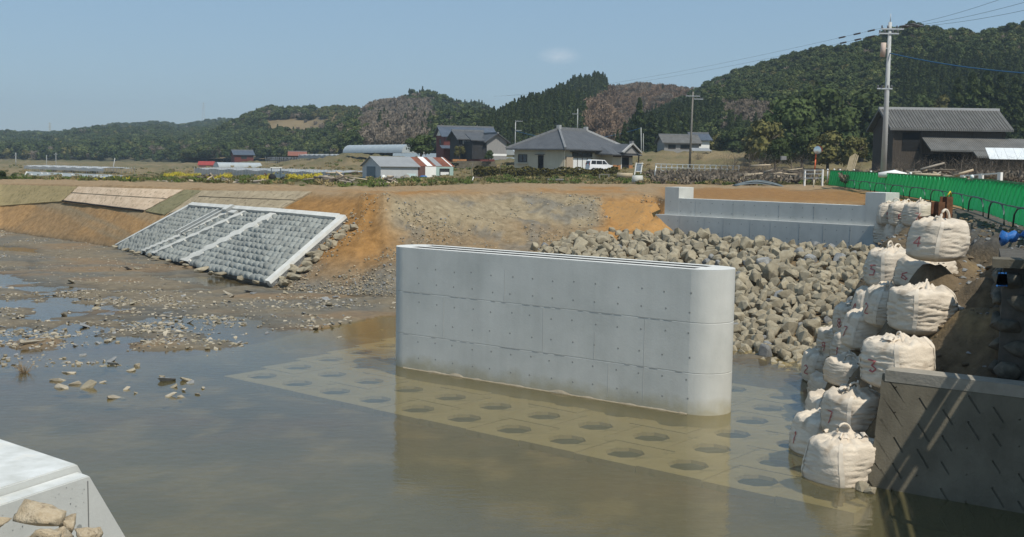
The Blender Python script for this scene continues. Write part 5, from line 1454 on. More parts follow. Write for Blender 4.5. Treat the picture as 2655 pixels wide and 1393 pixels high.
# dense low scrub and grass, which nobody could count
SCR = [proto("scrub_source", haze_crown(60, .9, 1.2, 60, .55, L_bare)), proto("scrub_source", broad_crown(61, .7, 1.0, .1, 4, 60, .35, L_olive, core=False)), proto("scrub_source", haze_crown(62, .7, .8, 50, .45, mat("dry_grass", (0.26, 0.20, 0.10), (0.36, 0.28, 0.15), 2, 0.95, vary=.2)))]
rr = random.Random(71); pts = []
for _ in range(1100):
    if rr.random() < .55: px, py, Yd = rr.uniform(1690, 2110), rr.uniform(455, 482), None
    else: px, py, Yd = rr.uniform(2180, 2655), rr.uniform(452, 476), rr.uniform(78, 100)
    if Yd is None: Yd = 132 - (py - 455) * 1.0
    p = atY(px, py, Yd); pts.append((p.x, p.y, min(p.z, 4.6) - .25, rr.uniform(.35, .8), rr.uniform(0, 6.3), wch(rr, (0, 5), (1, 1.2), (2, 2))))
inst_stuff("roadside_scrub", pts, SCR, "low leafless scrub and dry weeds along the road", "scrub")
GR = [proto("grass_source", haze_crown(64 + i, .5, .35, 46, .30, mat("grass_%s" % ("green", "dull", "straw")[i], *(((0.075, 0.11, 0.025), (0.12, 0.15, 0.04)), ((0.10, 0.10, 0.035), (0.16, 0.145, 0.055)), ((0.24, 0.19, 0.09), (0.33, 0.26, 0.13)))[i], 2, 0.95, vary=.2))) for i in range(3)]
YEL = proto("canola_source", haze_crown(68, .6, .75, 60, .28, mat("canola_yellow", (0.42, 0.35, 0.03), (0.55, 0.47, 0.06), 3, 0.9)))
pts = []
NR = PT.shape[0]
for _ in range(9000):
    k = rr.uniform(0, NR - 2); i = rr.uniform(14, PT.shape[1] - 8); k0, i0 = int(k), int(i)
    w_ = RW[k0, 0]
    if not (3.85 < w_ < 6.3): continue
    p = np.array((fx[k0, i0], fy[k0, i0], fz[k0, i0])) * (1 - (k - k0)) + np.array((fx[k0 + 1, i0], fy[k0 + 1, i0], fz[k0 + 1, i0])) * (k - k0)
    x, y = px_[k0, i0], py_[k0, i0]
    if 1690 < x < 2300 and w_ > 4.9: continue
    g = wch(rr, (0, 4), (1, 3), (2, 1.5)) if w_ < 5 else wch(rr, (0, 1), (1, 3), (2, 4))
    s = rr.uniform(.35, .85) * (1 + .3 * (p[1] > 180))
    pts.append((p[0], p[1], p[2] - .03, s, rr.uniform(0, 6.3), g))
inst_stuff("field_grass", pts, GR, "tufts of green and dry grass on the fields behind the bank", "grass")
pts = []
for x0, x1, y0, y1, n_, Yd in ((440, 500, 452, 458, 22, 170), (560, 585, 459, 464, 8, 140), (690, 715, 459, 464, 12, 130), (735, 830, 458, 464, 24, 132), (170, 235, 468, 473, 12, 130), (290, 330, 468, 473, 8, 126)):
    for _ in range(n_):
        px, py = rr.uniform(x0, x1), rr.uniform(y0, y1); p = atY(px, py + 4, Yd); pts.append((p.x, p.y + rr.uniform(-5, 5), p.z, rr.uniform(.45, .8), rr.uniform(0, 6.3), 0))
inst_stuff("canola_flowers", pts, [YEL], "bright yellow canola flowers along the grass strip", "flowers")

# ------------------------------------------------------------------ houses
def tile_mat(name, a, b_, sc=2.2):
    m = mat(name, a, b_, 0.9, 0.6, 0.0)
    n, l = m.node_tree.nodes, m.node_tree.links
    tcn = n.new("ShaderNodeTexCoord"); mp_ = n.new("ShaderNodeMapping"); l.new(tcn.outputs['Object'], mp_.inputs['Vector'])
    wv = n.new("ShaderNodeTexWave"); wv.wave_type = 'BANDS'; wv.bands_direction = 'X'; wv.inputs['Scale'].default_value = sc; wv.inputs['Distortion'].default_value = 0.4
    l.new(mp_.outputs[0], wv.inputs['Vector'])
    bn = n.new("ShaderNodeBump"); bn.inputs['Strength'].default_value = 0.6; bn.inputs['Distance'].default_value = 0.06
    l.new(wv.outputs[1], bn.inputs['Height']); l.new(bn.outputs[0], n["Principled BSDF"].inputs['Normal'])
    return m
T_slate = tile_mat("dark_tile", (0.075, 0.08, 0.088), (0.105, 0.11, 0.118))
T_blue = tile_mat("blue_tile", (0.065, 0.085, 0.115), (0.095, 0.115, 0.15))
T_barn = tile_mat("old_tile", (0.10, 0.098, 0.092), (0.15, 0.147, 0.138), 1.6)
T_grey = tile_mat("grey_sheet", (0.25, 0.26, 0.265), (0.29, 0.30, 0.305), 1.5)
T_rust = tile_mat("rusty_sheet", (0.17, 0.055, 0.028), (0.26, 0.095, 0.05), 2.4)
T_red = tile_mat("red_sheet", (0.27, 0.04, 0.035), (0.33, 0.055, 0.045), 1.5)
T_brown = tile_mat("brown_tile", (0.22, 0.085, 0.06), (0.28, 0.12, 0.085))
M_cream = mat("cream_plaster", (0.47, 0.43, 0.335), (0.54, 0.50, 0.40), 0.8, 0.9, streak=.10)
M_white = mat("white_paint", (0.74, 0.74, 0.71), (0.80, 0.80, 0.77), 1, 0.7)
M_wood = mat("dark_timber", (0.045, 0.035, 0.028), (0.085, 0.068, 0.052), 2, 0.85, 0.3, stretch=(6, 6, .4))
M_black = mat("charred_board", (0.02, 0.021, 0.023), (0.038, 0.038, 0.04), 2, 0.8, stretch=(8, 8, .3))
M_greyb = mat("grey_board", (0.22, 0.215, 0.21), (0.30, 0.295, 0.285), 2, 0.9, stretch=(8, 8, .3))
M_redw = mat("maroon_wall", (0.11, 0.03, 0.026), (0.15, 0.045, 0.038), 2, 0.85)
M_shed = mat("grey_steel_wall", (0.42, 0.435, 0.44), (0.47, 0.485, 0.49), 1.5, 0.6)
M_shedd = mat("blue_grey_door", (0.105, 0.145, 0.17), (0.13, 0.17, 0.195), 1.5, 0.6)
M_teal = mat("pale_teal_wall", (0.30, 0.42, 0.39), (0.36, 0.47, 0.44), 1.5, 0.7)
M_glass = mat("window_glass", (0.03, 0.035, 0.04), None, rough=0.08, spec=0.6)
M_paper = mat("white_screen", (0.70, 0.71, 0.70), None, rough=0.5)
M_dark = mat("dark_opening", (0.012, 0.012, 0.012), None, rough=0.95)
M_wood2 = mat("orange_timber", (0.33, 0.15, 0.06), (0.42, 0.21, 0.09), 3, 0.8)
def wall_box(t, W, D, h, m, z0=-0.6, name="wall"):
    MB().box(0, W, 0, D, z0, h).build(name, m, t)
def face_pts(face, W, D, u0, u1, z0, z1, o):
    if face == 'F': return [(u0, -o, z0), (u1, -o, z0), (u1, -o, z1), (u0, -o, z1)], (0, -1)
    if face == 'L': return [(-o, u1, z0), (-o, u0, z0), (-o, u0, z1), (-o, u1, z1)], (-1, 0)
    return [(W + o, u0, z0), (W + o, u1, z0), (W + o, u1, z1), (W + o, u0, z1)], (1, 0)
def opening(t, W, D, face, u0, u1, z0, z1, pane, frame, name="window", cols=2, rows=1, fw=.07):
    """a frame standing proud of the wall with its panes set back in it"""
    q, nn = face_pts(face, W, D, u0, u1, z0, z1, .0); a, bq, c_, d = [Vector(p) for p in q]; N3 = Vector((nn[0], nn[1], 0))
    b = MB()
    def lb(p0, p1, w): b.bar(p0 + N3 * .03, p1 + N3 * .03, w, .07)
    lb(a, bq, fw); lb(d, c_, fw); lb(a, d, fw); lb(bq, c_, fw)
    for k in range(1, cols): f = k / cols; lb(a.lerp(bq, f), d.lerp(c_, f), fw * .8)
    for k in range(1, rows): f = k / rows; lb(a.lerp(d, f), bq.lerp(c_, f), fw * .6)
    w = b.build(name, frame, t)
    pn = MB(); pn.add([p + N3 * .012 for p in (a, bq, c_, d)], [(0, 1, 2, 3)]); pn.build("pane", pane, w)
    return w
def gable_roof(t, W, D, h, rise, m, over=.45, ridge='x', th=.14, mi=None, cap=None, x0=0, x1=None, name="roof"):
    x1 = W if x1 is None else x1; b = MB()
    if ridge == 'x':
        sl_ = rise / (D / 2); e = over * sl_
        for s in (0, 1):
            ye = -over if s == 0 else D + over; ym = D / 2
            A = [(x0 - over, ye, h - e), (x1 + over, ye, h - e), (x1 + over, ym, h + rise), (x0 - over, ym, h + rise)]
            Bq = [(x, y, z + th) for x, y, z in A]
            if s: A, Bq = A[::-1], Bq[::-1]
            b.hexa(A, Bq)
        gab = MB()
        for xx in (x0, x1): gab.add([(xx, 0, h), (xx, D, h), (xx, D / 2, h + rise)], [(0, 1, 2)])
    else:
        sl_ = rise / (W / 2); e = over * sl_
        for s in (0, 1):
            xe = -over if s == 0 else W + over; xm = W / 2
            A = [(xe, -over, h - e), (xm, -over, h + rise), (xm, D + over, h + rise), (xe, D + over, h - e)]
            Bq = [(x, y, z + th) for x, y, z in A]
            if s: A, Bq = A[::-1], Bq[::-1]
            b.hexa(A, Bq)
        gab = MB()
        for yy in (0, D): gab.add([(0, yy, h), (W, yy, h), (W / 2, yy, h + rise)], [(0, 1, 2)])
    ro = b.build(name, m, t)
    if mi:
        for q in (0, 1):
            g1 = MB(); g1.add(gab.v[q * 3:q * 3 + 3], [(0, 1, 2)]); g1.build("gable", mi, t)
    if cap:
        if ridge == 'x': MB().bar((x0 - over, D / 2, h + rise + th + .05), (x1 + over, D / 2, h + rise + th + .05), .34, .26).build("ridge_cap", cap, ro)
        else: MB().bar((W / 2, -over, h + rise + th + .05), (W / 2, D + over, h + rise + th + .05), .34, .26).build("ridge_cap", cap, ro)
    return ro
M_cap = mat("ridge_tile", (0.13, 0.135, 0.14), (0.20, 0.205, 0.21), 4, 0.7)
M_capw = mat("ridge_mortar", (0.30, 0.30, 0.30), (0.42, 0.42, 0.41), 6, 0.8)

# the tiled house
E1 = Vector((-0.81, 0.58, 0)); E2 = Vector((0.58, 0.81, 0))
K = atY(1460, 443, 150)
hs = thing("tiled_house", "cream single storey house with a dark tiled hip roof and a gabled porch", "house", K, math.atan2(E2.y, E2.x))
# local frame: x along the right face, y along the left face
W_, D_, hw_ = 16.5, 8.0, 2.95
wall_box(hs, W_, D_, hw_, M_cream)
ov = .85; rise = 2.75; sl_ = rise / (D_ / 2 + ov); a0 = 4.9; a1 = W_ - 4.6
e_ = [(-ov, -ov, hw_ - .05), (W_ + ov, -ov, hw_ - .05), (W_ + ov, D_ + ov, hw_ - .05), (-ov, D_ + ov, hw_ - .05)]
rg = [(a0, D_ / 2, hw_ + rise), (a1, D_ / 2, hw_ + rise)]
b = MB(); b.add(e_ + rg, [(0, 1, 5, 4), (1, 2, 5), (2, 3, 4, 5), (3, 0, 4)])
b.add([(x, y, z - .16) for x, y, z in e_] + e_, [(3, 2, 1, 0), (0, 1, 5, 4), (1, 2, 6, 5), (2, 3, 7, 6), (3, 0, 4, 7)])
rf = b.build("roof", T_slate, hs)
MB().bar(rg[0], rg[1], .42, .55).build("ridge_cap", M_cap, rf)
for a, c_ in ((e_[0], rg[0]), (e_[3], rg[0]), (e_[1], rg[1])): MB().bar(Vector(a) + Vector((0, 0, .08)), Vector(c_) + Vector((0, 0, .1)), .30, .26).build("hip_ridge", M_cap if a != e_[1] else M_capw, rf)
for q in rg: MB().box(q[0] - .25, q[0] + .25, q[1] - .25, q[1] + .25, q[2], q[2] + .55).build("ridge_end_tile", M_capw, rf)
opening(hs, W_, D_, 'L', 5.9, 7.3, 1.1, 2.1, M_glass, M_wood, "window", 2)
MB().box(-.35, -.005, 5.7, 7.6, .85, .98).build("window_sill", M_cream, hs)
opening(hs, W_, D_, 'L', 3.2, 4.0, 0.0, 2.0, M_dark, M_wood, "back_door", 1)
MB().box(-.5, -.005, 3.0, 4.3, 2.1, 2.18).build("door_hood", T_slate, hs)
opening(hs, W_, D_, 'F', 2.2, 7.2, 0.15, 1.75, M_paper, M_wood, "glass_door", 4, 1, .10)
opening(hs, W_, D_, 'F', 2.2, 7.2, 1.9, 2.45, M_glass, M_wood, "transom_window", 4, 1, .09)
MB().box(.5, 2.1, -.22, -.004, 0.1, 1.9).build("shutter_box", mat("tan_board", (0.36, 0.29, 0.21), (0.42, 0.34, 0.25), 3, .85), hs)
MB().box(1.6, 7.9, -.5, -.005, 2.5, 2.62).build("eaves_board", M_wood, hs)
MB().tube([(.06, -.10, -.2), (.06, -.10, 2.5), (-.3, -.5, 2.75)], .05, 6).build("drain_pipe", M_white, hs)
# porch wing
px0, px1, py0 = 9.6, 15.2, -1.9
MB().box(px0, px1, py0, -.004, -.6, 2.4).build("porch_wall", M_cream, hs)
b = MB(); y_ = py0 - .9; xm = (px0 + px1) / 2 + .6
b.add([(px0 - 1.6, y_, 2.35), (px1 + 1.2, y_, 2.35), (px1 + 1.2, .6, 2.5), (px1 - .8, -.3, 3.4), (px0 - .2, -.3, 3.4), (px0 - 1.6, .6, 2.5)], [(0, 1, 3, 4), (1, 2, 3), (5, 0, 4)])
b.add([(px0 - 1.6, y_, 2.2), (px1 + 1.2, y_, 2.2), (px1 + 1.2, .6, 2.3), (px0 - 1.6, .6, 2.3), (px0 - 1.6, y_, 2.35), (px1 + 1.2, y_, 2.35), (px1 + 1.2, .6, 2.5), (px0 - 1.6, .6, 2.5)], [(3, 2, 1, 0), (0, 1, 5, 4), (1, 2, 6, 5), (3, 0, 4, 7)])
pr_ = b.build("porch_roof", T_slate, hs)
for s in (-1, 1):
    b = MB(); A = [(xm, y_ - .2, 3.72), (xm + s * 2.6, y_ - .2, 2.5), (xm + s * 2.6, -.2, 2.55), (xm, -.2, 3.72)]
    b.hexa(A if s > 0 else A[::-1], [(x, y, z + .12) for x, y, z in (A if s > 0 else A[::-1])]); b.build("gable_slope", T_slate, pr_)
    MB().bar((xm, y_ - .25, 3.9), (xm + s * 2.65, y_ - .25, 2.62), .3, .22).build("verge_tile", M_capw, pr_)
MB().add([(xm - 2.2, y_ - .05, 2.5), (xm + 2.2, y_ - .05, 2.5), (xm, y_ - .05, 3.6)], [(0, 1, 2)]).build("porch_gable", M_greyb, pr_)
MB().box(xm - .3, xm + .3, y_ - .35, y_ + .1, 3.75, 4.25).build("ridge_end_tile", M_cap, pr_)
b = MB(); b.box(xm - 1.0, xm + .9, py0 - .03, py0 - .005, -.2, 1.95); b.build("entrance_door", M_dark, hs)
for x in (xm - 1.1, xm + .95): MB().box(x, x + .12, py0 - .08, py0 - .002, -.4, 2.1).build("door_post", M_white if x < xm else M_wood, hs)
MB().box(px0 + .1, px1 - .1, py0 - .06, py0 - .003, 1.98, 2.2).build("door_lintel", M_wood, hs)
for x0, x1 in ((px0 + .02, xm - 1.2), (xm + 1.2, px1 - .02)): MB().box(x0, x1, py0 - .05, py0 - .003, -.4, .85).build("timber_dado", M_wood2, hs)
MB().bar((px1 + .7, y_ + .3, -.5), (px1 + .7, y_ + .3, 2.2), .14, .14).build("porch_post", M_wood, hs)

# the shed
KS = atY(987, 467, 165); er = Vector((0.87, 0.5, 0)).normalized()
sh = thing("farm_shed", "long low shed, half grey steel and half rusty sheets, in the field", "shed", KS, math.atan2(er.y, er.x))
WS_, DS_, hS = 11.9, 7.0, 2.05
MB().box(0, 6.0, 0, DS_, -.6, hS).build("wall", M_shed, sh)
MB().box(6.003, 7.2, 0.01, DS_ - .02, -.6, hS - .01).build("plank_wall", mat("brown_board", (0.10, 0.055, 0.045), (0.14, 0.08, 0.065), 3, .85), sh)
MB().box(7.203, 9.0, -.01, DS_ - .02, -.6, hS - .01).build("white_door", M_white, sh)
MB().box(9.003, WS_, 0, DS_, -.6, hS).build("teal_wall", M_teal, sh)
r1_ = gable_roof(sh, 6.0, DS_, hS, 1.35, T_grey, .3, 'x', .08, M_shed, None, 0, 6.0)
gable_roof(sh, WS_, DS_, hS, 1.33, T_rust, .0, 'x', .08, M_teal, None, 6.31, WS_ + .2, "rusty_roof")
for x0, x1, m_ in ((7.5, 8.4, M_white), (9.0, 10.0, T_grey), (11.5, 11.7, M_white)):
    A = [(x0, -.02, hS - .005 + .085), (x1, -.02, hS - .005 + .085), (x1, DS_ / 2 - .02, hS + 1.33 + .09), (x0, DS_ / 2 - .02, hS + 1.33 + .09)]
    MB().hexa(A, [(x, y, z + .03) for x, y, z in A]).build("roof_sheet", m_, sh)
opening(sh, WS_, DS_, 'F', 9.6, 11.2, .75, 1.75, M_glass, M_wood, "window", 2)
MB().box(9.7, 11.1, -.09, -.06, .8, 1.25).build("window_screen", M_paper, sh)
MB().box(-.06, -.003, 2.0, 5.2, -.5, 1.95).build("shed_door", M_shedd, sh)
MB().box(4.2, 5.6, -.05, -.003, .35, .95).build("sign_board", mat("faded_board", (0.48, 0.60, 0.61), None), sh)
for px, py, m_, nm, lab, cat, sx, sz_ in ((1098, 463, M_blue, "blue_tub", "blue plastic tub standing before the shed", "tub", 1.3, .42), (994, 463, M_white, "white_cart", "white box with green frame by the left wall of the shed", "box", .7, .5), (1030, 463, M_greyb, "grey_sack", "grey sacks piled in front of the shed", "sack", .8, .35), (1054, 463, mat("tan_bundle", (0.25, 0.23, 0.19), (0.33, 0.30, 0.26), 4, .9), "tan_bundle", "tan covered bundle before the middle of the shed", "bundle", 1.1, .55)):
    p = atY(px, py, 160); b = MB()
    P = [[(sx * .5 * math.cos(a) * (1.0 - .12 * k * k), .35 * math.sin(a) * (1 - .12 * k * k), sz_ * k / 2) for a in [2 * math.pi * j / 10 for j in range(11)]] for k in range(3)]
    b.grid(P); b.add([P[2][j] for j in range(10)], [tuple(range(10))]); tag(b.build(nm, m_, None, p), lab, cat)

# wooden houses behind
def simple_house(name, label, px, py, Yd, ang, W, D, h, rise, roof, wall, ridge='x', wins=(), over=.5, cap=M_cap, gable=None):
    t = thing(name, label, "house", atY(px, py, Yd), ang)
    wall_box(t, W, D, h, wall)
    gable_roof(t, W, D, h, rise, roof, over, ridge, .16, gable or wall, cap)
    for w in wins: opening(t, W, D, *w)
    return t
aw = math.atan2(.42, .9)
h1 = simple_house("wooden_house", "two storey maroon house with a blue grey tiled roof behind the round tree", 1150, 412, 222, math.radians(18), 10.5, 6.0, 4.6, 1.7, T_blue, M_redw, 'x', (('F', 3.6, 5.0, 2.6, 3.8, M_glass, M_wood, "window", 2), ('L', 2.0, 3.4, 2.8, 3.8, M_glass, M_wood, "window", 2)), .6, M_cap, M_white)
MB().hexa([(-.8, -1.6, 2.0), (8, -1.6, 2.0), (8, -.01, 2.5), (-.8, -.01, 2.5)], [(-.8, -1.6, 2.12), (8, -1.6, 2.12), (8, -.01, 2.65), (-.8, -.01, 2.65)]).build("lower_roof", T_blue, h1)
MB().box(1.2, 4.0, -2.6, -1.7, -.5, 1.3).build("timber_porch", M_wood2, h1)
MB().hexa([(.9, -3.2, 1.3), (4.3, -3.2, 1.3), (4.3, -1.65, 1.9), (.9, -1.65, 1.9)], [(.9, -3.2, 1.4), (4.3, -3.2, 1.4), (4.3, -1.65, 2.0), (.9, -1.65, 2.0)]).build("porch_roof", T_brown, h1)
h2 = simple_house("black_house", "black board two storey house with a grey gabled annex on a stone base", 1190, 404, 200, math.radians(22), 4.9, 5.0, 3.1, 1.25, T_slate, M_black, 'x', (('F', .6, 2.1, 2.0, 2.75, M_paper, M_black, "window", 2),), .6)
h2b = thing("boarded_annex", "grey boarded gable annex joined to the right of the black house", "house", atY(1262, 404, 197), math.radians(22))
wall_box(h2b, 3.7, 6, 2.55, M_greyb); gable_roof(h2b, 3.7, 6, 2.55, 1.25, T_slate, .55, 'y', .16, M_greyb, M_cap)
MB().box(-2.6, -.003, .3, 5.5, -.6, 2.5).build("black_side_wall", M_black, h2b)
A = [(-3.0, -.2, 2.55), (-.5, -.2, 2.55), (-.5, 3, 3.75), (-3.0, 3, 3.75)]; MB().hexa(A, [(x, y, z + .15) for x, y, z in A]).build("side_roof", T_slate, h2b)
MB().box(-.02, 3.72, -.03, -.004, 0, .35).build("white_skirting", M_white, h2b)
t = thing("low_stone_wall", "low grey retaining wall under the black wooden house", "wall", atY(1185, 432, 190), math.radians(6))
for i in range(9):
    for j in range(3): MB().box(i * .72 + .36 * (j % 2), i * .72 + .70 + .36 * (j % 2), random.uniform(-.03, .03), .4, j * .42 - .3, j * .42 + .10).build("wall_block", M_conc_old, t)
simple_house("blue_roofed_house", "far house with a blue roof above the left tunnel greenhouse", 608, 418, 372, math.radians(24), 6.2, 6, 2.2, 1.3, T_blue, M_redw, 'x', (('F', 2.2, 4.0, .8, 1.7, M_glass, M_wood, "window", 2),))
simple_house("red_shed", "small shed with a bright red roof at the end of the left tunnel", 515, 436, 335, math.radians(6), 4.2, 3, 1.0, .9, T_red, mat("faded_pink_wall", (0.40, .22, .19), (0.46, .27, .23), 3, .8), 'x', (), .3, None)
simple_house("brown_roofed_house", "far house with a pale brown roof right of the blue roofed one", 750, 412, 368, math.radians(10), 5.2, 4, 1.2, 1.1, T_brown, M_wood, 'x', ())
simple_house("far_grey_house", "low far house with a grey tiled roof behind the thin pole", 1722, 392, 214, math.radians(8), 6.8, 5, 1.7, 1.3, T_barn, M_greyb, 'x', (('F', .8, 2.2, .5, 1.2, M_glass, M_wood, "window", 2), ('F', 3.2, 5.2, .5, 1.2, M_glass, M_wood, "window", 3)))
simple_house("far_blue_house", "far house with a small blue roof right of the thin pole", 1797, 385, 222, math.radians(12), 3.4, 4, 1.8, 1.1, T_blue, M_white, 'x', (('F', .6, 1.6, .5, 1.2, M_glass, M_wood, "window", 2),))
p = atY(1795, 392, 205); b = MB(); A = [(0, 0, 0), (3.6, 0, 0), (3.2, 1.8, .55), (.1, 1.8, .55)]; b.hexa(A, [(x, y, z + .06) for x, y, z in A])
t = tag(b.build("grey_canopy", T_grey, None, p), "flat grey canopy roof in front of the far houses", "canopy")
for x in (.2, 3.3): MB().bar((x, .1, -1.5), (x, .1, 0), .1, .1).build("post", M_wood, t)

# barn on the right
KB = atY(2312, 447, 112); bn_ = thing("old_barn", "dark weathered barn with two tiers of grey tiled roof", "barn", KB, math.radians(1.0))
hB = atY(2316, 330, 112).z - KB.z
wall_box(bn_, 11.2, 6, hB, M_wood)
gable_roof(bn_, 11.2, 6, hB, 1.75, T_barn, .55, 'x', .2, M_wood, M_capw)
xs = [i * .30 for i in range(41)]
b = MB()
for i in range(40):
    x = -.5 + i * .305; b.bar((x, -.5, hB - .29 + .23), (x, 2.95, hB + 1.72 + .23), .09, .07)
o = b.build("tile_rib", T_barn, bn_); o['kind'] = 'stuff'
A = [(2.8, -2.6, hB - 2.35), (15.5, -2.6, hB - 2.45), (15.5, -.01, hB - 1.15), (2.8, -.01, hB - 1.05)]
MB().hexa(A, [(x, y, z + .16) for x, y, z in A]).build("lower_roof", T_barn, bn_)
A = [(6.9, -3.6, hB - 2.95), (15.5, -3.6, hB - 3.0), (15.5, -2.55, hB - 2.5), (6.9, -2.55, hB - 2.42)]
MB().hexa(A, [(x, y, z + .16) for x, y, z in A]).build("lean_roof", T_barn, bn_)
MB().box(11.21, 15.4, 0, 5, -.6, hB - 1.6).build("side_wing", M_wood, bn_)
MB().box(.9, 2.6, -.04, -.005, hB - 2.3, hB - .5).build("loft_opening", M_dark, bn_)
MB().box(2.9, 6.8, -.06, -.006, .2, hB - 2.6).build("barn_opening", M_dark, bn_)
for x in (0.02, 2.8, 5.2, 8.0, 11.0): MB().bar((x, -.06, -.5), (x, -.06, hB - .1), .14, .10).build("post", M_wood, bn_)
t = thing("white_sheet_canopy", "bright translucent white sheet roof at the right edge in front of the barn", "canopy", atY(2566, 413, 98), math.radians(0))
for i in range(5):
    A = [(i * .82, 0, 0), (i * .82 + .80, 0, 0), (i * .82 + .80 + .35, 1.9, 1.0), (i * .82 + .35, 1.9, 1.0)]; MB().hexa(A, [(x, y, z + .03) for x, y, z in A]).build("roof_sheet", mat("white_sheet", (.58, .61, .62), (.68, .71, .72), 1.2, .5), t)
for x in (.2, 3.8): MB().bar((x, .2, -3), (x, .2, .1), .1, .1).build("post", M_wood, t)

# ------------------------------------------------------------------ tunnels, orchard nets, far revetment
M_poly = mat("tunnel_film", (0.33, 0.37, 0.385), (0.40, 0.435, 0.445), .8, .35, spec=.5)
def tunnel(label, p0, p1, r, name="tunnel_greenhouse"):
    d = (p1 - p0); L = d.length; t = thing(name, label, "greenhouse", p0, math.atan2(d.y, d.x))
    b = MB(); P = [[(x, r * math.cos(a), r * .95 * math.sin(a)) for a in [math.pi * k / 12 for k in range(13)]] for x in np.linspace(0, L, 20)]
    b.grid(P); 
    for P_, fl in ((P[0], 0), (P[-1], 1)): b.add(P_, [tuple(range(13)) if fl else tuple(range(12, -1, -1))])
    b.build("film_cover", M_poly, t)
    for i in range(10):
        MB().tube([(L * i / 9, (r + .01) * math.cos(a), (r + .01) * .95 * math.sin(a)) for a in [math.pi * k / 8 for k in range(9)]], .03, 4).build("hoop", M_steel, t)
tunnel("long grey film tunnel greenhouse on the terrace above the shed", atY(908, 397, 262), atY(1062, 396, 238), 1.9)
tunnel("left tunnel greenhouse beside the red roofed shed", atY(560, 434, 320), atY(672, 431, 330), 1.5)
tunnel("short film tunnel just left of the tiled house", atY(1318, 402, 205), atY(1350, 402, 225), 1.2)
def trellis(label, p0, p1, h, depth, nx, net):
    d = p1 - p0; t = thing("orchard_trellis", label, "trellis", p0, math.atan2(d.y, d.x)); L = d.length
    b = MB()
    P = [[(L * i / 30, depth * j / 6, h + .12 * math.sin(i * 1.7 + j) - .25 * abs(j - 3) / 3) for i in range(31)] for j in range(7)]
    P = [[(x, -.05, .35) for x, y, z in P[0]]] + P
    b.grid(P, smooth=False); b.build("net_cover", net, t)
    po = MB(); r_ = random.Random(int(L * 10))
    for i in range(nx):
        for j in range(3): po.bar((L * i / nx + r_.uniform(-.2, .2), depth * j / 2, -.3), (L * i / nx + r_.uniform(-.3, .3), depth * j / 2, h + .1), .07, .07)
    o = po.build("post", M_steel, t); o['kind'] = 'stuff'
def net_mat(name, col, alpha):
    m = mat(name, col, None, rough=.9); m.node_tree.nodes["Principled BSDF"].inputs['Alpha'].default_value = alpha; return m
trellis("long grey netted orchard trellis behind the canola flowers", atY(505, 457, 225), atY(892, 462, 180), 1.75, 14, 46, net_mat("grey_net", (.36, .38, .39), .8))
trellis("dark netted trellis below the brown roofed house", atY(690, 421, 335), atY(775, 420, 330), 1.5, 5, 18, net_mat("black_net", (.05, .055, .06), .8))
trellis("grey trellis running down to the long tunnel", atY(775, 414, 320), atY(880, 403, 292), 1.5, 6, 24, net_mat("grey_net", (.36, .38, .39), .8))
trellis("far left pale netted trellis above the distant revetment", atY(62, 441, 300), atY(270, 449, 262), 1.3, 8, 36, net_mat("pale_net", (.44, .46, .47), .8))
fr_ = thing("distant_revetment", "distant grey block revetment with white edges at the far left", "revetment", (0, 0, 0))
fq = [atY(70, 446, 262), atY(318, 456, 232), atY(300, 464, 222), atY(61, 466, 242)]
b = MB(); b.grid([[fq[0].lerp(fq[1], i / 30).lerp(fq[3].lerp(fq[2], i / 30), j / 6) + Vector((0, 0, .04 * ((i + j) % 2))) for i in range(31)] for j in range(7)], flip=True, smooth=False)
b.build("block_face", mat("distant_block", (.25, .275, .275), (.32, .345, .345), 1.2, .9), fr_)
for a, c_ in ((fq[0], fq[1]), (fq[0], fq[3])): MB().bar(a, c_, .35, .25).build("edge_beam", M_frame, fr_)
rr = random.Random(4)
for i in range(15):
    u, v = rr.random(), rr.random() * .8; p = fq[0].lerp(fq[1], u).lerp(fq[3].lerp(fq[2], u), v); q = fq[0].lerp(fq[1], u + .012).lerp(fq[3].lerp(fq[2], u + .012), v + .18)
    MB().bar(p + Vector((0, 0, .1)), q + Vector((0, 0, .1)), .3, .1).build("mortar_patch", M_mortar, fr_)

# ------------------------------------------------------------------ poles, wires, pylons
M_pole = mat("pole_concrete", (0.40, 0.41, 0.40), (0.48, 0.49, 0.475), 1.5, .8, streak=.12)
M_poled = mat("pole_dark", (0.16, 0.145, 0.125), (0.22, 0.205, 0.18), 2, .9)
M_ins = mat("insulator", (0.10, 0.10, 0.11), None, rough=.4)
M_wire = mat("wire", (0.03, 0.035, 0.04), None, rough=.6)
M_wireb = mat("blue_wire", (0.02, 0.09, 0.19), None, rough=.6)
def pole(label, px, base, ptx, top, Yd, r, arms=(), m=None, group="utility poles", r1=None):
    p0 = atY(px, base, Yd); p1 = atY(ptx, top, Yd); t = thing("utility_pole", label, "pole", p0, 0, group)
    v = p1 - p0; MB().tube([(0, 0, -.5), v * .5, v], [r, (r + (r1 or r * .6)) / 2, r1 or r * .6], 10).build("pole_shaft", m or M_pole, t)
    for f, L, off in arms:
        c_ = v * f
        MB().bar(c_ + Vector((-L / 2 + off, -.12, 0)), c_ + Vector((L / 2 + off, -.12, 0)), .09, .09).build("crossarm", M_steel, t)
        b = MB()
        for k in (-.45, -.2, .2, .45): b.tube([c_ + Vector((L * k + off, -.12, .02)), c_ + Vector((L * k + off, -.12, .22))], .05, 6)
        o = b.build("insulator", M_ins, t); o['kind'] = 'stuff'
    return t, p0, v
tp, p0, v = pole("tall concrete utility pole standing behind the green fence", 2290, 452, 2308, 58, 75, .20, ((.955, 1.5, .12), (.925, 1.3, -.1), (.565, 1.0, -.2)), r1=.11)
MB().tube([v, v + Vector((.02, 0, .55))], [.03, .02], 6).build("lightning_rod", M_steel, tp)
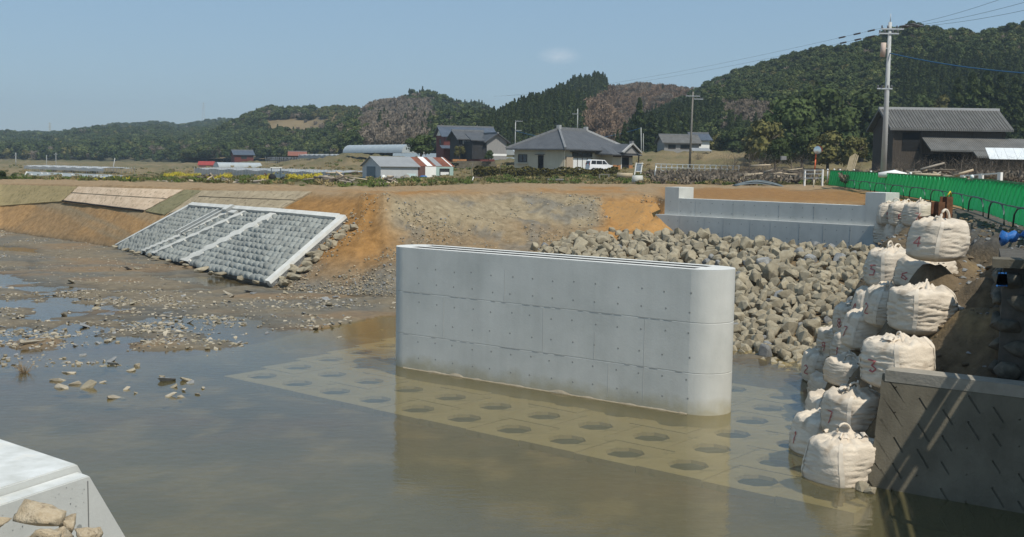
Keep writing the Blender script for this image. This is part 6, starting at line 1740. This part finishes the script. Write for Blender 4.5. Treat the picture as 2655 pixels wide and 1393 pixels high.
b = MB(); q = v * .83 + Vector((-.38, -.05, 0)); b.tube([q + Vector((-.03, 0, -.55)), q + Vector((0, 0, .35))], .17, 10); b.build("transformer", mat("pale_pink_paint", (.46, .36, .30), (.52, .42, .35), 3, .7), tp)
MB().bar(v * .83, q, .06, .06).build("bracket", M_steel, tp)
for k in range(9): MB().bar(v * (.2 + .07 * k) + Vector((-.16, -.02, 0)), v * (.2 + .07 * k) + Vector((.2, -.02, 0)), .03, .03).build("step_bolt", M_steel, tp)
def wire(label, pts, r, m=None, sag=.3, name="overhead_wire"):
    a, c_ = pts; P = [a.lerp(c_, i / 24) - Vector((0, 0, sag * 4 * (i / 24) * (1 - i / 24))) for i in range(25)]
    b = MB(); b.tube(P, r, 4, cap=False); return tag(b.build(name, m or M_wire), label, "wire", "overhead wires")
top = p0 + v
for k, (dx, ex, ey) in enumerate(((.55, 2700, -40), (.75, 2720, -12), (.95, 2740, 8))):
    w_ = wire("thin black overhead wire rising from the tall pole to the upper right, %s of three" % ("highest", "middle", "lowest")[k], (top + Vector((dx - .1, -.1, -.3)), atY(ex, ey, 46)), .008, sag=.2)
    b = MB()
    for q in (.06, .16): 
        A_ = (top + Vector((dx - .1, -.1, -.3))).lerp(atY(ex, ey, 46), q) - Vector((0, 0, .8 * q * (1 - q))); b.tube([A_ + Vector((-.18, .1, -.03)), A_ + Vector((.18, -.1, .03))], .05, 5)
    o = b.build("strain_insulator", M_ins, w_); o['kind'] = 'stuff'
for k, (dz, ex, ey) in enumerate(((-.35, 2180, 120), (-.75, 2215, 118))):
    a = top + Vector((-.4, -.1, dz)); e = atY(ex - 900, ey + 130, 158)
    w_ = wire("black overhead wire falling left from the tall pole, %s of two" % ("upper", "lower")[k], (a, e), .006, sag=.8)
    b = MB()
    for q in (.012, .03, .05):
        A_ = a.lerp(e, q) - Vector((0, 0, 3.2 * q * (1 - q))); B_ = a.lerp(e, q + .008) - Vector((0, 0, 3.2 * (q + .008) * (1 - q - .008))); b.tube([A_, B_], .06, 5)
    o = b.build("strain_insulator", M_ins, w_); o['kind'] = 'stuff'
wire("blue telephone cable running right from the tall pole across the wooded hill", (p0 + v * .80, atY(2760, 196, 60)), .035, M_wireb, .25)
wire("blue cable strung across the wood behind the tiled house roof", (atY(1338, 340, 235), atY(1662, 332, 226)), .05, M_wireb, 2.0)
pole("thin dark pole with a white crossarm standing left of the brush", 1788, 428, 1797, 238, 158, .17, ((.94, 2.0, 0), (.90, 1.3, .8)), M_poled)
pole("pale pole with two short arms left of the tiled house", 1335, 395, 1337, 312, 232, .13, ((.97, 1.5, .7), (.68, 1.4, .6)))
pole("pale pole rising behind the ridge of the tiled house", 1497, 345, 1498, 282, 248, .14, ((.78, 1.4, -.5),))
pole("slim concrete pole right of the tiled house, taller of a pair", 1663, 412, 1662, 331, 226, .12, ())
pole("slim pale pole right of the tiled house, shorter of a pair", 1668, 412, 1668, 346, 222, .08, ())
pole("small pale pole behind the black wooden houses", 1237, 362, 1237, 326, 262, .12, ((.9, 1.2, 0),))
pole("far left thin pole, left one of two above the trellis", 121, 440, 121, 402, 330, .10, ())
pole("far left thin pole, right one of two above the trellis", 145, 440, 145, 396, 340, .10, ((.9, 1.2, 0),))
pole("leaning pale pole at the end of the distant revetment", 290, 452, 298, 410, 290, .14, ())
pole("far left lamp pole with a white box", 41, 432, 41, 396, 350, .14, ((.8, .8, 0),))
pole("thin wooden stake in the grass left of the shed roof", 1099, 412, 1099, 393, 190, .07, (), M_white)
for px, base, lab in ((1223, 492, "bent white marker post at the left end of the hedge"), (1697, 464, "white marker post by the road right of the notice board"), (1296, 455, "thin grey stake in front of the tiled house's left wall"), (1222, 455, "thin rusty stake at the left end of the hedge")):
    p = atY(px, base - 5, 118); b = MB(); b.tube([(0, 0, -.3), (.05, 0, .7), (.18, 0, 1.15)], .05 if "white" in lab else .025, 6); tag(b.build("marker_post", M_white if "white" in lab else M_poled, None, p), lab, "post", "marker posts")
def pylon(label, px, base, top, Yd, m):
    p0 = atY(px, base, Yd); h = atY(px, top, Yd).z - p0.z; t = thing("lattice_pylon", label, "pylon", p0, .3); w = h * .09
    for sx in (-1, 1):
        for sy in (-1, 1): MB().bar((sx * w, sy * w, 0), (sx * w * .15, sy * w * .15, h), .25, .25).build("leg", m, t)
    b = MB()
    for k in range(6):
        z0, z1 = h * k / 6, h * (k + 1) / 6; a, c_ = w * (1 - .85 * k / 6), w * (1 - .85 * (k + 1) / 6)
        for s in (-1, 1): b.bar((-a, s * a, z0), (c_, s * c_, z1), .14, .14); b.bar((a, s * a, z0), (-c_, s * c_, z1), .14, .14)
    o = b.build("brace", m, t); o['kind'] = 'stuff'
    for f in (.72, .84, .95): MB().bar((-w * 1.2, 0, h * f), (w * 1.2, 0, h * f), .3, .3).build("crossarm", m, t)
pylon("faint grey lattice pylon on the ridge left of the wooded hill", 528, 318, 266, 1300, mat("pylon_grey", (.42, .45, .47), None))
pylon("faint yellowish lattice pylon on the far left ridge", 130, 362, 318, 1400, mat("pylon_tan", (.42, .40, .30), None))

# ------------------------------------------------------------------ van, tractor, mirror, rails, sign
def van():
    t = thing("parked_van", "white compact van parked at the right of the tiled house", "van", atY(1553, 446, 144), math.radians(200), scale=.88)
    prof = [(-1.8, .35), (-1.85, .95), (-1.15, 1.08), (-.55, 1.72), (1.45, 1.78), (1.72, 1.55), (1.82, .9), (1.8, .35)]
    b = MB(); n = len(prof)
    ys = (-.74, -.70, .70, .74)
    P = [[(x, y * (1 - .10 * max(0, z - 1.0)), z) for x, z in prof] for y in (-.78, .78)]
    b.add(P[0] + P[1], [tuple(range(n)), tuple(range(2 * n - 1, n - 1, -1))] + [(i, n + i, n + (i + 1) % n, (i + 1) % n) for i in range(n)])
    b.build("body", mat("white_car_paint", (.75, .76, .77), None, rough=.25, spec=.6), t)
    for y in (-.745, .745):
        s = 1 if y > 0 else -1
        for x0, x1, x2, x3 in ((-1.0, -.2, -.2, -.5), (-.12, .75, .75, -.12), (.83, 1.6, 1.5, .83)):
            q = MB(); pts_ = [(x0, y + s * .035, 1.12), (x1, y + s * .035, 1.12), (x2, y + s * .0, 1.62), (x3, y + s * .0, 1.62)]
            q.add(pts_, [(0, 1, 2, 3)]); q.build("side_window", M_glass, t)
    q = MB(); q.add([(1.80, -.62, 1.0), (1.80, .62, 1.0), (1.735, .56, 1.55), (1.735, -.56, 1.55)], [(0, 1, 2, 3)]); q.build("rear_window", M_glass, t)
    q = MB(); q.add([(-1.17, -.66, 1.12), (-1.17, .66, 1.12), (-.62, .58, 1.70), (-.62, -.58, 1.70)], [(3, 2, 1, 0)]); q.build("windscreen", M_glass, t)
    for x in (-1.15, 1.2):
        for y in (-.72, .72):
            w = MB().tube([(x, y - .1, .30), (x, y + .1, .30)], .30, 14).build("wheel", mat("tyre_rubber", (.02, .02, .02), None), t)
            s = 1 if y > 0 else -1
            MB().tube([(x, y + s * .1, .30), (x, y + s * .11, .30)], .18, 10).build("rim", M_steel, w)
    for y in (-.62, .62): MB().box(1.78, 1.83, y - .1, y + .1, .9, 1.3).build("tail_light", mat("tail_red", (.4, .03, .03), None, rough=.3), t)
    MB().box(1.8, 1.9, -.75, .75, .35, .6).build("bumper", M_white, t)
van()
t = thing("small_tractor", "small tractor with a white canopy among the canola flowers", "tractor", atY(716, 470, 128), math.radians(15), scale=1.0)
MB().box(-.65, .65, -.5, .5, 1.50, 1.58).build("canopy", M_white, t)
for x in (-.5, .5):
    for y in (-.42, .42): MB().bar((x, y, .5), (x, y, 1.52), .05, .05).build("post", M_shedd, t)
MB().box(-.2, 1.0, -.28, .28, .4, .85).build("bonnet", M_shedd, t); MB().box(-.6, -.2, -.35, .35, .45, .75).build("seat", M_black, t)
for x, r_ in ((-.45, .42), (.8, .28)):
    for y in (-.5, .5): MB().tube([(x, y - .1, r_), (x, y + .1, r_)], r_, 12).build("wheel", mat("tyre_rubber", (.02, .02, .02), None), t)
MB().bar((-.9, 0, .5), (-1.3, 0, .9), .3, .1).build("tiller", M_redw, t)

mt = thing("traffic_mirror", "round traffic mirror with an orange hood on a red and white pole", "traffic mirror", atY(2108, 492, 92))
M_or = mat("orange_paint", (.60, .13, .05), None, rough=.5)
hM = atY(2113, 388, 92).z - atY(2108, 492, 92).z
for k in range(4): MB().tube([(.02 + .03 * k, 0, hM * (k / 4)), (.02 + .03 * (k + 1), 0, hM * ((k + 1) / 4))], .055, 8).build("pole_band", (M_cream, M_cream, M_or, M_or)[k], mt)
c_ = Vector((.22, -.12, hM - .05)); b = MB(); P = [[c_ + Vector((r_ * math.cos(a), -.02 * (1 - (r_ / .33) ** 2), r_ * math.sin(a))) for a in [2 * math.pi * k / 18 for k in range(19)]] for r_ in (.01, .15, .33)]
b.grid(P, flip=True); b.build("mirror_face", mat("mirror", (.62, .64, .62), None, rough=.12, metal=.9), mt)
b = MB(); b.grid([[c_ + Vector((r_ * math.cos(a), y, r_ * math.sin(a))) for a in [math.pi * (-.1 + 1.2 * k / 14) for k in range(15)]] for r_, y in ((.335, .06), (.35, -.03), (.37, -.16))]); b.build("hood", M_or, mt)
MB().bar((.1, 0, hM - .1), c_, .05, .05).build("bracket", M_steel, mt)
def guard(label, a, c_, h, n, rails, name="guard_rail", pw=.09):
    d = c_ - a; L = math.hypot(d.x, d.y); t = thing(name, label, "guard rail", a, math.atan2(d.y, d.x)); sl_ = d.z
    for k in range(n): x = L * k / (n - 1); MB().bar((x, 0, -.3 + sl_ * k / (n - 1)), (x, 0, h + sl_ * k / (n - 1)), pw, pw).build("post", M_white, t)
    for z in rails: MB().bar((0, -.05, z), (L, -.05, z + sl_), .07, .07).build("rail", M_white, t)
guard("long white pipe guard rail along the road right of the tiled house", atY(1700, 446, 136), atY(1915, 452, 130), 1.0, 16, (.15, .55, .97))
guard("short white guard rail beside the traffic mirror", atY(2086, 473, 94), atY(2132, 473, 92), 1.05, 2, (.35, .7, 1.0), pw=.12)
guard("white guard rail lying behind the green fence near the barn", atY(2495, 480, 62), atY(2592, 474, 60), .55, 3, (.5,), pw=.2)
t = thing("notice_board", "tilted white framed notice board in front of the porch", "sign", atY(1643, 461, 132), .25)
for x in (0, .75): MB().bar((x, 0, -.3), (x + .28, 0, 1.75), .12, .08).build("leg", M_white, t)
MB().hexa([(.20, -.05, .75), (.83, -.05, .75), (.83, -.01, .75), (.20, -.01, .75)], [(.34, -.05, 1.65), (.97, -.05, 1.65), (.97, -.01, 1.65), (.34, -.01, 1.65)]).build("board", mat("board_grey", (.12, .15, .18), (.25, .29, .33), 5, .5), t)
for z in (.73, 1.68): MB().bar((.12 + z * .16, -.06, z), (.88 + z * .16, -.06, z), .09, .06).build("frame", M_white, t)
p = atY(1653, 473, 110); b = MB(); b.tube([p + Vector((-.45, .25, .22)), p + Vector((.45, -.05, .22))], .46, 16); tag(b.build("concrete_pipe_section", mat("pale_pipe", (.42, .42, .38), (.52, .52, .47), 3, .85)), "pale short concrete pipe lying in the grass below the porch", "pipe")
t = thing("hollow_log", "thick sawn log with a dark hollow end near the porch", "log", atY(1600, 460, 122), math.radians(-12))
MB().tube([(0, 0, .2), (1.7, 0, .22)], [.30, .26], 12).build("log_body", mat("sawn_log", (.36, .29, .19), (.44, .36, .25), 4, .85), t); MB().tube([(-.03, 0, .2), (.01, 0, .2)], .24, 10).build("hollow_end", M_dark, t)
t = thing("log_bench", "rough log bench on short legs below the hedge", "bench", atY(1552, 463, 122), 0)
MB().bar((0, 0, .42), (1.2, 0, .45), .16, .1).build("seat", M_poled, t)
for x in (.1, 1.1): MB().bar((x, 0, -.1), (x, 0, .4), .12, .12).build("leg", M_poled, t)
t = thing("stone_trough", "dark stone trough below the hedge in front of the house", "trough", atY(1422, 470, 116), .1)
MB().box(0, 1.5, 0, .5, -.1, .16).build("trough_body", M_conc_old, t); MB().box(-.1, 1.6, -.05, .55, .16, .24).build("pale_rim", M_greyb, t)
# hedge and the soil edge under it
hd = thing("clipped_hedge", "long low clipped olive hedge in front of the tiled house", "hedge", (0, 0, 0))
ha, hb = atY(1228, 458, 139), atY(1602, 462, 134); rr = random.Random(12); pts = []
for i in range(3600):
    f = rr.random(); q = ha.lerp(hb, f); s = rr.choice((0, 1)); top_ = 1.02 + .12 * math.sin(f * 21) + .1 * math.sin(f * 53)
    if rr.random() < .45: P_ = q + Vector((0, rr.uniform(-.5, .5), top_ + rr.gauss(0, .05))); N_ = Vector((0, 0, 1))
    else: P_ = q + Vector((0, -.5 + rr.gauss(0, .06), rr.uniform(0, top_))); N_ = Vector((0, -1, .2))
    pts.append((P_, N_))
b = MB(); V_, F_ = clump_quads(rr, pts, .26); b.add(V_, F_); b.build("foliage", leaf_mat("hedge_leaf", (.085, .075, .022), (.13, .115, .035)), hd)
b = MB(); b.hexa([ha + Vector((0, -.42, -.2)), hb + Vector((0, -.42, -.2)), hb + Vector((0, .42, -.2)), ha + Vector((0, .42, -.2))], [ha + Vector((0, -.42, .8)), hb + Vector((0, -.42, .8)), hb + Vector((0, .42, .8)), ha + Vector((0, .42, .8))]); b.build("stems", M_bark, hd)
b = MB(); P = []
for j in range(7):
    P.append([ha.lerp(hb, i / 40) + Vector((0, -.6 - j * .55, -.02 - j * .16 + .12 * mnoise.noise(Vector((i * .7, j * .9, 3))))) for i in range(41)])
b.grid(P, flip=True); struct(b.build("soil_edge", mat("dark_soil", (.085, .065, .045), (.15, .115, .08), 1.2, .95, .8, 5)))

# ------------------------------------------------------------------ heaps
def log_pile(label, px, py, Yd, n, L, hh, seed, name="log_pile"):
    r_ = random.Random(seed); t = thing(name, label, "wood pile", atY(px, py, Yd), 0, "heaps of wood along the grass strip")
    for k in range(n):
        x = r_.gauss(0, L * .28); z = abs(r_.gauss(0, hh * .4)); a = r_.gauss(0, .35); l_ = r_.uniform(.25, .6) * L
        d = Vector((math.cos(a), r_.uniform(-.5, .5), math.sin(a) * .6)); c_ = Vector((x, r_.uniform(-.6, .6), z + .06))
        MB().tube([c_ - d * l_ / 2, c_ + d * l_ / 2 + Vector((0, 0, r_.uniform(-.1, .1)))], [r_.uniform(.05, .13), r_.uniform(.03, .09)], 6).build("log", r_.choice((mat("pale_log", (.42, .34, .24), (.52, .43, .31), 4, .9), M_bark, mat("grey_log", (.25, .22, .18), (.33, .29, .24), 4, .9))), t)
log_pile("large heap of cut logs at the edge of the dirt track", 858, 478, 98, 34, 3.4, 1.0, 1)
log_pile("heap of branches left of the tractor", 545, 476, 104, 18, 2.6, .8, 2)
log_pile("low row of pale driftwood logs on the track edge", 632, 477, 100, 16, 3.6, .25, 3)
log_pile("small heap of mixed branches in front of the shed", 1012, 484, 92, 20, 1.4, .6, 4)
log_pile("tangle of dead branches beside the guard rail", 1985, 468, 112, 26, 4.0, 1.1, 5)
log_pile("heap of planks and branches behind the green fence", 2420, 470, 66, 22, 2.6, .7, 6)
log_pile("heap of cut branches left of the traffic mirror", 2035, 462, 116, 22, 3.0, 1.0, 7)
for k, (px, py, lab) in enumerate(((432, 474, "white and grey rubbish heap at the left of the grass strip"), (478, 478, "pale stones piled on the left of the dirt track"))):
    t = thing("rubble_heap", lab, "heap", atY(px, py, 108))
    for q in range(9): link("stone", PEBBLES[q % 8], t, (rr.uniform(-.8, .8), rr.uniform(-.3, .3), .1), rrot(rr), rr.uniform(.25, .5))
t = thing("pipe_heap", "mound of dark grey bent pipes on the dirt behind the abutment", "pipe heap", atY(1965, 484, 97), 0)
for k in range(26):
    f = (k - 13) / 13; b = MB(); y = f * .6
    b.tube([(x, y + .1 * math.sin(x + k), max(0.03, .55 * (1 - (abs(x - .25 * f) / (2.0 + .12 * (k % 4))) ** 1.6) * (1 - .5 * f * f))) for x in np.linspace(-2.1, 2.1, 12)], .035, 5); b.build("pipe", mat("pipe_grey", (.10, .125, .14), (.15, .18, .195), 3, .6), t)
t = thing("leaning_planks", "bundle of tan planks leaning upright by the dark grove", "planks", atY(2190, 456, 88), 0)
for k in range(6): MB().bar((.10 * k, 0, -.2), (.45 + .12 * k, .2, 1.75 - .08 * abs(k - 3)), .09, .04).build("plank", mat("tan_plank", (.36, .29, .18), (.44, .36, .24), 4, .9), t)
tag(MB().box(-.3, .3, -.2, .2, 0, .42).build("pale_box", M_greyb, None, atY(2031, 415, 124)), "pale box standing on the brush bank", "box")

# ------------------------------------------------------------------ green net fence and pipe barricades
M_net = mat("green_net", (0.10, 0.80, 0.28), (0.16, 0.86, 0.38), 3, 0.6, stretch=(1, 1, .3))
M_netd = mat("green_net_dark", (0.02, 0.40, 0.11), (0.03, 0.46, 0.14), 3, 0.6)
for m_ in (M_net, M_netd):
    n, l = m_.node_tree.nodes, m_.node_tree.links
    pb = n["Principled BSDF"]; tl = n.new("ShaderNodeBsdfTranslucent"); mx = n.new("ShaderNodeMixShader"); mx.inputs[0].default_value = .8
    src = pb.inputs['Base Color'].links[0].from_socket; l.new(src, tl.inputs[0])
    l.new(pb.outputs[0], mx.inputs[1]); l.new(tl.outputs[0], mx.inputs[2]); l.new(mx.outputs[0], n["Material Output"].inputs[0])
M_tube = mat("barricade_tube", (0.035, 0.075, 0.07), (0.06, 0.10, 0.095), 4, 0.5, metal=.3)
fpl = [Vector((12.6, 25.5, 3.97)), Vector((13.98, 30.6, 3.97)), Vector((16.4, 38.5, 4.0)), Vector((19.3, 50, 4.02)), Vector((22.2, 68, 4.1)), Vector((24.9, 89, 4.18))]
seg = [(b_ - a).length for a, b_ in zip(fpl[:-1], fpl[1:])]; tot = sum(seg)
def fat(s):
    for (a, c_), L in zip(zip(fpl[:-1], fpl[1:]), seg):
        if s <= L: return a.lerp(c_, s / L)
        s -= L
    return fpl[-1]
PLEN = 2.0; npan = int(tot / PLEN)
def net_panel():
    b = MB(); n = 4; P0, P1 = [], []
    for i in range(n + 1):
        x = PLEN * .985 * i / n; z = .20 if i % 2 else -.20
        P0.append((x, z, .05)); P1.append((x, -z * .12, 1.16))
    mi = []
    for i in range(n): b.add([P0[i], P0[i + 1], P1[i + 1], P1[i]], [(0, 1, 2, 3)], i % 2)  # every other fold gets the darker green, pleat shading put into the colour
    return b.mesh("pleated_net", [M_net, M_netd])
def strand_mesh():
    b = MB()
    for i in range(8): x = PLEN * (i + .5) / 8; b.bar((x, -.20, .06), (x + (.12 if i % 2 else -.12), -.02, 1.12), .03, .012)
    return b.mesh("net_cord", M_netd)
def top_mesh():
    b = MB(); b.bar((0, 0, 1.17), (PLEN * .99, 0, 1.17), .05, .05); b.bar((0, 0, .03), (PLEN * .99, 0, .03), .05, .05)
    for x in (0.02, PLEN * .98): b.bar((x, 0, 0), (x, 0, 1.2), .04, .04)
    return b.mesh("frame", mat("green_frame", (.008, .20, .05), None, rough=.5))
nm_, sm2, tm_ = net_panel(), strand_mesh(), top_mesh()
for k in range(npan):
    a, c_ = fat(k * PLEN), fat((k + 1) * PLEN); d = c_ - a
    if k == 9: a = a + Vector((.06, .1, -.05))
    where = ("at the right edge of the picture" if k < 3 else "near the rusty piles" if k < 9 else "in the middle stretch above the abutment" if k < 17 else "in the far stretch near the traffic mirror")
    t = thing("net_fence_panel", "bright green pleated net fence panel, %s from the right end of the row" % ORD[k], "fence panel", a, math.atan2(d.y, d.x), "green net fence panels along the road")
    link("pleated_net", nm_, t)
    o = link("net_cord", sm2, t); o['kind'] = 'stuff'
    link("frame", tm_, t)
def barricade_mesh():
    Lb = 5.2; b = MB()
    b.bar((0, 0, .62), (Lb, 0, .62), .035, .035); b.bar((0, 0, .06), (Lb, 0, .06), .035, .035)
    return b.mesh("rail", M_tube)
def arch_mesh():
    b = MB(); L = 4.0; b.tube([(0, 0, .06), (.15, 0, .42), (.6, 0, .58), (1.2, 0, .63), (L - 1.2, 0, .63), (L - .6, 0, .58), (L - .15, 0, .42), (L, 0, .06)], .026, 6); return b.mesh("arch", M_tube)
bm_, am_ = barricade_mesh(), arch_mesh(); nb = int(tot * .9 / 5.5)
for k in range(nb):
    a, c_ = fat(k * 5.5 + .1), fat(k * 5.5 + 5.4); d = c_ - a; nr = Vector((-d.y, d.x, 0)).normalized()
    t = thing("pipe_barricade", "low dark pipe barricade with arched tubes before the green net, %s from the right" % ORD[k], "barricade", a + nr * .50 + Vector((0, 0, -.03)), math.atan2(d.y, d.x), "pipe barricades in front of the green fence")
    link("rail", bm_, t)
    for x in (.08, ): link("arch", am_, t, (x, 0, 0))
for k, (px, py, Yd) in enumerate(((2146, 444, 97), (2163, 444, 94), (2178, 445, 91), (2214, 446, 87), (2258, 450, 80), (2361, 456, 63), (2520, 466, 47))):
    p = atY(px, py, Yd); t = thing("delineator_post", "white capped road post behind the green fence, %s from the left" % ("first", "second", "third", "fourth", "fifth", "sixth", "seventh")[k], "road post", p, 0, "white road posts behind the fence")
    MB().tube([(0, 0, -1.0), (0, 0, .05)], .05, 8).build("post", M_steel, t); MB().tube([(0, 0, .05), (0, 0, .16), (0, 0, .20)], [.075, .075, .03], 10).build("cap", M_white, t)
tag(MB().tube([(-.7, .1, .15), (.2, 0, .22), (1.0, -.05, .14)], [.14, .24, .12], 8).build("white_bundle", M_white, None, atY(2310, 461, 66)), "pale sheet bundle behind the fence beside the tall pole", "bundle")
# rusty H piles
M_rust = mat("rusty_steel", (.10, .042, .022), (.19, .085, .045), 3, .9, .4, 14)
for k, (px, py, Yd, h, lab) in enumerate(((2398, 604, 36, .52, "shortest rusty H pile just behind the topmost bag"), (2430, 572, 37.5, .62, "middle rusty H pile in front of the green fence"), (2452, 553, 39.5, .58, "rusty H pile nearest to the green fence with a yellow tie on it"))):
    p = atY(px, py, Yd); t = thing("steel_pile", lab, "steel pile", p, .5, "rusty H piles")
    b = MB(); b.box(-.15, .15, -.16, -.14, -1.2, h); b.box(-.15, .15, .14, .16, -1.2, h); b.build("flange", M_rust, t); MB().box(-.012, .012, -.138, .138, -1.2, h).build("web", M_rust, t)
    if k == 2: MB().tube([(-.1, -.1, h), (.0, -.15, h + .18), (.12, -.1, h + .02)], .03, 5).build("yellow_tie", mat("yellow_rope", (.6, .45, .05), None), t)

# ------------------------------------------------------------------ stones in the shallows
rr = random.Random(90)
spots = [(150, 985, .30), (160, 1003, .36), (195, 995, .30), (228, 1003, .46), (300, 1030, .34), (298, 943, .30), (440, 985, .42), (450, 1002, .22), (482, 985, .34), (492, 992, .22), (478, 1010, .22), (528, 1005, .18), (440, 1025, .26), (470, 1028, .15), (512, 1022, .18), (285, 935, .30), (178, 965, .30), (265, 990, .16), (352, 1018, .14), (212, 920, .2), (340, 960, .26), (325, 1008, .2), (420, 975, .16)]
for k, (px, py, s) in enumerate(spots):
    p = at(px, py + 2, 0.0); q = PEBBLES[rr.choice((0, 3, 0, 3, 1, 2))]
    tag(link("river_stone", q, None, p + Vector((0, 0, s * .02)), (rr.uniform(-.5, .5), rr.uniform(-.5, .5), rr.uniform(0, 6)), (s * 1.5, s * 1.15, s * .95)), "pale angular stone standing out of the shallow water, %s from the left" % ORD[sorted(range(len(spots)), key=lambda q: spots[q][0]).index(k)], "stone", "stones standing out of the shallow water")
spots2 = [(185, 735, .9), (345, 790, .6), (218, 845, .9), (488, 832, .75), (80, 895, .9), (130, 890, .6), (590, 765, .7), (605, 772, .7), (645, 758, .7), (660, 765, .6), (845, 780, .7), (855, 793, .7), (785, 815, .5), (820, 850, .6), (880, 870, .45), (40, 830, .6), (280, 880, .6), (375, 890, .5), (560, 900, .5), (690, 860, .4), (250, 800, .6), (120, 765, .6), (740, 763, .6), (870, 775, .6), (990, 850, .3), (330, 702, .9), (355, 700, .7), (30, 745, .8), (165, 815, .8), (430, 870, .5), (465, 868, .5), (610, 872, .4), (548, 875, .4)]
for k, (px, py, s) in enumerate(spots2):
    p = at(px, py, .05); z = max(bed_z(p.x, p.y), -.05); s *= .52
    tag(link("gravel_bar_stone", PEBBLES[rr.randrange(8)], None, (p.x, p.y, z + s * .15), (rr.uniform(-.4, .4), rr.uniform(-.4, .4), rr.uniform(0, 6)), (s * 1.5, s * 1.2, s * .8)), "large stone lying on the river bed's gravel bars, %s from the left" % ORD[sorted(range(len(spots2)), key=lambda q: spots2[q][0]).index(k)], "stone", "stones on the gravel bars")
tf = thing('dry_reed_tuft', 'small dry reed tuft sticking out of the water at the left', 'reed tuft', at(64, 972, -.05))
link('stalks', bare_crown(77, .22, .42, 24, mat('dry_reed', (.24, .17, .10), (.33, .25, .15), 4, .9), 'stalks', .010), tf)
pts = []
ii = np.argwhere((ZB > 0.012) & (GX > -50) & (GX < 7) & (GY > 24) & (pxg > -40) & (pxg < 1120))
dens = fbm(GX * .45, GY * .45, 12.0, 3)
for _ in range(26000):
    j, i = ii[rr.randrange(len(ii))]
    if dens[j, i] < rr.uniform(-.35, .8): continue
    if pyg[j, i] < 757 and pxg[j, i] > 13 and rr.random() < .86: continue
    if pyg[j, i] < 875 and pxg[j, i] > 480 and rr.random() < .45: continue
    x, y = GX[j, i] + rr.uniform(-.15, .15), GY[j, i] + rr.uniform(-.15, .15)
    s = rr.choice((.07, .09, .11, .14, .18)) * rr.uniform(.7, 1.5)
    if (13 < pxg[j, i] < 470) and 640 < pyg[j, i] < 755: s *= .75
    pts.append((x, y, ZB[j, i] + s * .04, s, rr.uniform(0, 6.3), rr.randrange(8)))
    if len(pts) > 9000: break
for _ in range(5200):                             # stones just breaking the surface of the shallows
    px, py = rr.uniform(-20, 640), 815 + 135 * rr.random() ** 1.3
    p = at(px, py, 0.0)
    if fbm(p.x * .28, p.y * 1.1, 17.0, 3) < rr.uniform(.0, .75): continue
    if py > 900 and rr.random() < .5: continue
    s = rr.choice((.07, .09, .12, .16, .22)) * rr.uniform(.7, 1.4)
    pts.append((p.x, p.y, s * rr.uniform(-.18, .12), s, rr.uniform(0, 6.3), rr.randrange(8)))
inst_stuff("river_gravel", pts, [proto("pebble_source", m_) for m_ in PEBBLES], "loose gravel strewn over the bars of the river bed", "gravel")
pts = []
for _ in range(26000):
    px = rr.uniform(560, 1720); A, B = CR[0], CR[1]
    i = int(np.searchsorted(cols, px)); t_ = rr.random() ** 1.3
    k = int(4 + 34 * t_)
    if k >= 37: continue
    g = rr.random(); x, y, z = (a_[k, i] * (1 - g) + a_[k + 1, i] * g for a_ in (fx, fy, fz))
    if px_[k, i] < 940 and not (py_[k, i] > 735 - (px_[k, i] - 708) * 0.86 and px_[k, i] > 712): continue
    if dens is None: continue
    if fbm(x * .5, y * .5, 3.0, 3) < rr.uniform(-.5, .8): continue
    s = rr.choice((.05, .06, .08, .1, .14)) * rr.uniform(.7, 1.4)
    pts.append((x + rr.uniform(-.2, .2), y, z + s * .15, s, rr.uniform(0, 6.3), rr.randrange(8)))
inst_stuff("slope_rubble", pts, [proto("rubble_source", rock_mesh("rubble", 950 + i, (M_rock, M_rock_tan, M_rock, M_rock_tan, M_rock_grey)[i % 5], .8, 10)) for i in range(8)], "loose rubble scattered over the bare earth slope", "rubble")

# ------------------------------------------------------------------ the air: thin haze over the valley
mh = bpy.data.materials.new("valley_haze"); mh.use_nodes = True
n, l = mh.node_tree.nodes, mh.node_tree.links; n.clear()
o_ = n.new("ShaderNodeOutputMaterial"); pv = n.new("ShaderNodeVolumePrincipled")
pv.inputs['Color'].default_value = (0.72, 0.88, 1.0, 1); pv.inputs['Density'].default_value = 0.00030; pv.inputs['Anisotropy'].default_value = 0.2
l.new(pv.outputs[0], o_.inputs['Volume'])
hz = MB().box(-2600, 2600, -400, 3000, -4.0, 150).build("haze", mh); hz['kind'] = 'stuff'
